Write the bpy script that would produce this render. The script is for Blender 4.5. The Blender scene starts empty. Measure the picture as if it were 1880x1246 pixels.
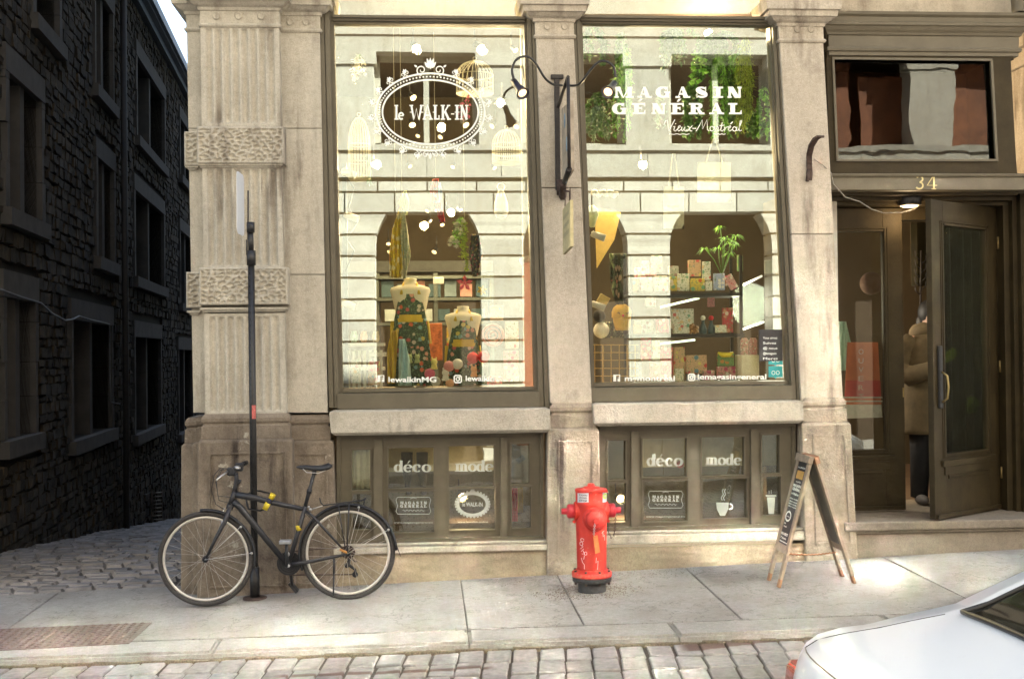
import bpy, bmesh, math, random
from mathutils import Vector, Matrix, Euler, noise
R = random.Random(7)
PI = math.pi
S = bpy.context.scene
COL = S.collection

# ------------------------------------------------------------------ camera
F = 2200.0            # focal length in photograph pixels
DIST = 9.36           # camera to facade plane
CAMZ = 1.75
yaw = math.atan(158/2200); pitch = math.atan(25.3/2200); roll = 0.0105
RM = Matrix.Rotation(-yaw, 3, 'Z') @ Matrix.Rotation(PI/2+pitch, 3, 'X') @ Matrix.Rotation(-roll, 3, 'Z')
CAM = Vector((0, -DIST, CAMZ))
cd = bpy.data.cameras.new('camera'); cam = bpy.data.objects.new('camera', cd); COL.objects.link(cam)
cam.matrix_world = Matrix.Translation(CAM) @ RM.to_4x4()
cd.sensor_width = 36; cd.lens = 36*F/1880; cd.clip_start = .05; cd.clip_end = 400
S.camera = cam

# ------------------------------------------------------------------ sky, sun, exposure
SUN = Vector((.70, .52, .62)).normalized()        # direction towards the sun (behind the shop, from the right)
w = bpy.data.worlds.new('World'); S.world = w; w.use_nodes = True
nt = w.node_tree; bg = nt.nodes['Background']
sky = nt.nodes.new('ShaderNodeTexSky'); sky.sky_type = 'NISHITA'; sky.sun_disc = False
sky.sun_elevation = math.asin(SUN.z); sky.sun_rotation = math.atan2(SUN.x, SUN.y)
sky.air_density = 1.0; sky.dust_density = 2.0; sky.ozone_density = .8
nt.links.new(sky.outputs[0], bg.inputs[0]); bg.inputs[1].default_value = 0.06
sd = bpy.data.lights.new('sun', 'SUN'); sd.energy = 5.0; sd.angle = math.radians(.5); sd.color = (1, .955, .885)
so = bpy.data.objects.new('sun', sd); COL.objects.link(so)
so.rotation_euler = SUN.to_track_quat('Z', 'Y').to_euler()
S.view_settings.view_transform = 'Standard'; S.view_settings.look = 'None'
S.view_settings.exposure = 3.15; S.view_settings.gamma = 1
S.render.engine = 'CYCLES'
S.cycles.max_bounces = 8; S.cycles.diffuse_bounces = 4; S.cycles.glossy_bounces = 4; S.cycles.transparent_max_bounces = 16
S.cycles.caustics_reflective = True; S.cycles.blur_glossy = 0.0
S.cycles.sample_clamp_indirect = 0
S.cycles.use_denoising = True

# ------------------------------------------------------------------ photograph pixel -> place
def ray(x, y): return RM @ Vector(((x-940)/F, -(y-623)/F, -1.0))
def P(x, y, Y=0.0):
    r = ray(x, y); t = (Y-CAM.y)/r.y
    return CAM + r*t
GS, G0, GY = 0.0306, -1.7644+CAMZ, 0.02
def gz(X, Y): return G0 + GS*X + GY*(Y+.2)
def G(x, y, dz=0.0):
    r = ray(x, y)
    t = (G0+dz+GY*(CAM.y+.2)+GS*CAM.x-CAM.z)/(r.z-GS*r.x-GY*r.y)
    return CAM + r*t
def Zp(y, Y=0.0, x=940): return P(x, y, Y).z
def mpp(Y): return (DIST+Y)/F

# ------------------------------------------------------------------ materials
MATS = {}
def new_mat(name):
    m = bpy.data.materials.new(name); m.use_nodes = True; MATS[name] = m
    return m, m.node_tree, m.node_tree.nodes['Principled BSDF']
def ramp(nt, stops):
    r = nt.nodes.new('ShaderNodeValToRGB'); e = r.color_ramp.elements
    while len(e) < len(stops): e.new(.5)
    for i, (p, c) in enumerate(stops): e[i].position = p; e[i].color = (*c, 1)
    return r
def nz(nt, vec, scale, detail=4, rough=.6, sc=(1, 1, 1), loc=(0, 0, 0)):
    mp = nt.nodes.new('ShaderNodeMapping'); mp.inputs['Scale'].default_value = sc; mp.inputs['Location'].default_value = loc
    nt.links.new(vec, mp.inputs[0])
    n = nt.nodes.new('ShaderNodeTexNoise'); n.inputs['Scale'].default_value = scale
    n.inputs['Detail'].default_value = detail; n.inputs['Roughness'].default_value = rough
    nt.links.new(mp.outputs[0], n.inputs['Vector']); return n.outputs['Fac']
def mixc(nt, fac, a, b, mode='MIX'):
    m = nt.nodes.new('ShaderNodeMix'); m.data_type = 'RGBA'; m.blend_type = mode
    for s, v in ((m.inputs[0], fac), (m.inputs[6], a), (m.inputs[7], b)):
        if isinstance(v, (int, float)): s.default_value = v
        elif isinstance(v, tuple): s.default_value = (*v, 1)
        else: nt.links.new(v, s)
    return m.outputs[2]
def mathn(nt, op, a, b=0.0, clamp=False):
    m = nt.nodes.new('ShaderNodeMath'); m.operation = op; m.use_clamp = clamp
    for s, v in ((m.inputs[0], a), (m.inputs[1], b)):
        if isinstance(v, (int, float)): s.default_value = v
        else: nt.links.new(v, s)
    return m.outputs[0]
def pos(nt):
    g = nt.nodes.new('ShaderNodeNewGeometry'); return g.outputs['Position']
def maprange(nt, v, a, b, c=0.0, d=1.0):
    m = nt.nodes.new('ShaderNodeMapRange'); nt.links.new(v, m.inputs[0])
    for i, q in enumerate((a, b, c, d)): m.inputs[i+1].default_value = q
    return m.outputs[0]
def simple(name, col, rough=.6, metal=0.0, var=.12, scale=20, bump=.0, bscale=None, coat=0, emit=None, est=1.0, island=0.0, sheen=0):
    m, nt, b = new_mat(name); p = pos(nt)
    n = nz(nt, p, scale, 5, .65)
    lo = tuple(c*(1-var) for c in col); hi = tuple(min(1, c*(1+var)) for c in col)
    r = ramp(nt, [(.3, lo), (.7, hi)]); nt.links.new(n, r.inputs[0]); c = r.outputs[0]
    if island:
        oi = nt.nodes.new('ShaderNodeObjectInfo'); g = nt.nodes.new('ShaderNodeNewGeometry')
        s = mathn(nt, 'FRACT', mathn(nt, 'ADD', oi.outputs['Random'], g.outputs['Random Per Island']))
        v = maprange(nt, s, 0, 1, 1-island, 1+island)
        hs = nt.nodes.new('ShaderNodeHueSaturation'); nt.links.new(v, hs.inputs['Value']); nt.links.new(c, hs.inputs['Color']); c = hs.outputs[0]
    nt.links.new(c, b.inputs['Base Color'])
    b.inputs['Roughness'].default_value = rough; b.inputs['Metallic'].default_value = metal
    b.inputs['Coat Weight'].default_value = coat
    if sheen: b.inputs['Sheen Weight'].default_value = sheen
    if bump:
        bn = nt.nodes.new('ShaderNodeBump'); bn.inputs['Strength'].default_value = bump; bn.inputs['Distance'].default_value = .01
        nt.links.new(nz(nt, p, bscale or scale*3, 6, .7), bn.inputs['Height']); nt.links.new(bn.outputs[0], b.inputs['Normal'])
    if emit:
        b.inputs['Emission Color'].default_value = (*emit, 1); b.inputs['Emission Strength'].default_value = est
    return m
def stone(name, base, dark, stain, stain_amt=.5, streak=.5, bump=.6, grime=None, island=0):
    """weathered limestone: grain, blotches, vertical run-off streaks and pits"""
    m, nt, b = new_mat(name); p = pos(nt)
    blot = maprange(nt, nz(nt, p, 2.2, 6, .62), .35, .68)
    c = mixc(nt, blot, base, dark)
    st = maprange(nt, nz(nt, p, 5.0, 5, .6, (1.6, 1.6, .22)), .50, .74)
    st2 = maprange(nt, nz(nt, p, 1.1, 4, .6, (1, 1, 1), (3, 5, 1)), .40, .66)
    stm = mathn(nt, 'MULTIPLY', mathn(nt, 'MULTIPLY', st, streak*1.2), st2, True)
    c = mixc(nt, stm, c, stain)
    pt = maprange(nt, nz(nt, p, 3.4, 8, .7, (1, 1, 1), (9, 2, 4)), .55, .72)
    c = mixc(nt, mathn(nt, 'MULTIPLY', pt, stain_amt), c, stain)
    if grime:
        gr = maprange(nt, nz(nt, p, 4.5, 7, .7, (1, 1, 1), (1, 7, 4)), .62, .66)
        c = mixc(nt, gr, c, grime)
    gn = nz(nt, p, 110, 3, .7); c = mixc(nt, .30, c, ramped(nt, gn, (.30, .27, .22), (1, 1, 1)), 'MULTIPLY')
    g2 = nz(nt, p, 26, 6, .75, (1, 1, 1), (7, 7, 2)); c = mixc(nt, .34, c, ramped(nt, g2, (.42, .38, .32), (1, 1, 1)), 'MULTIPLY')
    if island:
        ge = nt.nodes.new('ShaderNodeNewGeometry'); hs = nt.nodes.new('ShaderNodeHueSaturation'); nt.links.new(maprange(nt, ge.outputs['Random Per Island'], 0, 1, 1-island, 1+island), hs.inputs['Value']); nt.links.new(c, hs.inputs['Color']); c = hs.outputs[0]
    nt.links.new(c, b.inputs['Base Color']); b.inputs['Roughness'].default_value = .88
    b.inputs['Specular IOR Level'].default_value = .25
    bn = nt.nodes.new('ShaderNodeBump'); bn.inputs['Strength'].default_value = bump; bn.inputs['Distance'].default_value = .012
    h = mathn(nt, 'ADD', nz(nt, p, 55, 8, .75), mathn(nt, 'MULTIPLY', nz(nt, p, 9, 4, .6), .8))
    nt.links.new(h, bn.inputs['Height']); nt.links.new(bn.outputs[0], b.inputs['Normal'])
    return m
def gum(m):
    nt = m.node_tree; b = nt.nodes['Principled BSDF']; src = b.inputs['Base Color'].links[0].from_socket; p = pos(nt)
    v = nt.nodes.new('ShaderNodeTexVoronoi'); v.inputs['Scale'].default_value = 4.5; nt.links.new(p, v.inputs['Vector'])
    sp = maprange(nt, mathn(nt, 'ADD', v.outputs['Distance'], mathn(nt, 'MULTIPLY', nz(nt, p, 40, 3), .08)), .115, .085); c = mixc(nt, mathn(nt, 'MULTIPLY', sp, .55), src, (.12, .11, .10))
    cr = mathn(nt, 'ABSOLUTE', mathn(nt, 'SUBTRACT', nz(nt, p, 1.3, 8, .62, (1, 1, 1), (2, 8, 0)), .5)); c = mixc(nt, mathn(nt, 'MULTIPLY', maprange(nt, cr, .006, .0), .75), c, (.10, .09, .08))
    st = maprange(nt, nz(nt, p, 1.7, 5, .6, (1, 1, 1), (5, 1, 2)), .52, .72); c = mixc(nt, mathn(nt, 'MULTIPLY', st, .4), c, (.20, .175, .145))
    nt.links.new(c, b.inputs['Base Color'])
def ramped(nt, f, a, b):
    r = ramp(nt, [(.35, a), (.65, b)]); nt.links.new(f, r.inputs[0]); return r.outputs[0]
def glass_mat(name, tint, refl, rough=.0, wave=0.0, wscale=1.0, haze=0.0):
    m = bpy.data.materials.new(name); m.use_nodes = True; MATS[name] = m; nt = m.node_tree; nt.nodes.clear()
    out = nt.nodes.new('ShaderNodeOutputMaterial')
    tr = nt.nodes.new('ShaderNodeBsdfTransparent'); tr.inputs[0].default_value = (*tint, 1)
    gl = nt.nodes.new('ShaderNodeBsdfGlossy'); gl.inputs['Roughness'].default_value = rough; gl.inputs['Color'].default_value = (.93, 1, .96, 1)
    fr = nt.nodes.new('ShaderNodeFresnel'); fr.inputs[0].default_value = 1.45
    mx = nt.nodes.new('ShaderNodeMixShader')
    f = mathn(nt, 'ADD', mathn(nt, 'MULTIPLY', fr.outputs[0], .9), refl-.04, True)
    nt.links.new(f, mx.inputs[0]); nt.links.new(tr.outputs[0], mx.inputs[1]); nt.links.new(gl.outputs[0], mx.inputs[2])
    last = mx.outputs[0]
    if haze:
        df = nt.nodes.new('ShaderNodeBsdfDiffuse'); df.inputs[0].default_value = (.62, .6, .5, 1)
        m2 = nt.nodes.new('ShaderNodeMixShader')
        d = maprange(nt, nz(nt, pos(nt), 6, 6, .7), .3, .8, haze*.4, haze*1.4)
        nt.links.new(d, m2.inputs[0]); nt.links.new(last, m2.inputs[1]); nt.links.new(df.outputs[0], m2.inputs[2]); last = m2.outputs[0]
    if wave:
        bn = nt.nodes.new('ShaderNodeBump'); bn.inputs['Strength'].default_value = 1; bn.inputs['Distance'].default_value = wave
        nt.links.new(nz(nt, pos(nt), wscale, 2, .5), bn.inputs['Height'])
        nt.links.new(bn.outputs[0], gl.inputs['Normal'])
    nt.links.new(last, out.inputs[0]); return m

limestone = stone('limestone', (.65, .60, .495), (.52, .475, .385), (.26, .225, .18), .55, 1.3)
limestone_pink = stone('limestone_pink', (.65, .585, .475), (.52, .455, .36), (.24, .20, .155), .5, 1.2)
plinth_stone = stone('plinth_stone', (.36, .30, .23), (.20, .16, .12), (.07, .055, .045), .9, 1.4, .8, (.50, .46, .37))
plinth_pale = stone('plinth_pale', (.50, .43, .33), (.34, .285, .215), (.12, .095, .08), .75, 1.5, .6)
render_base = stone('cement_render', (.42, .345, .24), (.33, .265, .18), (.20, .16, .11), .35, .3, .7)
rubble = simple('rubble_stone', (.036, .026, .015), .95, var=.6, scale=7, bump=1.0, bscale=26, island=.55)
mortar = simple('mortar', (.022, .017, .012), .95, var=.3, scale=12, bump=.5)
alley_dressed = simple('dressed_grey_stone', (.075, .068, .062), .9, var=.2, scale=4, bump=.3)
paint = simple('olive_brown_paint', (.115, .096, .060), .55, var=.14, scale=7, bump=.12, bscale=60)
paint_door = simple('door_paint', (.036, .026, .011), .62, var=.3, scale=5, bump=.2, bscale=60)
paint_door.node_tree.nodes['Principled BSDF'].inputs['Specular IOR Level'].default_value = .2
glass_shop = glass_mat('shop_glass', (.93, .96, .90), .145, 0.0, .0003, 1.1, .006)
glass_base = glass_mat('basement_glass', (.9, .9, .82), .12, 0.0, .0015, 2.0, .05)
glass_door = glass_mat('door_glass', (.85, .85, .8), .10, 0.0, .001, 2.0, .01)
glass_trans = glass_mat('transom_glass', (.55, .5, .42), .065, 0.0, .0012, 2.2)
mirrorish = simple('coated_pane', (.8, .85, .8), .05, 1.0, var=0)
sun_pane = simple('sun_mirror', (.93, .94, .93), .10, 1.0, var=0)  # full mirror for the added panes that aim sun at the street
frost_vinyl = simple('frosted_vinyl', (.52, .55, .48), .6, var=.08)
white_vinyl = simple('white_vinyl', (.86, .88, .82), .5, var=.03)
iron = simple('black_iron', (.035, .03, .027), .5, .4, var=.3, scale=40, bump=.2)
rust_iron = simple('rusty_iron', (.07, .045, .035), .7, .3, var=.4, scale=30, bump=.3)
brass = simple('brass', (.30, .22, .09), .5, .8)
gold_paint = simple('gold_paint', (.62, .52, .25), .4, .2)
black_paint = simple('black_paint', (.022, .021, .020), .38, .1, var=.3, scale=50, bump=.1)

# ------------------------------------------------------------------ mesh helper
ORG = {}
class MB:
    def __init__(s): s.v = []; s.f = []; s.mi = []; s.cur = 0; s.sm = []
    def face(s, idx, smooth=False): s.f.append(idx); s.mi.append(s.cur); s.sm.append(smooth)
    def add(s, vs, fs, smooth=False):
        o = len(s.v); s.v += [Vector(v) for v in vs]
        for f in fs: s.face([o+i for i in f], smooth)
        return s
    def hexa(s, a):      # 8 verts: bottom 4 ccw, top 4
        return s.add(a, [(3, 2, 1, 0), (4, 5, 6, 7), (0, 1, 5, 4), (1, 2, 6, 5), (2, 3, 7, 6), (3, 0, 4, 7)])
    def box(s, x0, y0, z0, x1, y1, z1, M=None):
        a = [Vector(q) for q in ((x0, y0, z0), (x1, y0, z0), (x1, y1, z0), (x0, y1, z0), (x0, y0, z1), (x1, y0, z1), (x1, y1, z1), (x0, y1, z1))]
        if M is not None: a = [M @ q for q in a]
        return s.hexa(a)
    def cbox(s, x0, y0, z0, x1, y1, z1, c, M=None):   # box with chamfered edges
        bm = bmesh.new(); bmesh.ops.create_cube(bm, size=1)
        for v in bm.verts:
            v.co = Vector(((x0+x1)/2+v.co.x*(x1-x0), (y0+y1)/2+v.co.y*(y1-y0), (z0+z1)/2+v.co.z*(z1-z0)))
        bmesh.ops.bevel(bm, geom=bm.edges[:], offset=c, segments=1, affect='EDGES', profile=.5)
        return s.from_bm(bm, M)
    def from_bm(s, bm, M=None, smooth=False):
        bm.verts.index_update(); o = len(s.v)
        s.v += [(M @ v.co if M is not None else v.co.copy()) for v in bm.verts]
        for f in bm.faces: s.face([o+v.index for v in f.verts], smooth)
        bm.free(); return s
    def pslab(s, q, Yf, Yb, ch=0.0):  # q: four photo pixels TL,TR,BR,BL lying on plane Yf
        c = [P(x, y, Yf) for x, y in q]
        b = [Vector((p.x, Yb, p.z)) for p in c]
        # bottom: BL BR ; top TL TR
        return s.hexa([c[3], c[2], b[2], b[3], c[0], c[1], b[1], b[0]])
    def rect(s, x0, y0, x1, y1, Yf, Yb, lean=0.0):   # px rect; x values hold at y0, shift by lean*(y1-y0) at y1; z kept level
        z0 = Zp(y0, Yf); z1 = Zp(y1, Yf); d = lean*(y1-y0)
        a, b, c, e = P(x0, y0, Yf).x, P(x1, y0, Yf).x, P(x1+d, y1, Yf).x, P(x0+d, y1, Yf).x
        return s.hexa([Vector((e, Yf, z1)), Vector((c, Yf, z1)), Vector((c, Yb, z1)), Vector((e, Yb, z1)), Vector((a, Yf, z0)), Vector((b, Yf, z0)), Vector((b, Yb, z0)), Vector((a, Yb, z0))])
    def tube(s, pts, r, n=8, caps=True, smooth=True, sq=1.0):
        pts = [Vector(p) for p in pts]; rs = r if isinstance(r, (list, tuple)) else [r]*len(pts)
        o = len(s.v); prev = None
        for i, p in enumerate(pts):
            t = (pts[min(i+1, len(pts)-1)]-pts[max(i-1, 0)])
            if t.length < 1e-9: t = Vector((0, 0, 1))
            t.normalize()
            u = (prev - t*prev.dot(t)) if prev is not None else (Vector((0, 0, 1)).cross(t) if abs(t.z) < .95 else Vector((1, 0, 0)).cross(t))
            if u.length < 1e-6: u = Vector((1, 0, 0))
            u.normalize(); prev = u; v = t.cross(u)
            for k in range(n):
                a = 2*PI*k/n; s.v.append(p+u*math.cos(a)*rs[i]+v*math.sin(a)*rs[i]*sq)
        for i in range(len(pts)-1):
            for k in range(n):
                s.face([o+i*n+k, o+i*n+(k+1) % n, o+(i+1)*n+(k+1) % n, o+(i+1)*n+k], smooth)
        if caps:
            s.face([o+k for k in range(n)][::-1]); s.face([o+(len(pts)-1)*n+k for k in range(n)])
        return s
    def lathe(s, prof, M=None, n=24, smooth=True, caps=True):   # prof [(r,z)]
        o = len(s.v); M = M or Matrix.Identity(4)
        for r, z in prof:
            for k in range(n):
                a = 2*PI*k/n; s.v.append(M @ Vector((r*math.cos(a), r*math.sin(a), z)))
        for i in range(len(prof)-1):
            for k in range(n):
                s.face([o+i*n+k, o+i*n+(k+1) % n, o+(i+1)*n+(k+1) % n, o+(i+1)*n+k], smooth)
        if caps:
            s.face([o+k for k in range(n)][::-1]); s.face([o+(len(prof)-1)*n+k for k in range(n)])
        return s
    def torus(s, c, axis, R_, r, n=48, m=10, M=None, a0=0, a1=2*PI, sq=1.0):
        q = Vector(axis).to_track_quat('Z', 'Y').to_matrix(); o = len(s.v); full = abs(a1-a0-2*PI) < 1e-6
        N = n if full else n+1
        for i in range(N):
            a = a0+(a1-a0)*i/n
            for k in range(m):
                b = 2*PI*k/m
                p = Vector(((R_+r*math.cos(b))*math.cos(a), (R_+r*math.cos(b))*math.sin(a), r*sq*math.sin(b)))
                s.v.append(Vector(c)+q @ p)
        for i in range(n):
            for k in range(m):
                s.face([o+i*m+k, o+((i+1) % N)*m+k, o+((i+1) % N)*m+(k+1) % m, o+i*m+(k+1) % m], True)
        return s
    def ball(s, c, r, n=12, sc=(1, 1, 1), M=None):
        prof = [(max(1e-4, math.sin(PI*i/(n//2+1)))*r, -math.cos(PI*i/(n//2+1))*r) for i in range(n//2+2)]
        T = Matrix.Translation(Vector(c)) @ (M or Matrix.Identity(4)) @ Matrix.Diagonal((*sc, 1))
        return s.lathe(prof, T, n)
    def loft(s, rings, smooth=False, caps=True):
        o = len(s.v); n = len(rings[0])
        for r in rings: s.v += [Vector(p) for p in r]
        for i in range(len(rings)-1):
            for k in range(n):
                s.face([o+i*n+k, o+i*n+(k+1) % n, o+(i+1)*n+(k+1) % n, o+(i+1)*n+k], smooth)
        if caps:
            s.face([o+k for k in range(n)][::-1]); s.face([o+(len(rings)-1)*n+k for k in range(n)])
        return s
    def grid(s, fn, nu, nv, smooth=True):
        o = len(s.v)
        for j in range(nv+1):
            for i in range(nu+1): s.v.append(Vector(fn(i/nu, j/nv)))
        for j in range(nv):
            for i in range(nu):
                a = o+j*(nu+1)+i; s.face([a, a+1, a+nu+2, a+nu+1], smooth)
        return s
    def build(s, name, mat, parent=None, label=None, loc=None, bevel=0, fix=True, kind=None, solid=0):
        org = ORG[parent.name] if parent is not None else Vector(loc if loc is not None else (0, 0, 0))
        me = bpy.data.meshes.new(name); me.from_pydata([tuple(v-org) for v in s.v], [], s.f)
        mats = mat if isinstance(mat, (list, tuple)) else [mat]
        for m in mats: me.materials.append(m)
        for p, i, q in zip(me.polygons, s.mi, s.sm): p.material_index = i; p.use_smooth = q
        if fix:
            bm = bmesh.new(); bm.from_mesh(me); bmesh.ops.recalc_face_normals(bm, faces=bm.faces); bm.to_mesh(me); bm.free()
        o = bpy.data.objects.new(name, me); COL.objects.link(o); ORG[o.name] = org
        if parent is not None: o.parent = parent
        elif loc is not None: o.location = org
        if bevel:
            b = o.modifiers.new('bevel', 'BEVEL'); b.width = bevel; b.segments = 2; b.limit_method = 'ANGLE'; b.angle_limit = .6
        if solid:
            q = o.modifiers.new('solid', 'SOLIDIFY'); q.thickness = solid; q.offset = 0
        if label: o['label'] = label
        if kind: o['kind'] = kind
        return o
def tag(o, label, cat, group=None, kind=None):
    o['label'] = label; o['category'] = cat
    if group: o['group'] = group
    if kind: o['kind'] = kind
    return o
def thing(name, loc, label, cat, group=None):
    o = bpy.data.objects.new(name, None); COL.objects.link(o); o.location = loc; o.empty_display_size = .1
    ORG[o.name] = Vector(loc); return tag(o, label, cat, group)
def struct(o): o['kind'] = 'structure'; return o
def copy_mesh(src, parent, off, name=None, rot=None, label=None):
    c = src.copy(); COL.objects.link(c)
    if parent is not None: c.parent = parent
    c.location = Vector(src.location)+Vector(off)
    if rot is not None: c.rotation_euler = rot
    if label: c['label'] = label
    ORG[c.name] = ORG.get(src.name, Vector()); return c
def line(x0, y0, x1, y1): return lambda y: x0+(x1-x0)*(y-y0)/(y1-y0)
def post(mb, L, R_, prof, Yf, Yb, xr=940):
    """lofted moulding column: prof = [(photo y, projection)], L / R_ give the photo x of its edges at a photo y (zero projection)"""
    rings = []
    for y, d in prof:
        z = Zp(y, Yf); xl = P(L(y), y, Yf).x-d; xr_ = P(R_(y), y, Yf).x+d
        rings.append([(xl, Yb, z), (xl, Yf-d, z), (xr_, Yf-d, z), (xr_, Yb, z)])
    return mb.loft(rings[::-1])
def copy_tree(o, off, label=None):
    c = o.copy(); COL.objects.link(c); c.location = o.location+Vector(off); ORG[c.name] = ORG[o.name]+Vector(off)
    if label: c['label'] = label
    for ch in o.children:
        d = ch.copy(); COL.objects.link(d); d.parent = c
        for g in ch.children:
            e = g.copy(); COL.objects.link(e); e.parent = d
    return c

# ---- strokes for signwriting
def arc(cx, cy, rx, ry, a0, a1, n=14):
    return [(cx+rx*math.cos(math.radians(a0+(a1-a0)*i/n)), cy+ry*math.sin(math.radians(a0+(a1-a0)*i/n))) for i in range(n+1)]
class Sign:
    """draws flat strokes in local (u,v) and maps them on a surface; every stroke sits a hair above the last"""
    def __init__(s, mp, lift): s.mp = mp; s.lift = Vector(lift); s.mb = MB(); s.k = 0
    def stroke(s, pts, w, closed=False, nib=None, asp=1.0):
        n = len(pts); L = []
        s.k += 1; up = s.lift*(1+.04*s.k)
        for i, (x, y) in enumerate(pts):
            if closed: a, b = pts[(i-1) % n], pts[(i+1) % n]
            else: a, b = pts[max(i-1, 0)], pts[min(i+1, n-1)]
            dx, dy = (b[0]-a[0])*asp, b[1]-a[1]; l = math.hypot(dx, dy) or 1; dx /= l; dy /= l
            ww = w[i] if isinstance(w, list) else w
            if nib: ww = nib[0]+(nib[1]-nib[0])*abs(dy)**1.4
            nx, ny = -dy*ww/2/asp, dx*ww/2
            L.append(((x+nx, y+ny), (x-nx, y-ny)))
        o = len(s.mb.v)
        for p, q in L: s.mb.v += [s.mp(*p)+up, s.mp(*q)+up]
        for i in range(n if closed else n-1):
            j = (i+1) % n; s.mb.face([o+2*i, o+2*i+1, o+2*j+1, o+2*j])
    def poly(s, pts):
        s.k += 1; up = s.lift*(1+.04*s.k); o = len(s.mb.v); s.mb.v += [s.mp(*p)+up for p in pts]; s.mb.face(list(range(o, o+len(pts))))
    def mark(s):
        s.parts = getattr(s, 'parts', [])
        if s.mb.f: s.parts.append(s.mb)
        s.mb = MB()
    def build(s, name, mat, parent, **k):
        s.mark()
        for m in s.parts: o = m.build(name, mat, parent, fix=False, **k)
        return o
    def bar(s, x0, y0, x1, y1): s.poly([(x0, y0), (x1, y0), (x1, y1), (x0, y1)])
    def text(s, txt, x, y, h, w=None, bold=0.0):
        c = bpy.data.curves.new('t', 'FONT'); c.body = txt; c.size = 1; c.offset = bold; c.resolution_u = 3
        o = bpy.data.objects.new('t', c); COL.objects.link(o); dg = bpy.context.evaluated_depsgraph_get(); dg.update()
        me = bpy.data.meshes.new_from_object(o.evaluated_get(dg)); bpy.data.objects.remove(o); bpy.data.curves.remove(c)
        if not me.vertices: return
        xs = [v.co.x for v in me.vertices]; x0, x1 = min(xs), max(xs); k = h/.7; kx = (w/(x1-x0)) if w else k
        s.k += 1; up = s.lift*(1+.04*s.k); b = len(s.mb.v)
        s.mb.v += [s.mp(x+(v.co.x-x0)*kx, y+v.co.y*k)+up for v in me.vertices]
        for p in me.polygons: s.mb.face([b+i for i in p.vertices])
        bpy.data.meshes.remove(me)
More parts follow.
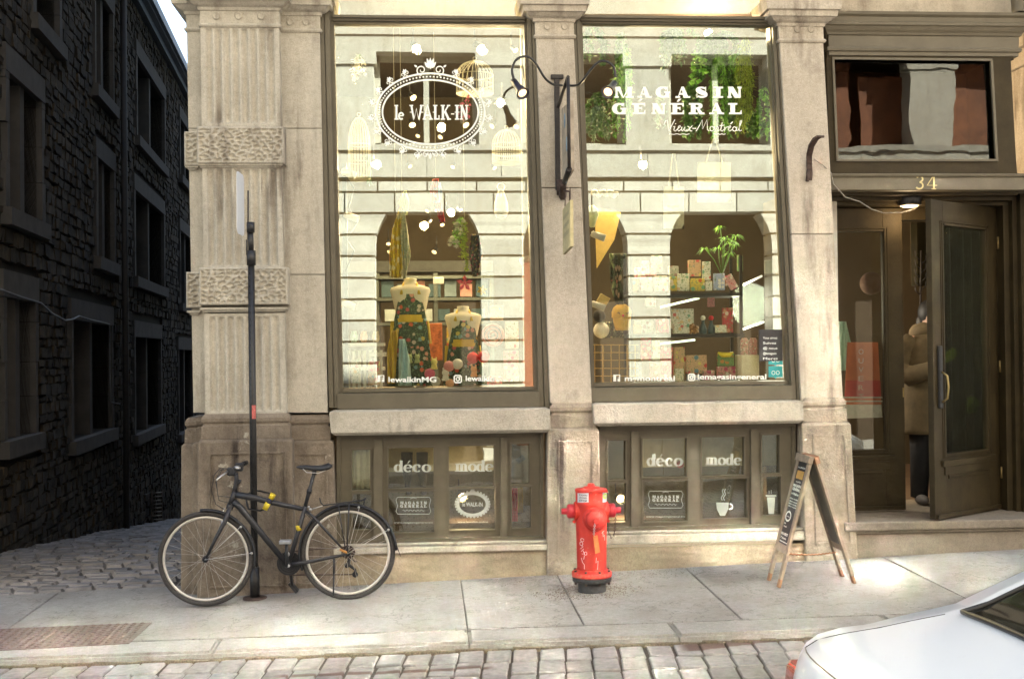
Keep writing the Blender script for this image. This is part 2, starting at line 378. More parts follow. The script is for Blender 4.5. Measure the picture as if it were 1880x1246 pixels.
def didone(sg, ch, x, y, h, w, T, t):
    """fat-face roman letters: thick stems, hair serifs. h cap height, w width, returns nothing"""
    m, M_ = x+T*.75, x+w-T*.75
    def stem(cx, th=T, y0=0, y1=1): sg.bar(cx-th/2, y+h*y0, cx+th/2, y+h*y1)
    def ser(cx, at, l): sg.bar(cx-l/2, y+at*h-(t if at else 0), cx+l/2, y+at*h+(0 if at else t))
    C = lambda px, py: (x+px*w, y+py*h)
    if ch == 'I': stem(x+w/2); ser(x+w/2, 0, T*2.1); ser(x+w/2, 1, T*2.1)
    elif ch == 'N':
        stem(x+w*.16, t*1.3); stem(x+w*.84, t*1.3); sg.poly([C(.02, 1), C(.02+T/w*1.15, 1), C(.88, 0), C(.88-T/w*1.15, 0)])
        ser(x+w*.16, 0, w*.3); ser(x+w*.84, 1, w*.3)
    elif ch == 'M':
        stem(x+w*.12, t*1.3); stem(x+w*.84, T)
        sg.poly([C(.06, 1), C(.06+T/w, 1), C(.52, 0), C(.46, 0)]); sg.poly([C(.78, 1), C(.84, 1), C(.52, 0), C(.46, 0)])
        ser(x+w*.12, 0, w*.24); ser(x+w*.84, 0, T*1.7); ser(x+w*.10, 1, w*.2); ser(x+w*.88, 1, w*.2)
    elif ch == 'A':
        sg.poly([C(.42, 1), C(.52, 1), C(.20, 0), C(.14, 0)]); sg.poly([C(.40, 1), C(.58, 1), C(.92, 0), C(.92-T/w*1.1, 0)])
        sg.bar(x+w*.26, y+h*.28, x+w*.7, y+h*.28+t); ser(x+w*.17, 0, w*.32); ser(x+w*.84, 0, w*.38)
    elif ch in 'EL':
        stem(x+w*.3); ser(x+w*.3, 1, T*2); sg.bar(x+w*.05, y, x+w*.92, y+t)
        sg.poly([C(.92, 0), C(.92, .36), C(.86, .36), C(.76, .05)])
        if ch == 'E':
            sg.bar(x+w*.3, y+h-t, x+w*.9, y+h); sg.poly([C(.9, 1), C(.9, .68), C(.84, .68), C(.74, .95)])
            sg.bar(x+w*.3, y+h*.48, x+w*.66, y+h*.48+t); sg.bar(x+w*.62, y+h*.36, x+w*.68, y+h*.66)
    elif ch == 'R':
        stem(x+w*.24); ser(x+w*.24, 0, T*1.9); ser(x+w*.2, 1, T*1.6)
        sg.stroke([(x+w*.3, y+h-t/2), (x+w*.52, y+h-t/2)]+arc(x+w*.52, y+h*.74, w*.2, h*.26-t/2, 85, -85)+[(x+w*.3, y+h*.48+t/2)], 0, nib=(t, T*.95))
        sg.poly([C(.46, .5), C(.66, .5), C(.96, 0), C(.96-T/w*1.0, 0)]); sg.bar(x+w*.7, y, x+w, y+t)
    elif ch == 'G':
        sg.stroke(arc(x+w*.48, y+h*.5, w*.36, h*.5-t/2, 45, 315, 26), 0, nib=(t, T*1.1))
        stem(x+w*.76, T*.8, 0, .45); sg.bar(x+w*.52, y+h*.42, x+w*.95, y+h*.42+t); sg.bar(x+w*.74, y+h*.64, x+w*.79, y+h)
    elif ch == 'S':
        sg.stroke(arc(x+w*.48, y+h*.75, w*.28, h*.25-t/2, 30, 240, 14)+arc(x+w*.5, y+h*.26, w*.3, h*.26-t/2, 75, -150, 14), [t+(T*1.05-t)*math.exp(-((i-14.5)/5.0)**2) for i in range(30)])
        sg.bar(x+w*.74, y+h*.62, x+w*.8, y+h); sg.bar(x+w*.14, y, x+w*.2, y+h*.38)
    elif ch == 'acute': sg.poly([C(.42, 1.12), C(.55, 1.12), C(.75, 1.38), C(.55, 1.38)])
    # lower case, x-height = h
    elif ch == 'o': sg.stroke(arc(x+w/2, y+h/2, w*.40, h*.5-t/2, 0, 345, 23), 0, closed=True, nib=(t, T))
    elif ch == 'c':
        sg.stroke(arc(x+w/2, y+h/2, w*.38, h*.5-t/2, 40, 315, 20), 0, nib=(t, T)); sg.stroke(arc(x+w*.74, y+h*.74, T*.22, T*.22, 0, 330, 8), T*.4, closed=True)
    elif ch == 'e':
        sg.stroke(arc(x+w/2, y+h/2, w*.38, h*.5-t/2, 5, 315, 22), 0, nib=(t, T)); sg.bar(x+w*.2, y+h*.5, x+w*.86, y+h*.5+t)
    elif ch == 'd':
        sg.stroke(arc(x+w*.42, y+h/2, w*.32, h*.5-t/2, 0, 345, 23), 0, closed=True, nib=(t, T)); stem(x+w*.78, T, 0, 1.5)
        sg.bar(x+w*.78, y, x+w*1.02, y+t); sg.bar(x+w*.58, y+h*1.5-t, x+w*.78, y+h*1.5)
    elif ch == 'm':
        for cx in (.16, .5, .84): stem(x+w*cx, T, 0, .86 if cx > .2 else 1); ser(x+w*cx, 0, T*1.8)
        for cx in (.33, .67): sg.stroke(arc(x+w*cx, y+h*.74, w*.17, h*.24, 180, 10, 8), 0, nib=(t*1.2, T*.9))
        sg.bar(x, y+h-t, x+w*.16, y+h)
# ================================================================== GROUND
def kerbY(X): return -1.860 - .0885*X            # outer edge of the kerb
def kerbI(X): return kerbY(X)+.31
HB = Zp(1003, -.02)
concrete = stone('sidewalk_concrete', (.39, .37, .335), (.32, .30, .27), (.19, .17, .14), .55, 0, .7)
gum(concrete)
kerb_stone = stone('kerb_granite', (.41, .39, .35), (.33, .31, .28), (.22, .195, .16), .45, 0, .6)
dirt = simple('joint_dirt', (.085, .07, .05), .95, var=.4, scale=60, bump=.6)
def sett_mat():
    m = simple('granite_sett', (.275, .25, .225), .8, var=.22, scale=22, bump=.8, bscale=70, island=.16)
    nt = m.node_tree; b = nt.nodes['Principled BSDF']; src = b.inputs['Base Color'].links[0].from_socket
    sx = nt.nodes.new('ShaderNodeSeparateXYZ'); nt.links.new(pos(nt), sx.inputs[0])
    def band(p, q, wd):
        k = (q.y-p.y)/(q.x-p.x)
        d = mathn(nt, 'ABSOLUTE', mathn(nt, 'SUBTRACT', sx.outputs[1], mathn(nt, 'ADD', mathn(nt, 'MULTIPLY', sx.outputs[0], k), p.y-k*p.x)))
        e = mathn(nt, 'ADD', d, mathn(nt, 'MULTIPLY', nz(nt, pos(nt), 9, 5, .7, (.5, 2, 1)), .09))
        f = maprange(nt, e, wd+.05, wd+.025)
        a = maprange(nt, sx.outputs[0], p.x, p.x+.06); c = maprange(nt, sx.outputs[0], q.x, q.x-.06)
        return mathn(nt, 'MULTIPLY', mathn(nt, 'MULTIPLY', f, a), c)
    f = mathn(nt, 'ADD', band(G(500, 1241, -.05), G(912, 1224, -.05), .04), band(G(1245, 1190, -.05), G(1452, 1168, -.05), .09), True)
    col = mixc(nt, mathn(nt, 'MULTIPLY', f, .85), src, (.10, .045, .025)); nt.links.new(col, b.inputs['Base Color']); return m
sett_m = sett_mat()
# far ground: one sheet to the horizon, below everything else
def sheet(name, pts, mat, dz, label=None):
    mb = MB(); mb.add([(x, y, gz(x, y)+dz) for x, y in pts], [tuple(range(len(pts)))]); return struct(mb.build(name, mat))
ground = MB()
def gfn(u, v):
    X = -60+140*u; Y = -60+61*v
    return (X, Y, gz(X, Y)-.20-(.0 if Y > -2 else 0))
ground.grid(gfn, 40, 20); struct(ground.build('ground', simple('far_ground', (.16, .15, .14), .9)))
# road base + setts
rd = MB(); rd.add([(-30, kerbY(-30), gz(-30, kerbY(-30))-.072), (30, kerbY(30), gz(30, kerbY(30))-.072), (30, -9.0, gz(30, -9)-.072), (-30, -9.0, gz(-30, -9)-.072)], [(0, 1, 2, 3)])
def road_mat():
    m, nt, b = new_mat('road_far'); p = pos(nt)
    br = nt.nodes.new('ShaderNodeTexBrick'); nt.links.new(p, br.inputs['Vector'])
    for k, v in (('Scale', 1.0), ('Mortar Size', .012), ('Brick Width', .16), ('Row Height', .25)): br.inputs[k].default_value = v
    br.inputs['Color1'].default_value = (.34, .31, .30, 1); br.inputs['Color2'].default_value = (.29, .27, .26, 1); br.inputs['Mortar'].default_value = (.09, .075, .06, 1)
    nt.links.new(br.outputs[0], b.inputs['Base Color']); b.inputs['Roughness'].default_value = .85
    return m
road = struct(rd.build('road', road_mat())); ORG[road.name] = Vector()
db = MB(); db.add([(-3.9, kerbY(-3.9), gz(-3.9, kerbY(-3.9))-.066), (4.2, kerbY(4.2), gz(4.2, kerbY(4.2))-.066), (4.2, kerbY(4.2)-1.25, gz(4.2, kerbY(4.2)-1.25)-.066), (-3.9, kerbY(-3.9)-1.25, gz(-3.9, kerbY(-3.9)-1.25)-.066)], [(0, 1, 2, 3)])
db.build('joint_sand', dirt, road)
variants = []
def sett_mesh():
    bm = bmesh.new(); bmesh.ops.create_cube(bm, size=1)
    w_, l_ = .152*R.uniform(.96, 1.0), .250*R.uniform(.97, 1.0)
    for v in bm.verts: v.co = Vector((v.co.x*(w_+R.uniform(-.007, .007)), v.co.y*(l_+R.uniform(-.009, .009)), v.co.z*.07))
    bmesh.ops.bevel(bm, geom=[e for e in bm.edges if any(v.co.z > 0 for v in e.verts)], offset=.007, segments=1, affect='EDGES')
    for v in bm.verts:
        if v.co.z > .02: v.co.z += R.uniform(-.003, .003)
    me = bpy.data.meshes.new('sett'); bm.to_mesh(me); bm.free(); me.materials.append(sett_m)
    for p_ in me.polygons: p_.use_smooth = False
    return me
variants = [sett_mesh() for _ in range(9)]
n = 0
for row in range(6):
    X = -3.75+R.uniform(0, .1)
    while X < 3.6:
        Y = kerbY(X)-.03-.257*(row+.5)
        # bond: the joints wander from row to row
        if n < 300 and (row < 5 or X < 2.5):
            o = bpy.data.objects.new('sett', variants[R.randrange(9)]); COL.objects.link(o); o.parent = road
            o.location = (X, Y+R.uniform(-.006, .006), gz(X, Y)-.05-.035+R.uniform(-.004, .004)); o.rotation_euler = (R.uniform(-.02, .02), -GS+R.uniform(-.02, .02), -.0885+R.uniform(-.02, .02)); n += 1
        X += .162*R.uniform(.97, 1.05)
# kerb
JX = [G(855, 1130).x, G(1060, 1124).x, G(1320, 1098).x, G(1727, 1075).x]
JX = [-5.2, -2.9] + JX + [JX[3]+1.5, JX[3]+3.0, JX[3]+4.5]
kb = bpy.data.objects.new('kerb', None); COL.objects.link(kb); ORG['kerb'] = Vector(); struct(kb)
ks = [-22, -9, -5.6, -4.4, -3.05, -1.35, G(862, 1180).x, 1.55, 2.9, 4.25, 5.6, 7, 9, 22]
def slabpoly(name, pts, th, mat, parent, ch=.004, dz=0.0, sub=0):
    """paving piece: polygon pts (x,y) ccw, top on the ground plane, edges softened"""
    bm = bmesh.new(); top = [bm.verts.new((x, y, gz(x, y)+dz)) for x, y in pts]
    f = bm.faces.new(top); r = bmesh.ops.extrude_face_region(bm, geom=[f])
    for v in [g for g in r['geom'] if isinstance(g, bmesh.types.BMVert)]: v.co.z -= 0
    for v in top: v.co.z -= th
    up = [e for e in bm.edges if all(v not in top for v in e.verts)]
    bmesh.ops.bevel(bm, geom=up, offset=ch, segments=2, affect='EDGES')
    mb = MB(); mb.from_bm(bm); return mb.build(name, mat, parent)
for a, b in zip(ks[:-1], ks[1:]):
    slabpoly('kerbstone', [(a+.003, kerbY(a)), (b-.003, kerbY(b)), (b-.003, kerbI(b)-.002), (a+.003, kerbI(a)-.002)], .2, kerb_stone, kb, .018, 0)
gut = MB()
for i in range(90):
    X = -3.8+i*.09; Y = kerbY(X)-.012
    gut.box(X, Y-.03*R.uniform(.6, 1.2), gz(X, Y)-.075, X+.092, Y+.01, gz(X, Y)-.044+R.uniform(-.004, .006))
gut.build('gutter_grit', simple('gutter_grit', (.16, .125, .08), .95, var=.5, scale=80, bump=.8), kb)
# sidewalk slabs
sw = MB(); sw.add([(-30, kerbI(-30)-.1, gz(-30, kerbI(-30))-.03), (30, kerbI(30)-.1, gz(30, kerbI(30))-.03), (30, .8, gz(30, .8)-.03), (-30, .8, gz(-30, .8)-.03)], [(0, 1, 2, 3)])
walk = struct(sw.build('sidewalk', dirt))
tx = G(258, 1162).x
for a, b in zip(JX[:-1], JX[1:]):
    g = .003
    yb = .34 if b < -1.7 else -.02
    if b <= JX[3] and b > -2.5: yb = -.02
    pts = [(a+g, kerbI(a)+.004), (b-g, kerbI(b)+.004), (b-g, yb), (a+g, yb)]
    if a < -1.7 < b: pts = [(a+g, kerbI(a)+.004), (b-g, kerbI(b)+.004), (b-g, -.02), (-1.8, -.02), (-1.86, .34), (a+g, .34)]
    slabpoly('paving_slab', pts, .1, concrete, walk)
slabpoly('paving_slab', [(-22, kerbI(-22)+.004), (-5.21, kerbI(-5.21)+.004), (-5.21, .34), (-22, .34)], .1, concrete, walk)
slabpoly('paving_slab', [(JX[-1]+.01, kerbI(JX[-1])+.004), (22, kerbI(22)+.004), (22, -.02), (JX[-1]+.01, -.02)], .1, concrete, walk)
# tactile plate
c0, c1 = G(279, 1143), G(237, 1181)
rx0 = -4.1
plate_m = simple('rusty_cast_iron', (.17, .12, .095), .75, .15, var=.35, scale=30, bump=.4)
tp = MB(); tp.hexa([Vector((x, y, gz(x, y)+dz)) for dz in (-.004, .005) for x, y in ((rx0, c1.y+.02), (c1.x, c1.y), (c0.x, c0.y), (rx0, c0.y+.14))])
plate = tp.build('tactile_plate', plate_m, loc=(-2.6, -1.2, gz(-2.6, -1.2))); ORG[plate.name] = Vector((-2.6, -1.2, gz(-2.6, -1.2)))
tag(plate, 'rusty iron tactile warning plate with raised domes set in the sidewalk', 'tactile paving')
dm = MB()
for i in range(38):
    for j in range(11):
        X = c1.x-.035-i*.056; t = (j+.5)/11; Y = c1.y+.02+t*(c0.y-c1.y-.02)+(c1.x-X)*.045*t
        q = Vector((X, Y, gz(X, Y)+.004)); dm.lathe([(.0175, 0), (.0155, .005), (.011, .009)], Matrix.Translation(q), 7)
dm.build('dome', plate_m, plate, kind='stuff')
# ================================================================== ALLEY
cob = simple('alley_granite_cobble', (.20, .18, .165), .6, var=.35, scale=9, bump=.5, bscale=50, island=.35)
A0 = P(0, 1005, 3.0); vd = ray(598, 652); AD = Vector((vd.x, vd.y, 0)).normalized(); AN = Vector((AD.y, -AD.x, 0))   # wall direction, outward normal (towards the alley)
def AW(px, py, off=0.0):
    r = ray(px, py); t = ((A0+AN*off)-CAM).dot(AN)/r.dot(AN); return CAM+r*t
def alz(X, Y):
    d = Y-1.2; return gz(X, Y)-(.13*d*d/(d+1.2) if d > 0 else 0)+ .02*noise.noise(Vector((X*.8, Y*.8, 0)))
al = MB()
def alf(u, v):
    X = -5.9-2.6*v+(4.2+2.6*v)*u if False else -8.5+7.2*u; Y = .3+40*v
    return (X, Y, alz(X, Y)-.03)
al.grid(alf, 8, 50); alley = struct(al.build('alley', dirt))
cb = MB(); Y = .38; rows = 0
while Y < 16:
    dy = .115*R.uniform(.92, 1.08); X = -1.9-R.uniform(0, .2)
    wallX = (A0+AD*((Y-A0.y)/AD.y)).x
    while X > wallX-.1 if Y > 2.6 else X > -6.5:
        L_ = R.uniform(.15, .25); z = alz(X, Y); h = R.uniform(-.008, .012)
        a, b = X-L_+.012, X; y0, y1 = Y+.008, Y+dy-.008; e = .018
        o = len(cb.v)
        cb.v += [Vector(q) for q in ((a, y0, z-.03), (b, y0, z-.03), (b, y1, z-.03), (a, y1, z-.03), (a+e, y0+e, z+h), (b-e, y0+e, z+h+R.uniform(-.006, .006)), (b-e, y1-e, z+h+R.uniform(-.006, .006)), (a+e, y1-e, z+h))]
        for f in ((4, 5, 6, 7), (0, 1, 5, 4), (1, 2, 6, 5), (2, 3, 7, 6), (3, 0, 4, 7)): cb.face([o+i for i in f])
        X -= L_
    Y += dy
cb.build('cobblestones', cob, alley, kind='stuff', fix=False)
# ---- alley building
ROOFZ = AW(300, 47, .2).z-.22
ab = thing('stone_warehouse', A0, 'dark rubble stone warehouse along the left side of the alley with deep stone framed windows', 'building')
def WS(s, z, off=0.0): return Vector((A0.x, A0.y, 0))+AD*s+AN*off+Vector((0, 0, z))
def s_of(p): return (p-A0).dot(AD)
wins = [  # outer opening quads in the photograph: TL TR BR BL, number of lights
 ((62, -95), (105, -50), (105, 72), (62, 38), 1), ((174, -8), (205, 14), (204, 190), (172, 158), 2), ((250, 119), (300, 170), (300, 306), (250, 252), 2), ((329, 221), (352, 250), (352, 345), (330, 326), 2),
 ((13, 140), (75, 184), (70, 412), (12, 378), 2), ((178, 293), (207, 313), (206, 487), (176, 467), 2), ((247, 355), (299, 390), (299, 528), (246, 508), 2), ((330, 425), (352, 440), (352, 565), (330, 555), 2),
 ((8, 540), (62, 560), (60, 800), (8, 803), 2), ((133, 588), (202, 597), (203, 795), (130, 798), 2), ((247, 615), (293, 625), (294, 787), (246, 788), 2), ((327, 640), (352, 644), (352, 790), (327, 790), 2)]
rects = []
for q in wins:
    c = [AW(*p) for p in q[:4]]; s0 = (s_of(c[0])+s_of(c[3]))/2; s1 = (s_of(c[1])+s_of(c[2]))/2
    rects.append((s0, s1, (c[2].z+c[3].z)/2, (c[0].z+c[1].z)/2, q[4]))
bf = MB()   # core wall behind the stones with window holes: strips per column
cuts = sorted(set([-2.5, 45.0]+[r[0] for r in rects]+[r[1] for r in rects]))
for a, b in zip(cuts[:-1], cuts[1:]):
    zz = sorted([(r[2], r[3]) for r in rects if r[0] < (a+b)/2 < r[1]]); lo = -6.0
    for z0, z1 in zz+[(ROOFZ, ROOFZ)]:
        if z0 > lo: bf.hexa([WS(a, lo, -.035), WS(b, lo, -.035), WS(b, lo, -.5), WS(a, lo, -.5), WS(a, z0, -.035), WS(b, z0, -.035), WS(b, z0, -.5), WS(a, z0, -.5)])
        lo = max(lo, z1)
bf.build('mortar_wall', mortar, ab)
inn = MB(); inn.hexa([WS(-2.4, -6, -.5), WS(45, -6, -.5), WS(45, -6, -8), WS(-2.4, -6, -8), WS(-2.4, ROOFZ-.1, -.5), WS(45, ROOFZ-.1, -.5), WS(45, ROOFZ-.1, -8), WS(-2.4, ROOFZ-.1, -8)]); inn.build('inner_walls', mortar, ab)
stones = []
z = -3.6
while z < ROOFZ-.05:
    h = R.uniform(.07, .17); s = -2.4+R.uniform(0, .3)
    while s < 32:
        l = R.uniform(.10, .32)*(1 if s < 14 else 1.6); g = .007
        segs = [(s+g, s+l-g)]
        ok = not any(r[0]-.16 < s+l and r[1]+.16 > s and r[2]-.2 < z+h and r[3]+.3 > z for r in rects)
        if ok and z+h < ROOFZ:
            d = R.uniform(.0, .025); c = [(s+g, z+g), (s+l-g, z+g), (s+l-g, z+h-g), (s+g, z+h-g)]
            c = [(x+R.uniform(-.03, .03), y+R.uniform(-.02, .02)) for x, y in c]; m_ = (sum(p[0] for p in c)/4, sum(p[1] for p in c)/4)
            fr = [WS(*(m_[0]+(x-m_[0])*.93, m_[1]+(y-m_[1])*.9), d+R.uniform(-.008, .008)) for x, y in c]
            bk = [WS(x, y, -.03) for x, y in c]; stones.append((s, z, bk+fr))
        s += l
    z += h
def sfaces(mb, a):
    mb.add(a, [(4, 5, 6, 7), (0, 1, 5, 4), (1, 2, 6, 5), (2, 3, 7, 6), (3, 0, 4, 7)])
cand = sorted([q for q in stones if q[1] > 1.2 and q[0] > .0], key=lambda q: q[0])[:288]
ids = set(id(q) for q in cand); rest = MB()
for q in stones:
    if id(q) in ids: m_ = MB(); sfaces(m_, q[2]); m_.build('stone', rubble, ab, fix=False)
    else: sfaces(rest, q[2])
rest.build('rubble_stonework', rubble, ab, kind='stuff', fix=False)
ew = MB(); z = -.6      # street end of the warehouse
while z < ROOFZ-.1:
    h = R.uniform(.09, .2); o_ = .0
    while o_ > -7.5:
        l = R.uniform(.15, .42); d = R.uniform(.0, .025); q = lambda s, oo, zz: WS(s, zz, oo)
        a = [q(-2.5, o_-l+.01, z+.008), q(-2.5, o_-.01, z+.008), q(-2.5, o_-.01, z+h-.008), q(-2.5, o_-l+.01, z+h-.008)]
        b = [q(-2.54-d, o_-l+.02, z+.015), q(-2.54-d, o_-.02, z+.015), q(-2.54-d, o_-.02, z+h-.015), q(-2.54-d, o_-l+.02, z+h-.015)]
        sfaces(ew, a+b); o_ -= l
    z += h
ew.build('end_wall_stonework', rubble, ab, kind='stuff', fix=True)
dark_glass = simple('dark_window_glass', (.012, .015, .018), .08, 0, var=.1)
dark_frame = simple('dark_sash', (.03, .035, .04), .6)
for (s0, s1, z0, z1, nl) in rects:
    def bx(a, b, c, d, o0, o1): wn.hexa([WS(a, c, o1), WS(b, c, o1), WS(b, c, o0), WS(a, c, o0), WS(a, d, o1), WS(b, d, o1), WS(b, d, o0), WS(a, d, o0)])
    k = .12
    wn = MB(); bx(s0, s1, z0, z1, -.36, -.33); f = wn.build('window', dark_glass, ab)
    zz = z0
    while zz < z1-.02:
        h = min(R.uniform(.35, .5), z1-zz); e = R.uniform(-.03, .05)
        for q0, q1 in ((s0-k-e, s0), (s1, s1+k+e)): wn = MB(); bx(q0, q1, zz+.004, zz+h-.004, -.33, .03); wn.build('jamb_stone', alley_dressed, f)
        zz += h
    wn = MB(); bx(s0-k-.04, s1+k+.04, z1+.003, z1+.28, -.33, .035); wn.build('lintel', alley_dressed, f)
    wn = MB(); bx(s0-k-.06, s1+k+.06, z0-.18, z0-.003, -.33, .09); wn.build('sill', alley_dressed, f)
    if nl == 2:
        m_ = (s0+s1)/2; wn = MB(); bx(m_-.09, m_+.09, z0, z1, -.33, -.02); wn.build('mullion', alley_dressed, f)
    wn = MB()
    nb = 4
    for i in range(nb+1): zq = z0+(z1-z0)*i/nb; bx(s0, s1, max(z0, zq-.02), min(z1, zq+.02), -.33, -.30)
    wn.build('sash_bars', dark_frame, f)
rf = MB()
for o0, o1, z0, z1 in ((.0, .10, -.02, .10), (.0, .2, .10, .2), (.14, .27, .14, .30)):
    rf.hexa([WS(-2.5, ROOFZ+z0, o1), WS(45, ROOFZ+z0, o1), WS(45, ROOFZ+z0, -.5 if o0 == 0 else o0), WS(-2.5, ROOFZ+z0, -.5 if o0 == 0 else o0), WS(-2.5, ROOFZ+z1, o1), WS(45, ROOFZ+z1, o1), WS(45, ROOFZ+z1, -.5 if o0 == 0 else o0), WS(-2.5, ROOFZ+z1, -.5 if o0 == 0 else o0)])
rf.build('eaves_gutter', simple('zinc', (.20, .23, .26), .45, .6), ab)
pp = MB(); p0 = AW(216, 100); s_ = s_of(p0); pp.tube([WS(s_, -2.5, .09), WS(s_, ROOFZ, .09)], .05, 10); pp.build('downpipe', simple('grey_pipe', (.04, .036, .034), .6, .3), ab)
cbm = simple('grey_cable', (.12, .125, .14), .6)
cbl = MB(); cbl.tube([AW(x, y, .06) for x, y in ((-10, 528), (0, 531), (38, 545), (75, 556), (95, 575), (120, 588), (135, 586), (145, 580), (170, 588), (201, 595), (202, 700), (204, 738), (220, 741))], .012, 5)
tag(cbl.build('wall_cable', cbm, loc=AW(100, 570)), 'thin grey cable sagging across the dark alley wall below the upper windows', 'cable')
cg = MB()
for i in range(9): cg.tube([AW(278, 905+i*7, .03), AW(297, 903+i*7, .03)], .012, 5)
for x in (278, 297): cg.tube([AW(x, 900, .03), AW(x, 972, .03)], .016, 5)
tag(cg.build('cellar_grille', simple('grille_metal', (.10, .08, .06), .6, .5), loc=AW(288, 970)), 'small barred metal grille low on the alley wall near the corner', 'grille')
# building at the far end of the alley and below the slope
# ================================================================== OPPOSITE BUILDING (seen in the window reflections)
OY = -11.5
opp_stone = stone('sunlit_limestone', (.62, .60, .53), (.53, .50, .44), (.38, .35, .28), .5, .7, island=.16)
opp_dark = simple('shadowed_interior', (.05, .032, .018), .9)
ob = thing('arcaded_stone_building', (3, OY, 0), 'pale rusticated stone building with round arches across the street, seen reflected in the shop windows', 'building')
ZV = lambda y: 1.75+(650-y)/105.5
spring, rad, per, x00 = ZV(452), .93, 2.62, 1.36
crown = spring+rad; belt0, belt1 = ZV(322), ZV(262); uw0, uw1 = ZV(255), ZV(90)
def arch_half(z):
    if z < spring: return rad
    d = z-spring; return math.sqrt(max(0, rad*rad-d*d))
course = .375; ks_ = range(-7, 11)
rs = MB()
for k in ks_:
    cx = x00+per*k    # pier centre
    z = -1.0
    while z < belt0-.04:
        z1 = min(z+course, belt0-.03)
        for sgn in (-1, 1):
            pass
        hl0 = per/2-arch_half(z+.02); hl1 = per/2-arch_half(z1-.05)
        if z1-.05 >= crown-.0: hl0 = hl1 = per/2-.008
        zb, zt = z+.0, z1-.042
        if zt > zb and hl0 > per/2-.02:
            for q in range(3): a_, b_ = cx-per/2+.01+q*per/3+(.3 if round(z/course) % 2 else 0), cx-per/2+(q+1)*per/3-.015+(.3 if round(z/course) % 2 else 0); rs.box(a_, OY-.5, zb, b_, OY, zt)
        elif zt > zb and zt > spring:
            for q in range(5):
                u0, u1 = zb+(zt-zb)*q/5, zb+(zt-zb)*(q+1)/5; h0, h1 = per/2-arch_half(u0), per/2-arch_half(u1)
                rs.hexa([Vector((cx-h0, OY, u0)), Vector((cx+h0, OY, u0)), Vector((cx+h0, OY-.5, u0)), Vector((cx-h0, OY-.5, u0)), Vector((cx-h1, OY, u1)), Vector((cx+h1, OY, u1)), Vector((cx+h1, OY-.5, u1)), Vector((cx-h1, OY-.5, u1))])
        elif zt > zb: rs.hexa([Vector((cx-hl0, OY, zb)), Vector((cx+hl0, OY, zb)), Vector((cx+hl0, OY-.5, zb)), Vector((cx-hl0, OY-.5, zb)), Vector((cx-hl1, OY, zt)), Vector((cx+hl1, OY, zt)), Vector((cx+hl1, OY-.5, zt)), Vector((cx-hl1, OY-.5, zt))])
        z = z1
rs.build('rusticated_courses', opp_stone, ob)
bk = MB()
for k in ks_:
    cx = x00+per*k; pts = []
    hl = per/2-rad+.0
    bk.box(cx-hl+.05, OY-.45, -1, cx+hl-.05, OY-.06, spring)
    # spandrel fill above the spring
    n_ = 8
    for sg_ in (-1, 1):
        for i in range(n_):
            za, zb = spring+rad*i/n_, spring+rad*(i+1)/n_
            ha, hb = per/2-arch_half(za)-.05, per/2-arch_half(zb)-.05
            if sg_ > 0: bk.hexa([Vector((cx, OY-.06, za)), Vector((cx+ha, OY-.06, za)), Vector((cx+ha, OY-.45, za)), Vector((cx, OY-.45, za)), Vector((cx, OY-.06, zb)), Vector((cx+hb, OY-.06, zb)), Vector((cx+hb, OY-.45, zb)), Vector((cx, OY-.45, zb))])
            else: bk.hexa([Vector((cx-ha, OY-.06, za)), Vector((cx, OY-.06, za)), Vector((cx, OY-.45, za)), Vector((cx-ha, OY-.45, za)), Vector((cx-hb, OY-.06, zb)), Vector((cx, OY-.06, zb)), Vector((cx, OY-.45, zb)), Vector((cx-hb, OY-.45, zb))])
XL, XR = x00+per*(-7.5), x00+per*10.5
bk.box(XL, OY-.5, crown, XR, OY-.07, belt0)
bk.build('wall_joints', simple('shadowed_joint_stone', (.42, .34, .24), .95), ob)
# voussoir joints drawn as radial grooves: raised keystones
kv = MB()
for k in ks_:
    ax = x00+per*(k+.5)
    for a in (-44, -17, 17, 44):
        M = Matrix.Translation((ax, OY+.01, spring)) @ Matrix.Rotation(math.radians(a), 4, 'Y')
        kv.box(-.025, -.03, rad+.02, .025, .012, rad+.50 if abs(a) < 30 else rad+.22, M)

bt = MB(); [bt.box(XL+i*1.31, OY-.5, belt0, XL+i*1.31+1.30, OY+.05, belt1-.10) for i in range(36)]; bt.box(XL, OY-.5, belt1-.099, XR, OY+.10, belt1); bt.build('string_course', opp_stone, ob)
up = MB(); H = belt1
for lv in range(4):
    z0 = uw0+lv*3.1; z1 = uw1+lv*3.1
    for k in ks_:
        cx = x00+per*k; up.box(cx-.39, OY-.5, z0-.08, cx+.39, OY+.02, z1); up.box(cx-.44, OY-.4, z1-.22, cx+.44, OY+.06, z1-.001)
    up.box(XL, OY-.5, z1, XR, OY+.05, z0-.08+3.1-.14); up.box(XL, OY-.5, z1+.30, XR, OY+.08, z1+.40); up.box(XL, OY-.5, z0-.08+3.1-.14, XR, OY+.08, z0-.08+3.1-.002)
TOPZ = uw0-.08+4*3.1
up.box(XL, OY-.5, TOPZ, XR, OY+.3, TOPZ+.5); up.build('upper_wall', opp_stone, ob)
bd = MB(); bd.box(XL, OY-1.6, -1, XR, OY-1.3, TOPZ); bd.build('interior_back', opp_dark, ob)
off_white = simple('window_frame_offwhite', (.40, .38, .32), .6)
fr = MB(); shut = []
for lv in range(4):
    z0 = uw0+lv*3.1; z1 = uw1+lv*3.1
    for k in ks_:
        ax = x00+per*(k+.5); a, b = ax-per/2+.39, ax+per/2-.39
        if lv == 0 and k in (2, 3, 4): shut.append((a, b, z0, z1)); continue
        for x in (a+.05, ax, b-.05): fr.box(x-.05, OY-.34, z0, x+.05, OY-.28, z1)
        fr.box(a, OY-.34, z1-.1, b, OY-.28, z1); fr.box(a, OY-.34, z0-.08, b, OY-.28, z0+.02)
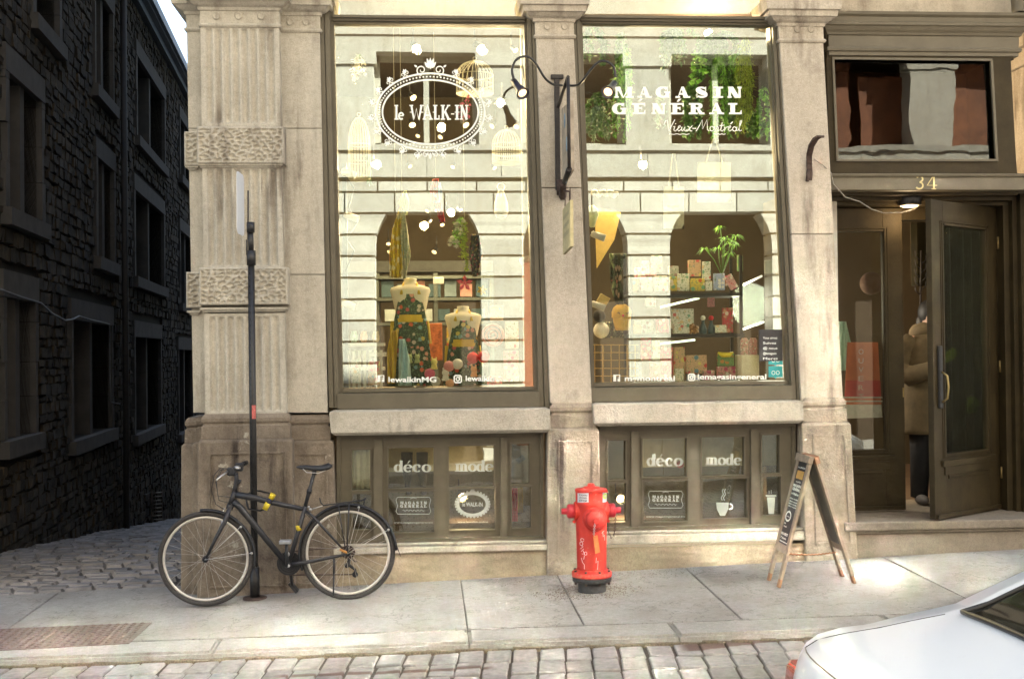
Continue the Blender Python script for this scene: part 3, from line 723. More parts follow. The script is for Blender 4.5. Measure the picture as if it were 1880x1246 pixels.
fr.build('window_frames', off_white, ob)
sh_ = MB()
for a, b, z0, z1 in shut:
    sh_.box(a, OY-.40, z0-.1, (a+b)/2-.08, OY-.36, z1); sh_.box((a+b)/2+.12, OY-.44, z0-.1, b, OY-.40, z1-.3)
sh_.build('reddish_shutters', simple('red_brown_shutter', (.20, .075, .035), .7, var=.4, scale=3), ob)
red = simple('red_shutter_paint', (.25, .07, .03), .6)
rd_ = MB()
for k in (0, 2, 5): ax = x00+per*(k+.5); rd_.box(ax-.93, OY-.8, -1, ax-.2, OY-.7, crown)
rd_.build('reddish_doors', red, ob)
pv = MB(); pv.hexa([Vector((x, y, gz(x, y)+dz)) for dz in (-.2, .06) for x, y in ((-30, OY), (30, OY), (30, -9.0), (-30, -9.0))]); struct(pv.build('far_sidewalk', concrete))
# mirror panes added high opposite to throw soft sun patches on the street
# each hangs before an upper window, tilted so the sun lands on its target
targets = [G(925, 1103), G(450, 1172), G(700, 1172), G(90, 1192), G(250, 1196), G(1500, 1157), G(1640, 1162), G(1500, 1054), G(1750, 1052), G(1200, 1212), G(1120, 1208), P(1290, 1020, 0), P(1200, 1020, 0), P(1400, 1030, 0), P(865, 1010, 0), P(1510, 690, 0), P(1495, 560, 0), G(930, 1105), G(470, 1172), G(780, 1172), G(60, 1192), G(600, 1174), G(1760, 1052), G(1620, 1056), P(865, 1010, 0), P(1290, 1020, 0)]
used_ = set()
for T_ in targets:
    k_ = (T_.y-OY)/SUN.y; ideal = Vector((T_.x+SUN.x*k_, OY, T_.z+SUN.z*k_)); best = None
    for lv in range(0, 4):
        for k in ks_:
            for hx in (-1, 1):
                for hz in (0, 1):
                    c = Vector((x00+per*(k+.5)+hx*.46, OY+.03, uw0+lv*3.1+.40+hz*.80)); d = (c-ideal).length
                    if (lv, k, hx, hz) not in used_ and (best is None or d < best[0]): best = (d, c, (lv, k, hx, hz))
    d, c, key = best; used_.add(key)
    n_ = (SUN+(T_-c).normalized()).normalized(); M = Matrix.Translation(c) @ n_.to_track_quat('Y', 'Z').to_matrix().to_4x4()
    hh = .19 if T_.z < .22 else .32; mb = MB(); mb.box(-.45, -.006, -hh, .45, .006, hh, M); mb.build('aimed_mirror_pane', sun_pane, ob)
# ================================================================== SHOP BUILDING
shop = thing('shop_building', (1.5, 0, 0), 'cream limestone corner shop with two tall display windows, fluted corner pilaster and olive painted woodwork', 'building')
FX = -.12   # front plane of the fluted pilaster
Lf, Rf = line(368, 50, 377, 750), line(512, 50, 525, 750)
Lb, Rb = line(343, 60, 355, 750), line(587, 60, 601, 750)
def fluted(y0, y1):
    mb = MB(); N = 8; m = 10; prof = [(0, 0)]
    for i in range(N):
        a, b = .05+.9*i/N, .05+.9*(i+1)/N
        for j in range(m+1):
            t = j/m; prof.append((a+(b-a)*(.10+.8*t), math.sin(PI*t)**.8*.022 if 0 < j < m else 0.0))
    prof.append((1, 0)); rows = []
    yy = [(y0, 0), (y0+5, 0), (y0+9, .75), (y0+13, 1), (y1-13, 1), (y1-9, .75), (y1-5, 0), (y1, 0)]
    o = 0
    for y, k in yy:
        z = Zp(y, FX); xl, xr = P(Lf(y), y, FX).x, P(Rf(y), y, FX).x
        rows.append([Vector((xl, -.001, z))]+[Vector((xl+(xr-xl)*u, FX+d*k, z)) for u, d in prof]+[Vector((xr, -.001, z))])
    n = len(rows[0]); mb.v = [v for r in rows for v in r]
    for i in range(len(rows)-1):
        for k in range(n-1): mb.face([i*n+k, i*n+k+1, (i+1)*n+k+1, (i+1)*n+k])
    return mb.build('fluted_shaft', limestone, shop)
fluted(52, 234); fluted(306, 492); fluted(571, 754)
mb = MB(); mb.pslab([(Lb(30), 30), (Rb(30), 30), (Rb(235), 235), (Lb(235), 235)], 0, .5); mb.build('pilaster_block', limestone, shop)
mb = MB(); mb.pslab([(Lb(236.5), 236.5), (Rb(236.5), 236.5), (Rb(503), 503), (Lb(503), 503)], 0, .5); mb.build('pilaster_block', limestone, shop)
mb = MB(); mb.pslab([(Lb(504.5), 504.5), (Rb(504.5), 504.5), (Rb(757), 757), (Lb(757), 757)], 0, .5); mb.build('pilaster_block', limestone, shop)
# vermiculated bands: a net of worm ridges over sunk pits
def worms(seed):
    rr = random.Random(seed); return rr
def verm(x0, y0, x1, y1, Yf, seed, name='vermiculated_band'):
    a, b, c = P(x0, y0, Yf), P(x1, y0, Yf), P(x0, y1, Yf); W_, H_ = b.x-a.x, a.z-P(x0, y1, Yf).z
    rr = random.Random(seed); nx, ny = max(2, round(W_/.050)), 8; pts = []
    for j in range(ny):
        for i in range(nx): pts.append(((i+.5+rr.uniform(-.42, .42)+(.5 if j % 2 else 0))*W_/nx, (j+.5+rr.uniform(-.36, .36))*H_/ny))
    nu, nv = int(W_/.0065), int(H_/.0065)
    def fn(u, v):
        px, py = u*W_, v*H_; e = min(px, W_-px, py, H_-py)
        qx = px+.010*noise.noise(Vector((px*30, py*30, seed))); qy = py+.010*noise.noise(Vector((px*30, py*30, seed+9)))
        d = sorted([((qx-x)*.62)**2+((qy-y)*1.25)**2 for x, y in pts])[:2]; g = math.sqrt(d[1])-math.sqrt(d[0])
        pit = min(1, max(0, (g-.006)/.009)); pit = pit*pit*(3-2*pit)
        if e < .022: pit *= max(0, (e-.013)/.009)
        r = .012; rd = 0
        if e < r: rd = r-math.sqrt(max(0, r*r-(r-e)**2))
        return (a.x+px, Yf+rd+pit*.017+.002*noise.noise(Vector((px*50, py*50, 3))), c.z+py)
    mb = MB(); mb.grid(fn, nu, nv)
    # sides
    mb.add([(a.x, Yf+.012, c.z), (b.x, Yf+.012, c.z), (b.x, .02, c.z), (a.x, .02, c.z), (a.x, Yf+.012, a.z), (b.x, Yf+.012, a.z), (b.x, .02, a.z), (a.x, .02, a.z)], [(3, 2, 1, 0), (4, 5, 6, 7), (1, 2, 6, 5), (3, 0, 4, 7)])
    return mb.build(name, limestone, shop, fix=False)
verm(361, 232, 521, 300, -.17, 3); verm(365, 491, 528, 560, -.17, 5)
verm(337.5, 241, 366, 304, -.055, 8); verm(341, 499, 370, 565, -.055, 9)
for (xa, xb, y0, Yq) in ((361, 521, 300, -.155), (365, 528, 560, -.155), (338, 366, 304, -.04), (341, 370, 565, -.04)):
    mb = MB(); post(mb, line(xa+4, y0, xa+5, y0+10), line(xb-4, y0, xb-5, y0+10), [(y0+.5, .008), (y0+4, .008), (y0+5, -.004), (y0+8, -.012), (y0+9, -.03)], Yq+.01, .01); mb.build('band_moulding', limestone, shop)
# capitals
disc = lambda mb, x, y, r, Yf, d=.012: mb.lathe([(r*mpp(Yf), 0), (r*mpp(Yf), d*.6), (r*mpp(Yf)*.75, d), (r*mpp(Yf)*.62, d*.7), (.001, d*.8)], Matrix.Translation(P(x, y, Yf)) @ Matrix.Rotation(PI/2, 4, 'X'), 16)
def capital(L, R_, Yf, yb, dis, name='capital', back=.3):
    mb = MB()
    prof = [(yb+3, -.004), (yb+2, .012), (yb-1, .020), (yb-4, .012), (yb-5, .004), (yb-27, .004), (yb-28, .016), (yb-33, .02), (yb-36, .05), (yb-41, .075), (yb-42, .095), (yb-52, .10), (yb-53, .12), (yb-75, .13), (yb-76, .06), (yb-230, .06)]
    post(mb, L, R_, prof, Yf, back)
    o = mb.build(name, limestone_pink if name == 'pier_capital' else limestone, shop)
    for x, y in dis: m2 = MB(); disc(m2, x, y, 7, Yf-.004); m2.build('roundel', limestone_pink if name == 'pier_capital' else limestone, o)
    return o
capital(Lb, Rb, 0, 61, [(533, 41), (562, 41)], back=.5)
capital(Lf, Rf, FX, 53, [(397, 30), (438, 30), (479, 30)], back=-.001)
Lm, Rm = line(985, 100, 1010, 740), line(1055, 100, 1087, 740)
Lr, Rr_ = line(1433, 100, 1471, 735), line(1513, 100, 1548, 735)
capital(Lm, Rm, 0, 68, [(1005, 49), (1037, 49)], 'pier_capital'); capital(Lr, Rr_, 0, 72, [(1464, 54), (1489, 54)], 'pier_capital')
def pier(L, R_, y0, y1, splits):
    ys = [y0]+splits+[y1]
    for a, b in zip(ys[:-1], ys[1:]):
        mb = MB(); mb.pslab([(L(a+.6), a+.6), (R_(a+.6), a+.6), (R_(b-.6), b-.6), (L(b-.6), b-.6)], 0, .35); mb.build('pier_block', limestone_pink, shop, bevel=.006)
pier(Lm, Rm, 66, 741, [345]); pier(Lr, Rr_, 70, 737, [430])
def base(L, R_, Yf, y0, yb, name, back, mat, d=0.0, panel=True, py=None):
    mb = MB(); prof = [(y0-1, 0), (y0+2, .012), (y0+7, .024), (y0+13, .022), (y0+17, .008), (y0+19, .012), (y0+21, .022), (y0+44, .024)]
    post(mb, L, R_, prof, Yf, back); o = mb.build('pier_base', mat, shop)
    xm = (L(y0)+R_(y0))/2; z0, z1 = Zp(y0+44.5, Yf), Zp(yb, Yf)-.15
    def X(f, y): return P(f(y), y, Yf).x
    x0, x1 = X(L, y0+44)-.045, X(R_, y0+44)+.045; x2, x3 = X(L, yb)-.045, X(R_, yb)+.045
    mb = MB(); D_ = .045
    rings = []
    for z, e in ((z1, 0), (z0-.02, 0), (z0, .018)):
        t = (z0-z)/(z0-z1); a, b = x0+(x2-x0)*t+e, x1+(x3-x1)*t-e
        rings.append([(a, back, z), (a, Yf-D_+e, z), (b, Yf-D_+e, z), (b, back, z)])
    mb.loft(rings); p = mb.build('plinth', mat, shop, bevel=.008)
    if panel:
        m2 = MB(); zt, zb = z0-.10, z1+.15+.12
        a, b = x0+.085, x1-.05; c, e_ = a+(x2-x0)*.8, b+(x3-x1)*.8; Yq = Yf-D_
        t = .012
        for q in ([(a, zt), (b, zt), (b, zt-t), (a, zt-t)], [(c, zb+t), (e_, zb+t), (e_, zb), (c, zb)], [(a, zt-t), (a+t, zt-t), (c+t, zb+t), (c, zb+t)], [(b-t, zt-t), (b, zt-t), (e_, zb+t), (e_-t, zb+t)]):
            f_ = [Vector((x, Yq-.012, z)) for x, z in q]; k_ = [Vector((x, Yq+.01, z)) for x, z in q]
            m2.hexa([f_[3], f_[2], k_[2], k_[3], f_[0], f_[1], k_[1], k_[0]])
        m2.build('panel_moulding', mat, p)
    return p
base(line(366, 750, 364, 1090), line(600, 750, 611, 1090), 0.02, 757, 1090, 'p', .5, plinth_stone)
base(line(346, 750, 344, 1090), line(598, 750, 601, 1090), 0.045, 759, 1100, 'p', .5, plinth_stone, panel=False)
base(line(376, 750, 374, 1090), line(526, 750, 531, 1090), FX, 753, 1092, 'p', -.0, plinth_stone)
base(line(1015, 740, 1013, 1060), line(1087, 740, 1093, 1060), 0, 742, 1063, 'p', .4, plinth_pale)
base(line(1477, 735, 1487, 1040), line(1546, 735, 1563, 1040), 0, 738, 1037, 'p', .45, plinth_pale)
# ---- big display windows
def member(mb, xa0, xb0, xa1, xb1, y0, y1, Yf, Yb): mb.pslab([(xa0, y0), (xb0, y0), (xb1, y1), (xa1, y1)], Yf, Yb)
def ledge(mb, x0, x1, y0, y1, Yf, Yb, tilt=.0):
    z0, z1 = Zp(y0, Yf), Zp(y1, Yf); a, b = P(x0, (y0+y1)/2, Yf).x, P(x1, (y0+y1)/2, Yf).x
    mb.hexa([Vector((a, Yf, z1)), Vector((b, Yf, z1)), Vector((b, Yb, z1)), Vector((a, Yb, z1)), Vector((a, Yf, z0-tilt)), Vector((b, Yf, z0-tilt)), Vector((b, Yb, z0)), Vector((a, Yb, z0))])
GYP = .13   # glass plane
def shop_window(lab, OL, OR, IL, IR, yt, yb, ytop_frame, ybot_frame):
    """OL/OR outer, IL/IR inner edges as photo lines"""
    mb = MB(); T = -190
    for (o, i) in ((OL, IL), (IR, OR)):
        a = (lambda y, o=o, i=i: o(y)); b = (lambda y, o=o, i=i: i(y))
        mid = lambda y, a=a, b=b, k=.55: a(y)+(b(y)-a(y))*(k if o is OL else 1-k)
        # three stepped strips, deepest next to the glass
        seq = [(0, .32, .03), (.32, .40, .055), (.40, .72, .04), (.72, .80, .07), (.80, 1, .085)]
        for k0, k1, Yq in seq:
            if o is IR or (o is not OL): k0, k1 = 1-k1, 1-k0
            f0 = lambda y: a(y)+(b(y)-a(y))*k0; f1 = lambda y: a(y)+(b(y)-a(y))*k1
            mb.pslab([(f0(T), T), (f1(T), T), (f1(ybot_frame), ybot_frame), (f0(ybot_frame), ybot_frame)], Yq, .2)
    xl, xr = OL(30), OR(30)
    ledge(mb, IL(28)-2, IR(28)+2, yt-18, yt-11, .035, .2, .01); ledge(mb, IL(35)-2, IR(35)+2, yt-11, yt-5, .06, .2); ledge(mb, IL(40)-2, IR(40)+2, yt-5, yt, .085, .2)
    ledge(mb, IL(yb)-2, IR(yb)+2, yb, yb+7, .085, .2, .008); ledge(mb, IL(yb)-9, IR(yb)+9, yb+7, ybot_frame-1, .02, .2, .012)
    f = mb.build('display_window', paint, shop, label=lab)
    g = MB(); q = [(IL(yt)-3, yt-3), (IR(yt)+3, yt-3), (IR(yb)+3, yb+3), (IL(yb)-3, yb+3)]; g.pslab(q, GYP, GYP+.006); g.build('glass_pane', glass_shop, f)
    g = MB(); q = [(IL(-180)-3, -180), (IR(-180)+3, -180), (IR(yt-19)+3, yt-16), (IL(yt-19)-3, yt-16)]; g.pslab(q, GYP-.02, GYP-.014); g.build('transom_pane', glass_shop, f)
    return f
w1 = shop_window('display window with the oval crest lettering', line(586, 60, 604, 745), line(985, 100, 1009, 740), line(613, 40, 629, 711), line(962, 40, 981, 706), 46, 709, 28, 748)
w2 = shop_window('display window full of plants with the large serif lettering', line(1054, 100, 1084, 740), line(1434, 100, 1472, 735), line(1069, 40, 1092, 708), line(1413, 40, 1446, 701), 42, 704, 28, 741)
def px(x0, y0, sx, sy, Y): return lambda u, v: P(x0+u*sx, y0-v*sy, Y)
LY = GYP-.003
sg = Sign(px(0, 0, 1, -1, LY), (0, -.00012, 0))   # local = photo pixels, v downwards
def txt(s, word, x, y, adv, h, ws, T, t, mp):
    pass
class Row:
    def __init__(s, Y=LY): s.g = Sign(lambda u, v: P(u, -v, Y), (0, -.00012, 0))
r1 = Row()
for word, x0, x1, yb_ in (('MAGASIN', 1128, 1362, 180), ('GENERAL', 1125, 1364, 210)):
    r1.g.mark()
    wd = {'M': 1.5, 'I': .75}; tot = sum(wd.get(c, 1.2)+.38 for c in word)-.38; k = (x1-x0)/tot; x = x0
    for i, c in enumerate(word):
        w_ = wd.get(c, 1.2)*k; didone(r1.g, c, x, -yb_, 20.5, w_, 8.6, 3.2)
        if word[0] == 'G' and i in (1, 3): didone(r1.g, 'acute', x, -yb_, 20.5, w_, 8, 3)
        x += w_+.38*k
# script line as single strokes
def script(g, x, y, s):
    A = lambda *p: [(x+a*s, y+b*s) for a, b in p]
    th = 1.4
    g.stroke(A((-3, 12), (0, 19), (3, 20), (5, 4), (6, 0), (12, 12), (17, 21)), th)          # V
    g.stroke(A((14, 8), (17, 9), (15, 2), (18, 0), (22, 4)), th); g.stroke(A((18, 13), (19, 14)), 1.8)
    g.stroke(A((22, 4), (27, 8), (27, 10), (24, 9), (22, 3), (24, 0), (30, 4)), th)             # e
    g.stroke(A((30, 8), (29, 2), (31, 0), (36, 8), (35, 1), (38, 0), (40, 4)), th)                # u
    g.stroke(A((40, 9), (43, 8), (45, 1), (49, 0)), th); g.stroke(A((49, 10), (40, 0)), th)             # x
    g.stroke(A((49, 5), (56, 5)), 1.6)
    g.stroke(A((56, 0), (62, 10), (67, 21), (68, 4), (76, 21), (77, 3), (80, 0)), th)                   # M
    g.stroke([(x+s*a, y+s*b) for a, b in arc(85, 4.5, 3.4, 4.2, 0, 350, 12)], th)
    g.stroke(A((90, 8), (90, 0), (95, 8), (97, 7), (96, 1), (99, 2)), th)
    g.stroke(A((104, 16), (101, 2), (104, 0), (107, 3)), th); g.stroke(A((99, 10), (108, 11)), th)
    g.stroke(A((108, 8), (108, 0), (111, 7), (115, 8)), th)
    g.stroke(A((115, 4), (120, 8), (119, 10), (116, 8), (115, 3), (118, 0), (122, 3)), th); g.stroke(A((119, 13), (123, 17)), 1.6)
    g.stroke([(x+s*a, y+s*b) for a, b in arc(126.5, 4, 3.4, 4, 20, 350, 12)], th); g.stroke(A((131, 8), (130, 1), (133, 1)), th)
    g.stroke(A((133, 1), (139, 16), (140, 20), (137, 19), (135, 4), (136, 0), (140, 2)), th)
r1.g.mark(); script(r1.g, 1222, -241, 1.0)
for x, w_ in ((1228, 38), (1310, 22)):
    r1.g.stroke([(x+w_*i/12, -246.5+.7*math.sin(i*1.7)) for i in range(13)], 1.1)
r1.g.mark(); r1.g.text('mgmontreal', 1147, -699, 9.5, 92, .02); r1.g.mark(); r1.g.text('lemagasingeneral', 1281, -696, 9.5, 126, .02)
def fb(g, x, y, s):
    g.poly([(x, y), (x+s, y), (x+s, y+s*.2), (x+s*.78, y+s*.2), (x+s*.62, y), (x, y)][:3]+[(x+s, y+s), (x, y+s)])
def insta(g, x, y, s):
    g.stroke([(x+s*.15, y), (x+s*.85, y), (x+s, y+s*.15), (x+s, y+s*.85), (x+s*.85, y+s), (x+s*.15, y+s), (x, y+s*.85), (x, y+s*.15)], 2.2, closed=True)
    g.stroke(arc(x+s/2, y+s/2, s*.24, s*.24, 0, 345, 16), 1.9, closed=True); g.stroke(arc(x+s*.78, y+s*.78, .8, .8, 0, 300, 5), 1, closed=True)
def fbook(g, x, y, s):   # white tile with the f left open
    g.bar(x, y, x+s*.42, y+s); g.bar(x+s*.78, y, x+s, y+s*.42); g.bar(x+s*.6, y, x+s*.78, y+s*.34) if False else None
    g.bar(x+s*.42, y+s*.86, x+s*.6, y+s); g.bar(x+s*.6, y+s*.9, x+s, y+s); g.bar(x+s*.86, y+s*.42, x+s, y+s*.9); g.bar(x+s*.62, y+s*.52, x+s*.86, y+s*.62)
    g.bar(x+s*.62, y, x+s*.8, y+s*.4)
r1.g.mark(); fbook(r1.g, 1126, -700, 12.5); r1.g.mark(); insta(r1.g, 1264, -698, 11.5)
r1.g.build('window_lettering', white_vinyl, w2)
# oval crest
r2 = Row(); g = r2.g; cx, cy = 790, -206
def ring(rx, ry, w_): g.stroke(arc(cx, cy, rx, ry, 0, 357, 96), w_, closed=True)
ring(100, 71, 3.2); ring(88, 59, 3.0)
for i in range(92):
    a = 2*PI*i/92; x, y = cx+94*math.cos(a), cy+65*math.sin(a); g.stroke(arc(x, y, .85, .85, 0, 300, 5), 1.7, closed=True)
def spiral(x, y, r, a0, turns, dirn, w_):
    n_ = 18; g.stroke([(x+r*(1-.82*i/n_)*math.cos(a0+dirn*turns*2*PI*i/n_), y+r*(1-.82*i/n_)*math.sin(a0+dirn*turns*2*PI*i/n_)) for i in range(n_+1)], [w_*(1.0-.3*i/n_) for i in range(n_+1)])
def leaf(x, y, a, l, w_):
    c, s_ = math.cos(a), math.sin(a); pts = [(0, 0), (.35, .5), (.7, .35), (1, 0), (.7, -.35), (.35, -.5)]
    g.poly([(x+l*u*c-w_*v*s_, y+l*u*s_+w_*v*c) for u, v in pts])
for q in (-1, 1):
    for a in (72, 55, 38, 22, 6, -12, -28, -42, -58, -75):
        for sgn in ((1, -1) if abs(a) < 76 else (1,)):
            pass
    for i, a in enumerate((64, 46, 29, 12, -8, -26, -44, -62, -78)):
        t = math.radians(a); x, y = cx+q*104*math.cos(t), cy+75*math.sin(t); out = math.atan2(math.sin(t)*104, q*math.cos(t)*75)
        tx_, ty_ = -math.sin(out)*q, math.cos(out)*q
        spiral(x+math.cos(out)*3.5+tx_*4, y+math.sin(out)*3.5+ty_*4, 5.2, out+PI, 1.15, q, 1.6)
        spiral(x+math.cos(out)*2.5-tx_*5, y+math.sin(out)*2.5-ty_*5, 4.0, out+PI, 1.05, -q, 1.5)
        leaf(x+math.cos(out)*3, y+math.sin(out)*3, out+.5*q, 9, 4.2); leaf(x+math.cos(out)*3, y+math.sin(out)*3, out-.5*q, 7, 3.4); leaf(x+math.cos(out)*5, y+math.sin(out)*5, out, 7.5, 3.2)
    spiral(cx+q*16, cy+77, 10, -PI/2, 1.3, q, 2.2)
    leaf(cx+q*2, cy+80, PI/2-q*.62, 15, 6); leaf(cx+q*2, cy+84, PI/2-q*.28, 16, 5)
    leaf(cx+q*24, cy+82, PI/2-q*.9, 7, 4); leaf(cx+q*3, cy-74, -PI/2+q*.7, 10, 4); spiral(cx+q*9, cy-78, 5, PI/2, 1.2, -q, 1.8)
leaf(cx, cy+78, PI/2, 22, 7); leaf(cx, cy-74, -PI/2, 13, 6)
g.mark()
bx_ = lambda x, y, a, b: g.bar(x, -y, a, -b)
def L_(x, y0, y1, w_=5): bx_(x, y1, x+w_, y0)
def serif(x, y, l): bx_(x-l/2, y+1, x+l/2, y-1)
yT, yB = 193, 220
L_(726, yT, yB, 3.6); serif(727.5, yT+1, 7); serif(727.8, yB-1, 8)
g.stroke(arc(736.5, -213.2, 4.2, 5.8, 10, 310, 16), [2.8]*17); g.bar(733, -213.5, 740.5, -211.8)
def dec(x0, pts, w_): g.stroke([(x0+a, -(yB-b)) for a, b in pts], w_)
dec(755, [(0, 27), (5, 0), (9.5, 20), (14, 0), (19, 27)], 3.6); serif(755, yT+1, 7); serif(774.5, yT+1, 7); g.bar(752.5, -207, 757, -205.5); g.bar(771, -207, 777, -205.5)
dec(778.5, [(0, 0), (6.5, 27), (13, 0)], 3.8); g.bar(781, -213, 790, -211); serif(779, yB-1, 6); serif(791.5, yB-1, 7)
L_(797, yT, yB, 4.2); serif(799, yT+1, 8); g.bar(797, -220, 807, -217.5); g.bar(805, -220, 807, -212); g.bar(794.5, -207, 797, -205.5)
L_(811, yT, yB, 4.2); serif(813, yT+1, 8); serif(813, yB-1, 8); dec(815, [(0, 12), (8, 26)], 2.4); dec(817, [(0, 15), (7, 0)], 4.2); serif(824.5, yB-1, 7); serif(823.5, yT+1, 6)
g.bar(828, -210.5, 834, -208.5)
L_(837, yT, yB, 4.2); serif(839, yT+1, 8); serif(839, yB-1, 8); g.bar(834.7, -207, 843.5, -205.5)
L_(846, yT, yB, 2.6); L_(855.5, yT, yB, 2.6); dec(847, [(0, 27), (10, 0)], 4.2); serif(847, yT+1, 6); serif(857, yT+1, 6); serif(847, yB-1, 6)
g.mark(); g.text('lewalkinMG', 713, -701, 9.5, 88, .02); g.mark(); g.text('lewalkin', 855, -699, 9.5, 52, .02); g.text('magasin', 912, -698, 9.5, 52, .02) if False else None
g.mark(); fbook(g, 693, -701, 12.5); g.mark(); insta(g, 834, -702, 13)
g.build('crest_and_lettering', white_vinyl, w1)
# stone sills
for (a, b, y0, y1) in ((604, 1010, 749, 795), (1088, 1475, 742, 785)):
    mb = MB(); post(mb, line(a, y0, a+4, y1), line(b, y0, b+1, y1), [(y0, -.03), (y0+3, 0), (y1-6, .0), (y1-3, -.012), (y1, -.03)], -.075, .3); mb.build('window_sill', limestone, shop)
# ---- basement windows
def cutframe(mb, x0, x1, y0, y1, panes, Yf, Yb):
    xs = sorted(set([x0, x1]+[p[0] for p in panes]+[p[2] for p in panes]))
    for a, b in zip(xs[:-1], xs[1:]):
        pp_ = sorted([(p[1], p[3]) for p in panes if p[0] <= a and p[2] >= b]); lo = y0
        for u, v in pp_+[(y1, y1)]:
            if u > lo: mb.rect(a, lo, b, u, Yf, Yb)
            lo = v
sheer = simple('pale_curtain', (.85, .82, .68), .8, var=.1, scale=8)  # bright colour stands in for reflected sunlight on the curtain
def basement(lab, x0, x1, y0, y1, panes, posts, words, ox, oy):
    Yf = .10; mb = MB(); cutframe(mb, x0, x1, y0, y1, panes, Yf, .17)
    for a, b in posts: mb.rect(a, y0+12, b, y1-8, Yf-.035, Yf)
    mb.rect(x0, y0, x1, y0+7, Yf-.045, Yf-.001); mb.rect(x0, y1-9, x1, y1, Yf-.05, Yf-.001)
    for a, b in ((x0, x0+7), (x1-6, x1)): mb.rect(a, y0+7, b, y1-9, Yf-.03, Yf)
    f = mb.build('basement_window', paint, shop, label=lab)
    bd_ = MB()
    for (a, b, c, d) in panes:
        g_ = MB(); g_.rect(a-1, b-1, c+1, d+1, .135, .14); g_.build('pane', glass_base, f)
        for e in ((a-2.5, b-2.5, c+2.5, b), (a-2.5, d, c+2.5, d+2.5), (a-2.5, b, a, d), (c, b, c+2.5, d)): bd_.rect(*e, Yf-.012, Yf+.02)
    bd_.build('glazing_beads', paint, f)
    r = Row(.13)
    words(r.g); r.g.build('window_lettering', frost_vinyl, f)
    return f
def word(g, w_, x, y, h, adv, T, t):
    for c in w_:
        if c == 'E': didone(g, 'e', x, y, h, adv*.95, T, t); g.poly([(x+adv*.4, y+h*1.15), (x+adv*.5, y+h*1.15), (x+adv*.75, y+h*1.5), (x+adv*.6, y+h*1.5)]); x += adv; continue
        k = 1.55 if c == 'm' else 1.0; didone(g, c, x, y, h, adv*.95*k, T, t); x += adv*k
def badge(g, x, y, s=1.0):
    g.stroke([(x+3, y+31*s), (x+61*s, y+31*s), (x+64*s, y+26*s), (x+61*s, y+15*s), (x+64*s, y+5*s), (x+61*s, y), (x+3, y), (x, y+5*s), (x+3, y+15*s), (x, y+26*s)], .9, closed=True)
    for wd_, yy in (('MAGASIN', 18), ('GENERAL', 12)):
        for i, c in enumerate(wd_): didone(g, c, x+8*s+i*7.2*s, y+yy*s, 5.2*s, 5.6*s, 2.0, .8)
    g.stroke([(x+12*s+40*s*i/20, y+6.5*s+1.6*math.sin(i*1.9)) for i in range(21)], .8)
    g.text('www.magasingeneral.biz', x-4, y-17*s, 3.0, 72*s); g.stroke([(x+26*s, y+28*s), (x+32*s, y+30*s), (x+38*s, y+28*s)], .8)
def words1(g):
    word(g, 'dEco', 724, -866, 14, 17, 5, 1.4); g.mark(); word(g, 'mode', 836, -865, 14, 15.5, 5, 1.4)
    g.mark(); badge(g, 727, -943); g.mark()
    c = (867.5, -925); g.stroke(arc(c[0], c[1], 27, 20, 0, 350, 40), 5.5, closed=True)
    for i in range(30):
        a = 2*PI*i/30; g.stroke(arc(c[0]+31*math.cos(a), c[1]+23.5*math.sin(a), 1.4, 1.4, 0, 300, 5), 1.7, closed=True)
    for a, l in ((PI/2, 8), (PI/2-.6, 6), (PI/2+.6, 6)): g.poly([(c[0]-2, c[1]+23), (c[0]+2, c[1]+23), (c[0]+l*math.cos(a)+.5, c[1]+23+l*math.sin(a)), (c[0]+l*math.cos(a)-.5, c[1]+23+l*math.sin(a))])
    g.text('le WALK-IN', 849, -929, 7.5, 37, .02); g.text('www.lewalkin.online', 840, -959, 3.2, 56)
def words2(g):
    word(g, 'dEco', 1188, -855, 14.5, 16.5, 5.2, 1.4); g.mark(); word(g, 'mode', 1296, -853, 13.5, 14.5, 5, 1.4)
    g.mark(); badge(g, 1190, -932); g.mark()
    cup = [(1315, -922), (1338, -922), (1337, -934), (1331, -946), (1322, -946), (1316, -934)]; g.poly([cup[i] for i in (0, 5, 4, 3, 2, 1)])
    g.stroke(arc(1340, -929, 5, 5, 100, -110, 10), 2.0)
    for dx in (0, 4): g.stroke([(1326+dx, -918), (1324+dx, -913), (1328+dx, -907), (1326+dx, -901), (1328+dx, -897)], 1.4)
    g.mark(); g.poly([(1408, -912), (1423, -912), (1421, -943), (1411, -943)]); g.bar(1406, -911, 1425, -908); g.stroke([(1412, -900), (1412, -906)], 1); g.stroke([(1416, -899), (1416, -906)], 1)
b1 = basement('basement window behind the rear wheel of the bicycle', 618, 998, 791, 994, [(646, 821, 679.5, 895), (647, 901, 681, 966), (713, 819, 796, 892), (713, 899, 797, 973), (824, 817, 907, 891.5), (825, 896.5, 909, 970.5), (939, 815, 972, 888), (940, 893.5, 975, 969)], [(686, 702), (919, 931)], words1, 0, 0)
b2 = basement('basement window between the hydrant and the sandwich board', 1100, 1461, 783, 981, [(1116, 812, 1148.5, 884), (1117.5, 890, 1149.5, 962), (1180, 809, 1261, 880), (1182, 888, 1262.5, 963), (1288.7, 808, 1367, 879), (1290, 885.5, 1372, 959), (1399, 805.6, 1431.5, 877), (1400.6, 883, 1434, 955)], [(1159, 1172), (1379, 1391)], words2, 0, 0)
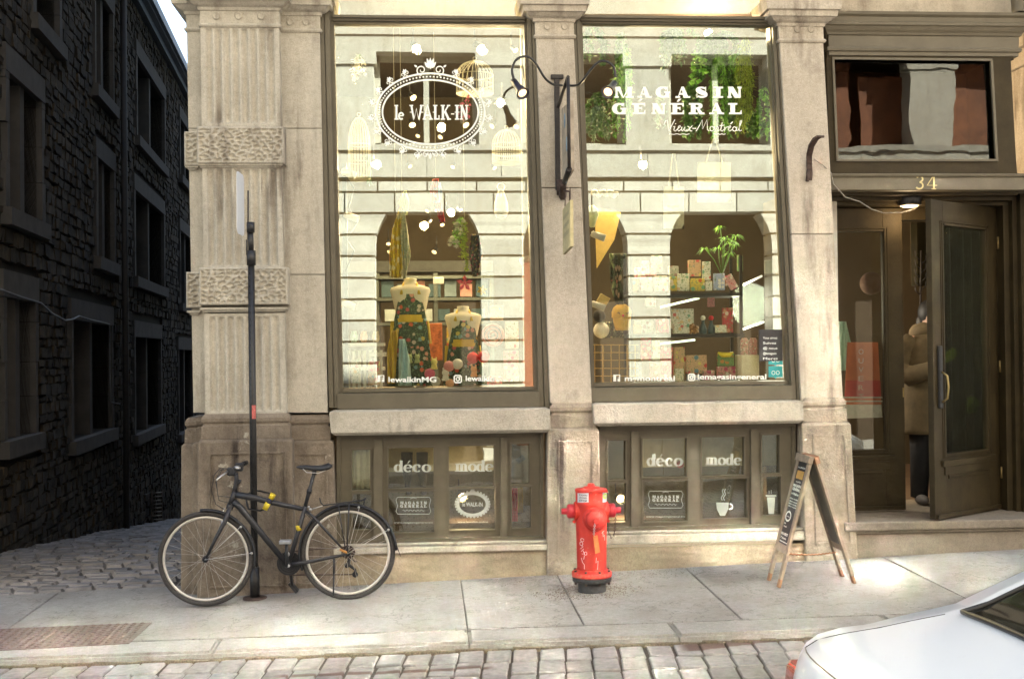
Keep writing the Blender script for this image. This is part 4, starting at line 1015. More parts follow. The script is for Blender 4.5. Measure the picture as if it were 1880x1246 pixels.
# wall below the basement windows
for (a, b, y0, y1, yb_) in ((612, 1006, 993, 1011, 1092), (1096, 1478, 980, 1003, 1070)):
    mb = MB(); ledge(mb, a, b, y0, y0+4, .0, .3, .0); ledge(mb, a, b, y0+4, y1, -.035, .3, .012); mb.build('stone_ledge', limestone, shop, bevel=.006)
    mb = MB(); x0, x1 = P(a, 1040, -.01).x, P(b, 1040, -.01).x; z1 = Zp(y1, -.01, (a+b)/2)
    mb.grid(lambda u, v: (x0+(x1-x0)*u, -.012+.006*noise.noise(Vector((u*14, v*6, a)))-(.012*max(0, 1-v*9)), gz(x0+(x1-x0)*u, 0)-.05+(z1+.01-gz(x0+(x1-x0)*u, 0)+.05)*v), 60, 24)
    mb.build('rendered_base_wall', render_base, shop)
# ---- door bay
DY = .52
mb = MB()
# entablature
post(mb, line(1520, 18, 1522, 90), line(1872, 18, 1870, 90), [(97, .0), (90, .0), (89, .015), (85, .02), (82, .015), (81, 0), (60, 0), (59, .012), (55, .02), (51, .035), (45, .05), (43, .062), (38, .065), (36, .045), (28, .05), (24, .07), (19, .075), (18, .02)], .10, .6)
ent = mb.build('door_entablature', paint, shop)
ar = MB(); ar.torus(P(1650, 22, .12), (0, 1, 0), 1.02, .07, 40, 6, a0=0, a1=PI); ar.build('arched_fanlight_frame', paint, shop)
mb = MB(); mb.box(P(1520, 0, .3).x, .30, Zp(20, .3), P(1900, 0, .3).x, .5, Zp(-220, .3)); mb.build('fanlight_stone', limestone_pink, shop)
mb = MB()  # transom frame
mb.pslab([(1518, 88), (1852, 90), (1862, 122-12), (1518, 108-2)], .11, .6)
mb.pslab([(1517, 106), (1530, 106), (1538, 296), (1522, 296)], .11, .6); mb.pslab([(1820.5, 109), (1856, 109), (1866, 297), (1831, 297)], .11, .6)
mb.pslab([(1522, 295.5), (1866, 295.5), (1868, 320), (1524, 321)], .11, .6)
tf = mb.build('transom_window', paint_door, shop, bevel=.004)
mb = MB()
for q in ([(1528, 105), (1822, 108), (1822, 112), (1529, 109)], [(1528, 108), (1532, 108), (1540, 296), (1536, 296)], [(1819, 111), (1823, 111), (1833, 296), (1829, 296)], [(1537, 292), (1832, 292), (1832, 296), (1537, 296)]): mb.pslab(q, .095, .115)
mb.build('glazing_bead', paint, tf)
mb = MB(); mb.pslab([(1526, 104), (1824, 106), (1834, 299), (1534, 299)], .155, .16); mb.build('transom_pane', glass_trans, tf)
mb = MB(); mb.box(P(1500, 200, .2).x, .62, Zp(340, .2), P(1880, 200, .2).x, .66, Zp(80, .2)); mb.build('blind_board', simple('dark_blind', (.10, .05, .03), .8), tf)
mb = MB(); post(mb, line(1523, 320, 1525, 350), line(1905, 320, 1905, 350), [(350, .0), (349, .006), (326, .006), (325, .02), (321, .028), (319, .02)], .09, .62); lint = mb.build('door_lintel', paint, shop, bevel=.003)
sgn = Sign(lambda u, v: P(u, -v, .083), (0, -.004, 0))
g = sgn; g.stroke(arc(1688, -329, 5.6, 5.2, 150, -80, 14)+arc(1687.5, -341, 6.4, 6, 80, -150, 14), 2.6); g.stroke([(1683, -324), (1694, -323.5)], 2.2)
g.stroke([(1714, -348), (1714, -322)], 2.9); g.stroke([(1713, -323), (1702, -340.5), (1720, -340.5)], 1.9); g.bar(1710, -348, 1718, -346.3)
g.mb.build('house_number', gold_paint, lint, fix=False, solid=.004)
# recess soffit, jambs and stepped architrave
mb = MB(); xA, xB = P(1530, 700, .1).x-.05, P(1836, 700, DY).x
zs = Zp(352, .2)
mb.box(xA, .10, zs, xB+.3, 1.0, zs+.1)
for i in range(3): mb.box(xA, .2+.1*i, zs-.03*(i+1), xB+.02, .64+.1*i, zs-.03*i-.002)
mb.build('door_soffit', paint_door, shop)
zt = zs-.09; thr = Zp(952, DY)
mb = MB()
for i, (a, b, y0) in enumerate(((0, .05, .42), (.05, .09, .36), (.09, .15, .30), (.15, .17, .25), (.17, .25, .20), (.25, .27, .14), (.27, .36, .10))): mb.box(xB+a, y0, thr-.02, xB+b-.001, 1.0, zs-.001)
mb.build('door_jamb', paint_door, shop)
mb = MB(); xr = xB+.36; mb.box(xr, -.02, gz(xr, 0)-.1, xr+1.0, 1.0, Zp(60, 0)); mb.build('pier_block', limestone_pink, shop, bevel=.01)
mb = MB(); mb.box(xr-.04, -.10, Zp(75, 0), xr+1.1, 1.0, Zp(40, 0)); mb.box(xr-.08, -.14, Zp(40, 0), xr+1.1, 1.0, Zp(-30, 0)); mb.build('pier_capital', limestone_pink, shop, bevel=.01)
mb = MB(); mb.box(xA-.25, .12, thr, xA+.02, 1.0, zs); mb.box(xA, DY+.08, zt-.10, xB, DY+.2, zt); mb.build('door_casing', paint_door, shop)
# doors
def leaf_door(name, W_, Hh, lab, gl):
    """door leaf in local coordinates: x 0..W from hinge, z up, front face at y=0"""
    mb = MB(); t = .05; e = Hh
    gx0, gx1, gz0, gz1 = gl
    mb.box(0, 0, 0, gx0, t, Hh); mb.box(gx1, 0, 0, W_, t, Hh); mb.box(gx0, 0, gz1, gx1, t, Hh); mb.box(gx0, 0, 0, gx1, t, gz0)
    return mb
def place(mb, M): mb.v = [M @ v for v in mb.v]; return mb
def make_door(x, y, ang, flip, W_, lab):
    Hh = zt-thr-.02; gzz0, gzz1 = Zp(838, DY)-thr, Zp(430, DY)-thr; gl = (.19, W_-.17, gzz0, gzz1)
    M = Matrix.Translation((x, y, thr+.01)) @ Matrix.Rotation(ang, 4, 'Z') @ (Matrix.Diagonal((-1, 1, 1, 1)) if flip else Matrix.Identity(4))
    o = place(leaf_door('d', W_, Hh, lab, gl), M).build('door', paint_door, shop, label=lab, bevel=.003)
    a, b, c, d = gl; mb = MB()
    for k, (s0, s1) in enumerate(((.0, .018), (.024, .036))):
        for q in ((a-s1-.01, a-s0-.01, c-s1, d+s1), (b+s0+.01, b+s1+.01, c-s1, d+s1)): mb.box(q[0], -.014+.006*k, q[2], q[1], .01, q[3])
        for q in ((a-s0, b+s0, d+s0, d+s1), (a-s0, b+s0, c-s1, c-s0)): mb.box(q[0], -.014+.006*k, q[2], q[1], .01, q[3])
    mb.box(a-.08, -.03, c-.075, b+.08, .01, c-.05); mb.box(a-.07, -.02, c-.10, b+.07, .01, c-.076)
    mb.box(a-.03, -.014, c-.17, b+.03, .005, c-.101); mb.box(a+.03, -.012, c-.20, b-.03, .005, c-.171)
    mb.box(.02, -.02, .0, W_-.02, .01, .035)
    place(mb, M).build('door_moulding', paint_door, o, bevel=.002)
    mb = MB(); mb.box(a-.01, .02, c-.01, b+.01, .026, d+.01); place(mb, M).build('door_glass', glass_door, o)
    return o, M, gl
xm = P(1660, 700, DY).x; xh = xB
d1, M1, gl1 = make_door(xm-.92, DY, 0, False, .92, 'closed left leaf of the double door with a red and white poster behind its glass')
fx, fy = P(1716, 700, -.09).x, -.09
ang = math.atan2(DY-fy, xh-fx)
d2, M2, gl2 = make_door(xh-.01, DY, ang, True, math.hypot(fx-xh, fy-DY), 'right leaf of the double door standing ajar')
W2 = math.hypot(fx-xh, fy-DY)
mb = MB(); mb.cbox(W2-.10, -.028, .88, W2-.055, -.0, 1.38, .006); place(mb, M2).build('handle_plate', black_paint, d2)
mb = MB(); mb.tube([(W2-.078, -.03, .93), (W2-.078, -.075, .96), (W2-.078, -.085, 1.05), (W2-.078, -.075, 1.14), (W2-.078, -.03, 1.17)], .009, 8); place(mb, M2).build('handle', brass, d2)
for zz in (.25, 1.15, 2.2):
    mb = MB(); mb.tube([(.0, -.012, zz), (.0, -.012, zz+.10)], .010, 8); place(mb, M2).build('hinge', brass, d2)
mb = MB(); mb.box(.905, -.004, .95, .915, .0, 1.03); place(mb, M1).build('latch_plate', brass, d1)
# step and threshold
step_st = stone('step_stone', (.33, .285, .225), (.26, .22, .17), (.15, .12, .09), .5, 0, .5)
sx0, sx1 = P(1573, 1000, -.05).x, 9.0
mb = MB(); mb.box(sx0-.1, -.07, thr-.075, sx1, 1.3, thr-.003); mb.box(sx0-.06, -.045, thr-.10, sx1, 1.2, thr-.076); mb.box(sx0-.04, -.02, gz(3.3, 0)-.2, sx1, 1.0, thr-.101)
mb.build('doorstep', step_st, shop, bevel=.012)
# upper storeys (above the picture) and the rest of the block to the right, so that the sun is cut off as in the place
UZ = Zp(-200, 0)
mb = MB(); xa = P(345, 60, 0).x
mb.box(xa, .0, UZ, 16, 45, 14.6); mb.box(xa-.2, -.25, UZ-.05, 16, -.001, UZ+.35); mb.box(xa-.2, -.35, 14.3, 16, 45, 14.7)
mb.build('upper_storeys', limestone, shop)
mb = MB(); mb.box(xa+.01, .5, -6.5, xa+.3, 45, UZ); mb.build('side_wall', plinth_stone, shop)
mb = MB(); mb.box(xr+1.0, .0, -.5, 16, .4, UZ); mb.build('side_bay_wall', limestone_pink, shop)
# ================================================================== HOOK, WIRE, LAMP BRACKET, DOOR LAMP
hk = MB(); pts = [(1505, 251, -.22), (1498, 255, -.20), (1490, 268, -.13), (1486, 285, -.06), (1486, 300, -.03), (1487, 318, -.02), (1486, 330, -.02)]
rings = []
for x, y, Y in pts:
    c = P(x, y, Y); w_ = .022; rings.append([c+Vector((-w_, 0, -.006)), c+Vector((w_, 0, -.006)), c+Vector((w_, .012, .010)), c+Vector((-w_, .012, .010))])
hk.loft(rings); b_ = P(1506, 251, -.23); hk.tube([b_+Vector((-.03, 0, 0)), b_+Vector((.03, 0, 0))], .010, 8); hk.tube([P(1484, 312, -.02), P(1482, 333, -.03)], .014, 6)
tag(hk.build('iron_hook', rust_iron, loc=P(1488, 320, 0)), 'curved dark iron awning hook bolted to the right hand stone pier beside the doorway', 'hook')
wr = MB(); wr.tube([P(x, y, Y) for x, y, Y in ((1494, 292, -.04), (1512, 304, -.03), (1526, 318, .05), (1530, 338, .07), (1552, 362, .07), (1578, 370, .07), (1600, 384, .12), (1622, 391, .2), (1655, 390, .25), (1680, 383, .3), (1690, 376, .3), (1690, 368, .3))], .0045, 5)
tag(wr.build('loose_wire', simple('grey_wire', (.30, .27, .22), .6), loc=P(1600, 384, .12)), 'thin loose wire drooping from the iron hook across the lintel to the doorway lamp', 'wire')
bulb = simple('lit_bulb', (1, .9, .7), .4, emit=(1, .66, .30), est=.24, var=0)
bulb2 = simple('lit_lamp_face', (1, .9, .7), .4, emit=(1, .6, .25), est=.4, var=0)
lp = P(1670, 371, .34); t = thing('doorway_lamp', lp+Vector((0, 0, .05)), 'small round lit lamp recessed in the soffit over the shop door', 'lamp')
mb = MB(); M = Matrix.Translation(lp); mb.lathe([(.085, -.03), (.095, -.02), (.095, .06), (.05, .09)], M, 20); mb.build('housing', black_paint, t)
mb = MB(); mb.lathe([(.001, -.045), (.05, -.042), (.078, -.032)], M, 20, caps=False); mb.build('bulb', bulb, t)
def lamp_light(name, loc, e, par, col=(1, .72, .42), rad=.04):
    l = bpy.data.lights.new(name, 'POINT'); l.energy = e; l.color = col; l.shadow_soft_size = rad
    o = bpy.data.objects.new(name, l); COL.objects.link(o); o.location = loc; return o
lamp_light('doorway_lamp_light', lp+Vector((0, 0, -.12)), .7, t)
# bracket frame with the hanging sign board, seen nearly edge on
t = thing('hanging_sign', P(1026, 250, 0), 'narrow sign board hanging in a black iron bracket from the pier between the display windows', 'sign')
mb = MB(); A_ = lambda x, y, Y: P(x, y, Y)
wallx = P(1024, 250, -.02)
mb.cbox(wallx.x-.022, -.03, Zp(350, 0), wallx.x+.018, .0, Zp(140, 0), .004); mb.cbox(wallx.x-.05, -.035, Zp(146, 0), wallx.x+.05, 0, Zp(138, 0), .004)
mb.build('wall_bar', iron, t)
O1, O2, O3 = P(1043, 144, -.72), P(1045, 310, -.72), P(1031, 352, -.04)
mb = MB(); mb.tube([O1, O2], .014, 6); mb.tube([O1+Vector((0, 0, .01)), P(1025, 196, -.02)], .014, 6); mb.tube([O2, P(1033, 345, -.05)], .022, 6); mb.build('outer_bracket', iron, t)
mb = MB(); mb.tube([P(1033, 335, -.25), P(1033, 362, -.02)], .030, 6); mb.tube([P(1027, 330, -.02), P(1028, 358, -.02)], .028, 6); mb.build('bracket_foot', rust_iron, t)
b = [P(1028, 200, -.10), P(1040, 185, -.66), P(1042, 312, -.66), P(1030, 340, -.10)]; b = [Vector((wallx.x+.035, v.y, v.z)) for v in b]; mb = MB()
mb.hexa([b[3]-Vector((.012, 0, 0)), b[2]-Vector((.012, 0, 0)), b[2]+Vector((.012, 0, 0)), b[3]+Vector((.012, 0, 0)), b[0]-Vector((.012, 0, 0)), b[1]-Vector((.012, 0, 0)), b[1]+Vector((.012, 0, 0)), b[0]+Vector((.012, 0, 0))])
mb.build('sign_board', simple('faded_sign_board', (.40, .33, .24), .7, var=.35, scale=9), t)
mb = MB()
for yy, zz in ((-.3, .15), (-.42, -.05), (-.36, -.28)): c = (b[0]+b[2])/2; mb.ball((wallx.x+.022, yy, c.z+zz), .05, 8, (.06, 1, 1.2))
mb.build('sign_emblem', simple('faded_blue', (.22, .32, .40), .7, var=.3), t)
# yellow sign hanging under it
YX = wallx.x+.03
ys = thing('yellow_hanging_board', (YX, -.35, Zp(365, -.3)), 'pale yellow wooden board with grey lettering hanging by a chain under the black sign bracket', 'sign')
yel = simple('pale_yellow_paint', (.55, .47, .25), .7, var=.15)
q = [P(1030, 385, -.12), P(1052, 367, -.62), P(1052, 452, -.62), P(1032, 467, -.12)]; q = [Vector((YX, v.y, v.z)) for v in q]; e = Vector((.011, 0, 0))
mb = MB(); mb.hexa([q[3]-e, q[2]-e, q[2]+e, q[3]+e, q[0]-e, q[1]-e, q[1]+e, q[0]+e]); mb.build('board', yel, ys)
mb = MB()
for k in range(3):
    for j in range(7):
        f0 = .12+k*.2; c = q[0].lerp(q[1], .14+j*.11); d = q[3].lerp(q[2], .14+j*.11); m_ = c.lerp(d, f0+.06); n_ = c.lerp(d, f0+.15)
        w_ = Vector((0, -.018, 0)); L0 = Vector((-.0125, 0, 0)); mb.add([m_+L0, m_+w_+L0, n_+w_+L0, n_+L0], [(0, 1, 2, 3)])
mb.build('lettering', simple('grey_sign_letters', (.22, .20, .15), .7), ys, kind='stuff')
mb = MB()
for yy in (-.2, -.52): mb.tube([Vector((YX, yy, q[0].lerp(q[1], .3).z-.02)), Vector((YX, yy-.02, Zp(352, -.3)))], .005, 5)
mb.tube([P(1036, 350, -.2), P(1046, 352, -.5), P(1046, 372, -.55)], .007, 5); mb.build('chain', rust_iron, ys)
def gooseneck(pts, head, aim, lab):
    t = thing('gooseneck_lamp', pts[0], lab, 'lamp', 'gooseneck lamps on the window pier')
    # smooth curve
    out = []; n = len(pts)
    for i in range(n-1):
        p0, p1, p2, p3 = pts[max(i-1, 0)], pts[i], pts[i+1], pts[min(i+2, n-1)]
        for k in range(6):
            s_ = k/6; out.append(.5*((2*p1)+(-p0+p2)*s_+(2*p0-5*p1+4*p2-p3)*s_*s_+(-p0+3*p1-3*p2+p3)*s_**3))
    out.append(pts[-1]); mb = MB(); mb.tube(out, .0095, 8); mb.build('arm', black_paint, t)
    d = (aim-head).normalized(); M = Matrix.Translation(head) @ d.to_track_quat('Z', 'Y').to_matrix().to_4x4()
    mb = MB(); mb.lathe([(.018, -.09), (.024, -.085), (.026, 0), (.030, .01), (.045, .075), (.052, .09), (.048, .088), (.04, .07)], M, 18); mb.build('lamp_shade', simple('blueblack_shade', (.03, .03, .05), .35) if 'blueblack_shade' not in MATS else MATS['blueblack_shade'], t)
    mb = MB(); mb.lathe([(.034, .082), (.024, .09), (.001, .094)], M, 16, caps=False); mb.build('bulb', bulb, t)
    return head+d*.12
h = gooseneck([P(1032, 157, -.05), P(1015, 155, -.2), P(1000, 143, -.3), P(982, 115, -.35), P(965, 104, -.38), P(948, 110, -.40), P(940, 128, -.40), P(944, 148, -.40)], P(951, 160, -.40), P(967, 182, -.50), 'left gooseneck lamp curving from the window pier towards the window with the oval crest')
h2 = gooseneck([P(1036, 157, -.05), P(1058, 157, -.2), P(1070, 148, -.3), P(1085, 128, -.35), P(1100, 114, -.38), P(1115, 114, -.40), P(1127, 124, -.40), P(1130, 142, -.40)], P(1122, 161, -.40), P(1107, 182, -.55), 'right gooseneck lamp curving from the window pier in front of the plant window')
# ================================================================== SIGN POLE
pb = G(468, 1098); YP = pb.y
t = thing('street_sign_pole', pb, 'dark metal sign pole with a bicycle locked to it by the corner pilaster', 'pole')
mb = MB(); mb.lathe([(.09, -.005), (.09, .010), (.03, .014)], Matrix.Translation(pb), 16); mb.build('base_plate', rust_iron, t)
def pole(x0, y0, x1, y1, r, nm, m=black_paint):
    mb = MB(); a, b = P(x0, y0, YP), P(x1, y1, YP); mb.tube([a, b], r, 12); mb.build(nm, m, t)
pole(468, 1098, 467.3, 1040, .036, 'sleeve'); pole(467.3, 1042, 461, 484, .0255, 'lower_tube'); pole(461.3, 487, 461, 460, .034, 'collar'); pole(461, 462, 460, 425, .021, 'upper_tube'); pole(460.3, 427, 460, 408, .030, 'cap')
mb = MB()
for y in range(500, 1040, 12): mb.tube([P(461+(y-484)*.0113-3, y, YP-.026), P(461+(y-484)*.0113-3, y+3, YP-.026)], .0035, 5)
mb.build('punched_holes', simple('hole_black', (.01, .01, .01), .9), t)
sb = P(466, 756, YP-.027); mb = MB(); mb.box(sb.x-.014, sb.y-.002, sb.z-.05, sb.x+.014, sb.y, sb.z+.05); mb.build('sticker', simple('sticker_red_white', (.5, .12, .10), .6, var=.4, scale=60), t)
st = thing('parking_sign', P(455, 437, YP), 'white parking sign with a red ring, turned nearly edge on atop the pole', 'sign')
sw_ = simple('sign_white', (.60, .62, .64), .6, var=.03)
c0 = P(456.5, 380, YP-.02); dY = .26; zt_, zb_ = Zp(325, YP, 450), Zp(436, YP, 450)
# plate stands in the depth direction
def SP(u, v): return Vector((c0.x-.028-.0+ (1-u)*(-.012), c0.y-.05-dY*(1-u), zb_+(zt_-zb_)*v))
mb = MB(); rr = [(.0, .08), (.08, .02), (.2, 0), (.8, 0), (.95, .02), (1, .1), (1, .9), (.95, .98), (.8, 1), (.2, 1), (.05, .98), (0, .92)]
f_ = [SP(u, v)+Vector((-.002, 0, 0)) for u, v in rr]; k_ = [SP(u, v)+Vector((.002, 0, 0)) for u, v in rr]; o = 0
mb.v = f_+k_; n_ = len(rr); mb.face(list(range(n_))); mb.face(list(range(n_, 2*n_))[::-1])
for i in range(n_): mb.face([i, (i+1) % n_, n_+(i+1) % n_, n_+i])
mb.build('plate', sw_, st)
s2 = Sign(lambda u, v: SP(u, v)+Vector((-.0035, 0, 0)), (-.0003, 0, 0))
s2.stroke(arc(.5, .74, .34, .17, 0, 350, 30), .05, closed=True); s2.stroke([(.27, .86), (.73, .62)], .04); s2.mb.build('ring', simple('sign_red', (.6, .05, .04), .5), st, fix=False)
s2 = Sign(lambda u, v: SP(u, v)+Vector((-.0035, 0, 0)), (-.0003, 0, 0)); s2.stroke([(.42, .65), (.42, .84), (.58, .84), (.58, .75), (.42, .74)], .03); s2.mb.build('letter', black_paint, st, fix=False)
mb = MB(); mb.tube([P(455.5, 350, YP), P(455.5, 440, YP)], .006, 6); mb.tube([P(453, 440, YP), P(453.5, 468, YP)], .007, 6); mb.build('mounting_rod', black_paint, st)
# ================================================================== BICYCLE
BY = -.49; bo = P(520, 1106, BY)
bike = thing('bicycle', bo, 'matte black city bicycle with mudguards and rear rack locked to the sign pole', 'bicycle')
frame_m = simple('matte_black_frame', (.035, .034, .036), .42, .2, var=.15, scale=30)
rubber = simple('tyre_rubber', (.045, .04, .036), .85, var=.3, scale=60, bump=.3)
rim_m = simple('bare_rim', (.62, .58, .52), .35, .5, var=.08)
spoke_m = simple('spoke_steel', (.45, .42, .38), .35, .8); chrome = simple('worn_chrome', (.55, .53, .5), .3, .9)
yellow = simple('lock_yellow', (.62, .46, .02), .5); blk_plastic = simple('black_plastic', (.02, .02, .022), .5)
saddle_m = simple('saddle_black', (.02, .02, .022), .45)
B = lambda x, y, d=0.0: P(x, y, BY+d)
HF, HR = B(378, 1025), B(639, 1013.8)
RW = 85.6*mpp(BY)
for hub, rear in ((HF, False), (HR, True)):
    wt = MB(); wt.torus(hub, (0, 1, 0), RW-.018, .018, 72, 10); tyre_parent = wt
    wheel = MB(); wheel.torus(hub, (0, 1, 0), RW-.045, .011, 72, 8, sq=1.0); wh = wheel.build('wheel', rim_m, bike, label='rear wheel with cassette' if rear else 'front wheel')
    wt.build('tyre', rubber, wh)
    m_ = MB(); m_.tube([hub+Vector((0, -.045, 0)), hub+Vector((0, -.03, 0)), hub+Vector((0, -.029, 0)), hub+Vector((0, .029, 0)), hub+Vector((0, .03, 0)), hub+Vector((0, .045, 0))], [.012, .024, .014, .014, .024, .012], 12); m_.build('hub', blk_plastic, wh)
    N = 28
    for i in range(N):
        a = 2*PI*(i+.3)/N; sd_ = 1 if i % 2 else -1; tw = .55 if (i//2) % 2 else -.55
        p0 = hub+Vector((.021*math.cos(a+tw*2), sd_*.028, .021*math.sin(a+tw*2))); p1 = hub+Vector(((RW-.052)*math.cos(a), 0, (RW-.052)*math.sin(a)))
        m_ = MB(); m_.tube([p0, p1], .0013, 4, caps=False); m_.build('spoke', spoke_m, wh, fix=False)
    if rear:
        m_ = MB()
        for i in range(6): m_.lathe([(.050-.006*i, 0), (.050-.006*i, .002)], Matrix.Translation(hub+Vector((0, .018+.005*i, 0))) @ Matrix.Rotation(-PI/2, 4, 'X'), 26, False)
        m_.build('cassette', rust_iron, wh)
fr = MB(); T = lambda pts, r, n=10, sq=1: fr.tube(pts, r, n, sq=sq)
ht, hb = B(430.5, 905), B(424.5, 922)
BBp, st_, sp_ = B(528.8, 1036), B(560, 931), B(576.6, 866)
T([ht+(ht-hb)*.15, hb-(ht-hb)*.2], .021); T([B(433, 907), B(470, 914), B(500, 922), B(557, 934)], [.024, .023, .020, .017]); T([B(429, 920), B(440, 930), B(526, 1034)], [.024, .024, .020])
T([BBp, B(545, 985), st_+(st_-BBp)*.02], [.019, .017, .017])
for s_ in (-1, 1):
    T([B(563, 938, s_*.015), B(575, 948, s_*.05), B(634, 1012, s_*.062)], [.010, .010, .008]); T([B(535, 1035, s_*.02), B(560, 1032, s_*.045), B(626, 1019, s_*.062), B(638, 1016, s_*.062)], [.013, .014, .010, .008])
fr.tube([BBp+Vector((0, -.04, 0)), BBp+Vector((0, .04, 0))], .022, 14); fr.build('frame', frame_m, bike)
fk = MB(); fk.tube([B(424, 925), B(421, 934)], .026, 12)
for s_ in (-1, 1): fk.tube([B(421, 934, s_*.035), B(412.8, 957, s_*.055), B(395, 990, s_*.052), B(378.5, 1024, s_*.050)], [.017, .017, .013, .009], 8)
fk.tube([B(421, 934, -.045), B(421, 934, .045)], .018, 8); fk.build('fork', frame_m, bike)
hbm = MB(); hbm.tube([ht, B(432, 893), B(434.5, 880), B(433, 868)], [.019, .016, .015, .014], 10); hbm.tube([B(434, 890), B(440, 884), B(441, 880)], .011, 8); sm = hbm.build('stem', blk_plastic, bike)
hbm = MB(); c_ = B(432, 861); hbm.tube([c_+Vector((.03, -.31, .02)), c_+Vector((.015, -.16, .012)), c_+Vector((0, -.04, 0)), c_+Vector((0, .04, 0)), c_+Vector((.015, .16, .012)), c_+Vector((.03, .31, .02))], .0125, 10); hbar = hbm.build('handlebar', blk_plastic, bike)
for s_ in (-1, 1):
    g_ = MB(); g_.tube([c_+Vector((.02, s_*.20, .015)), c_+Vector((.03, s_*.33, .02))], .018, 10); g_.build('grip', blk_plastic, hbar)
    g_ = MB(); g_.cbox(c_.x-.03, s_*.17+c_.y-.02, c_.z-.03, c_.x+.03, s_*.17+c_.y+.02, c_.z+.03, .008); g_.build('shifter', blk_plastic, hbar)
    g_ = MB(); a_ = c_+Vector((-.015, s_*.18, .005)); g_.tube([a_, a_+Vector((-.05, s_*.03, -.03)), a_+Vector((-.075, s_*.09, -.055))], [.009, .007, .006], 7); g_.build('brake_lever', chrome, hbar)
g_ = MB(); g_.lathe([(.03, 0), (.028, .012), (.012, .022), (.001, .024)], Matrix.Translation(c_+Vector((.03, -.13, .015))), 14); g_.build('bell', chrome, hbar)
cbm_ = MB()
for pts in (((425, 861, -.15), (405, 858, -.12), (393, 872, -.1), (388, 900, -.08), (396, 925, -.04), (412, 935, 0)), ((424, 862, .1), (404, 862, .05), (397, 880, 0), (400, 910, 0), (424, 912, -.02)), ((426, 863, -.1), (408, 861, -.05), (396, 885, -.05), (402, 918, -.04), (440, 928, -.02)), ((441, 925, .02), (480, 975, .02), (525, 1030, .02)), ((560, 940, -.02), (580, 960, -.06), (590, 952, -.03))):
    cbm_.tube([B(*p) for p in pts], .0028, 5, smooth=True)
cbm_.build('cables', blk_plastic, bike)
# mudguards
def guard(hub, a0, a1, nm, flap=False):
    R_ = RW+.012; rings = []; n_ = 30
    for i in range(n_+1):
        a = math.radians(a0+(a1-a0)*i/n_); c, s_ = math.cos(a), math.sin(a); ring = []
        for w_, rr_ in ((-.026, -.012), (-.018, .002), (0, .006), (.018, .002), (.026, -.012), (.017, -.002), (0, .002), (-.017, -.002)):
            ring.append(hub+Vector(((R_+rr_)*c, w_, (R_+rr_)*s_)))
        rings.append(ring)
    m_ = MB(); m_.loft(rings, True); o = m_.build(nm, blk_plastic, bike)
    return o
gr = guard(HR, 200, 2, 'mudguard'); gf = guard(HF, 96, -12, 'mudguard')
m_ = MB(); m_.loft([[B(727, 1000, -.028), B(727, 1000, .028), B(729, 1000, .028), B(729, 1000, -.028)], [B(735, 1021, -.03), B(735, 1021, .03), B(736, 1021, .03), B(736, 1021, -.03)]]); m_.build('mud_flap', blk_plastic, gr)
m_ = MB(); m_.tube([HR+Vector((0, -.05, 0)), B(713, 972, -.03)], .0025, 5); m_.tube([HR+Vector((0, -.05, 0)), B(660, 930, -.03)], .0025, 5); m_.build('stay', chrome, gr)
m_ = MB(); m_.tube([HF+Vector((0, -.05, 0)), B(460, 1015, -.03)], .0025, 5); m_.tube([HF+Vector((0, -.05, 0)), B(441, 967, -.03)], .0025, 5); m_.build('stay', chrome, gf)
for p in (B(713, 972, -.035), B(658.5, 931, -.035)): m_ = MB(); m_.ball(p, .010, 8); m_.build('stay_clip', chrome, gr)
for p in (B(462, 1015, -.035), B(442, 967, -.035)): m_ = MB(); m_.ball(p, .010, 8); m_.build('stay_clip', chrome, gf)
# rack
rk = MB()
for s_ in (-1, 1):
    rk.tube([B(587, 914, s_*.05), B(589, 922, s_*.05), B(594, 927, s_*.06), B(665, 918, s_*.06), B(672, 914, s_*.06)], .0055, 6); rk.tube([B(641, 922, s_*.06), B(637, 1010, s_*.07)], .006, 6); rk.tube([B(621, 925, s_*.06), B(634, 1008, s_*.07)], .0045, 6); rk.tube([B(669, 917, s_*.06), B(668, 926, s_*.05)], .005, 6)
for x, y in ((594, 927), (612, 925), (640, 921), (668, 918)): rk.tube([B(x, y, -.06), B(x, y, .06)], .005, 6)
rk.tube([B(587, 914, -.05), B(587, 914, .05)], .005, 6); rk.build('rear_rack', blk_plastic, bike)
m_ = MB(); m_.tube([B(570, 935, -.03), B(592, 928, -.055)], .004, 6); m_.ball(B(570, 935, -.03), .013, 8); m_.ball(B(567, 930, -.03), .009, 8); m_.build('rack_bracket', chrome, bike)
# saddle
sdl = []
for t_ in [i/10 for i in range(11)]:
    x = 544+66*t_; w_ = .018+.055*max(0, (t_-.35)/.65)**1.4; zc = 855+ (1.5 if .3 < t_ < .8 else 0)-(2 if t_ > .85 else 0)
    c = B(x, zc+2); th = .012+.014*t_; ring = []
    for a in range(12):
        an = 2*PI*a/12; ring.append(c+Vector((0, w_*math.cos(an), th*math.sin(an)*(1 if math.sin(an) > 0 else 1.1)-.3*abs(math.cos(an))**2*th)))
    if t_ in (0, 1): ring = [c+(q-c)*.35 for q in ring]
    sdl.append(ring)
m_ = MB(); m_.loft(sdl, True); sdo = m_.build('saddle', saddle_m, bike)
m_ = MB()
for s_ in (-1, 1): m_.tube([B(556, 860, s_*.02), B(563, 867, s_*.02), B(585, 868, s_*.022), B(598, 863, s_*.03)], .0035, 6)
m_.build('saddle_rail', chrome, sdo)
m_ = MB(); m_.tube([B(558.5, 936), B(576.5, 868)], .0135, 10); m_.tube([B(567, 905), B(569, 897)], .019, 10); m_.tube([B(573, 868), B(581, 867)], .016, 8); m_.build('seat_post', blk_plastic, bike)
m_ = MB(); m_.tube([B(549.5, 973), B(547.5, 964)], .020, 8); m_.build('yellow_tag', yellow, bike)
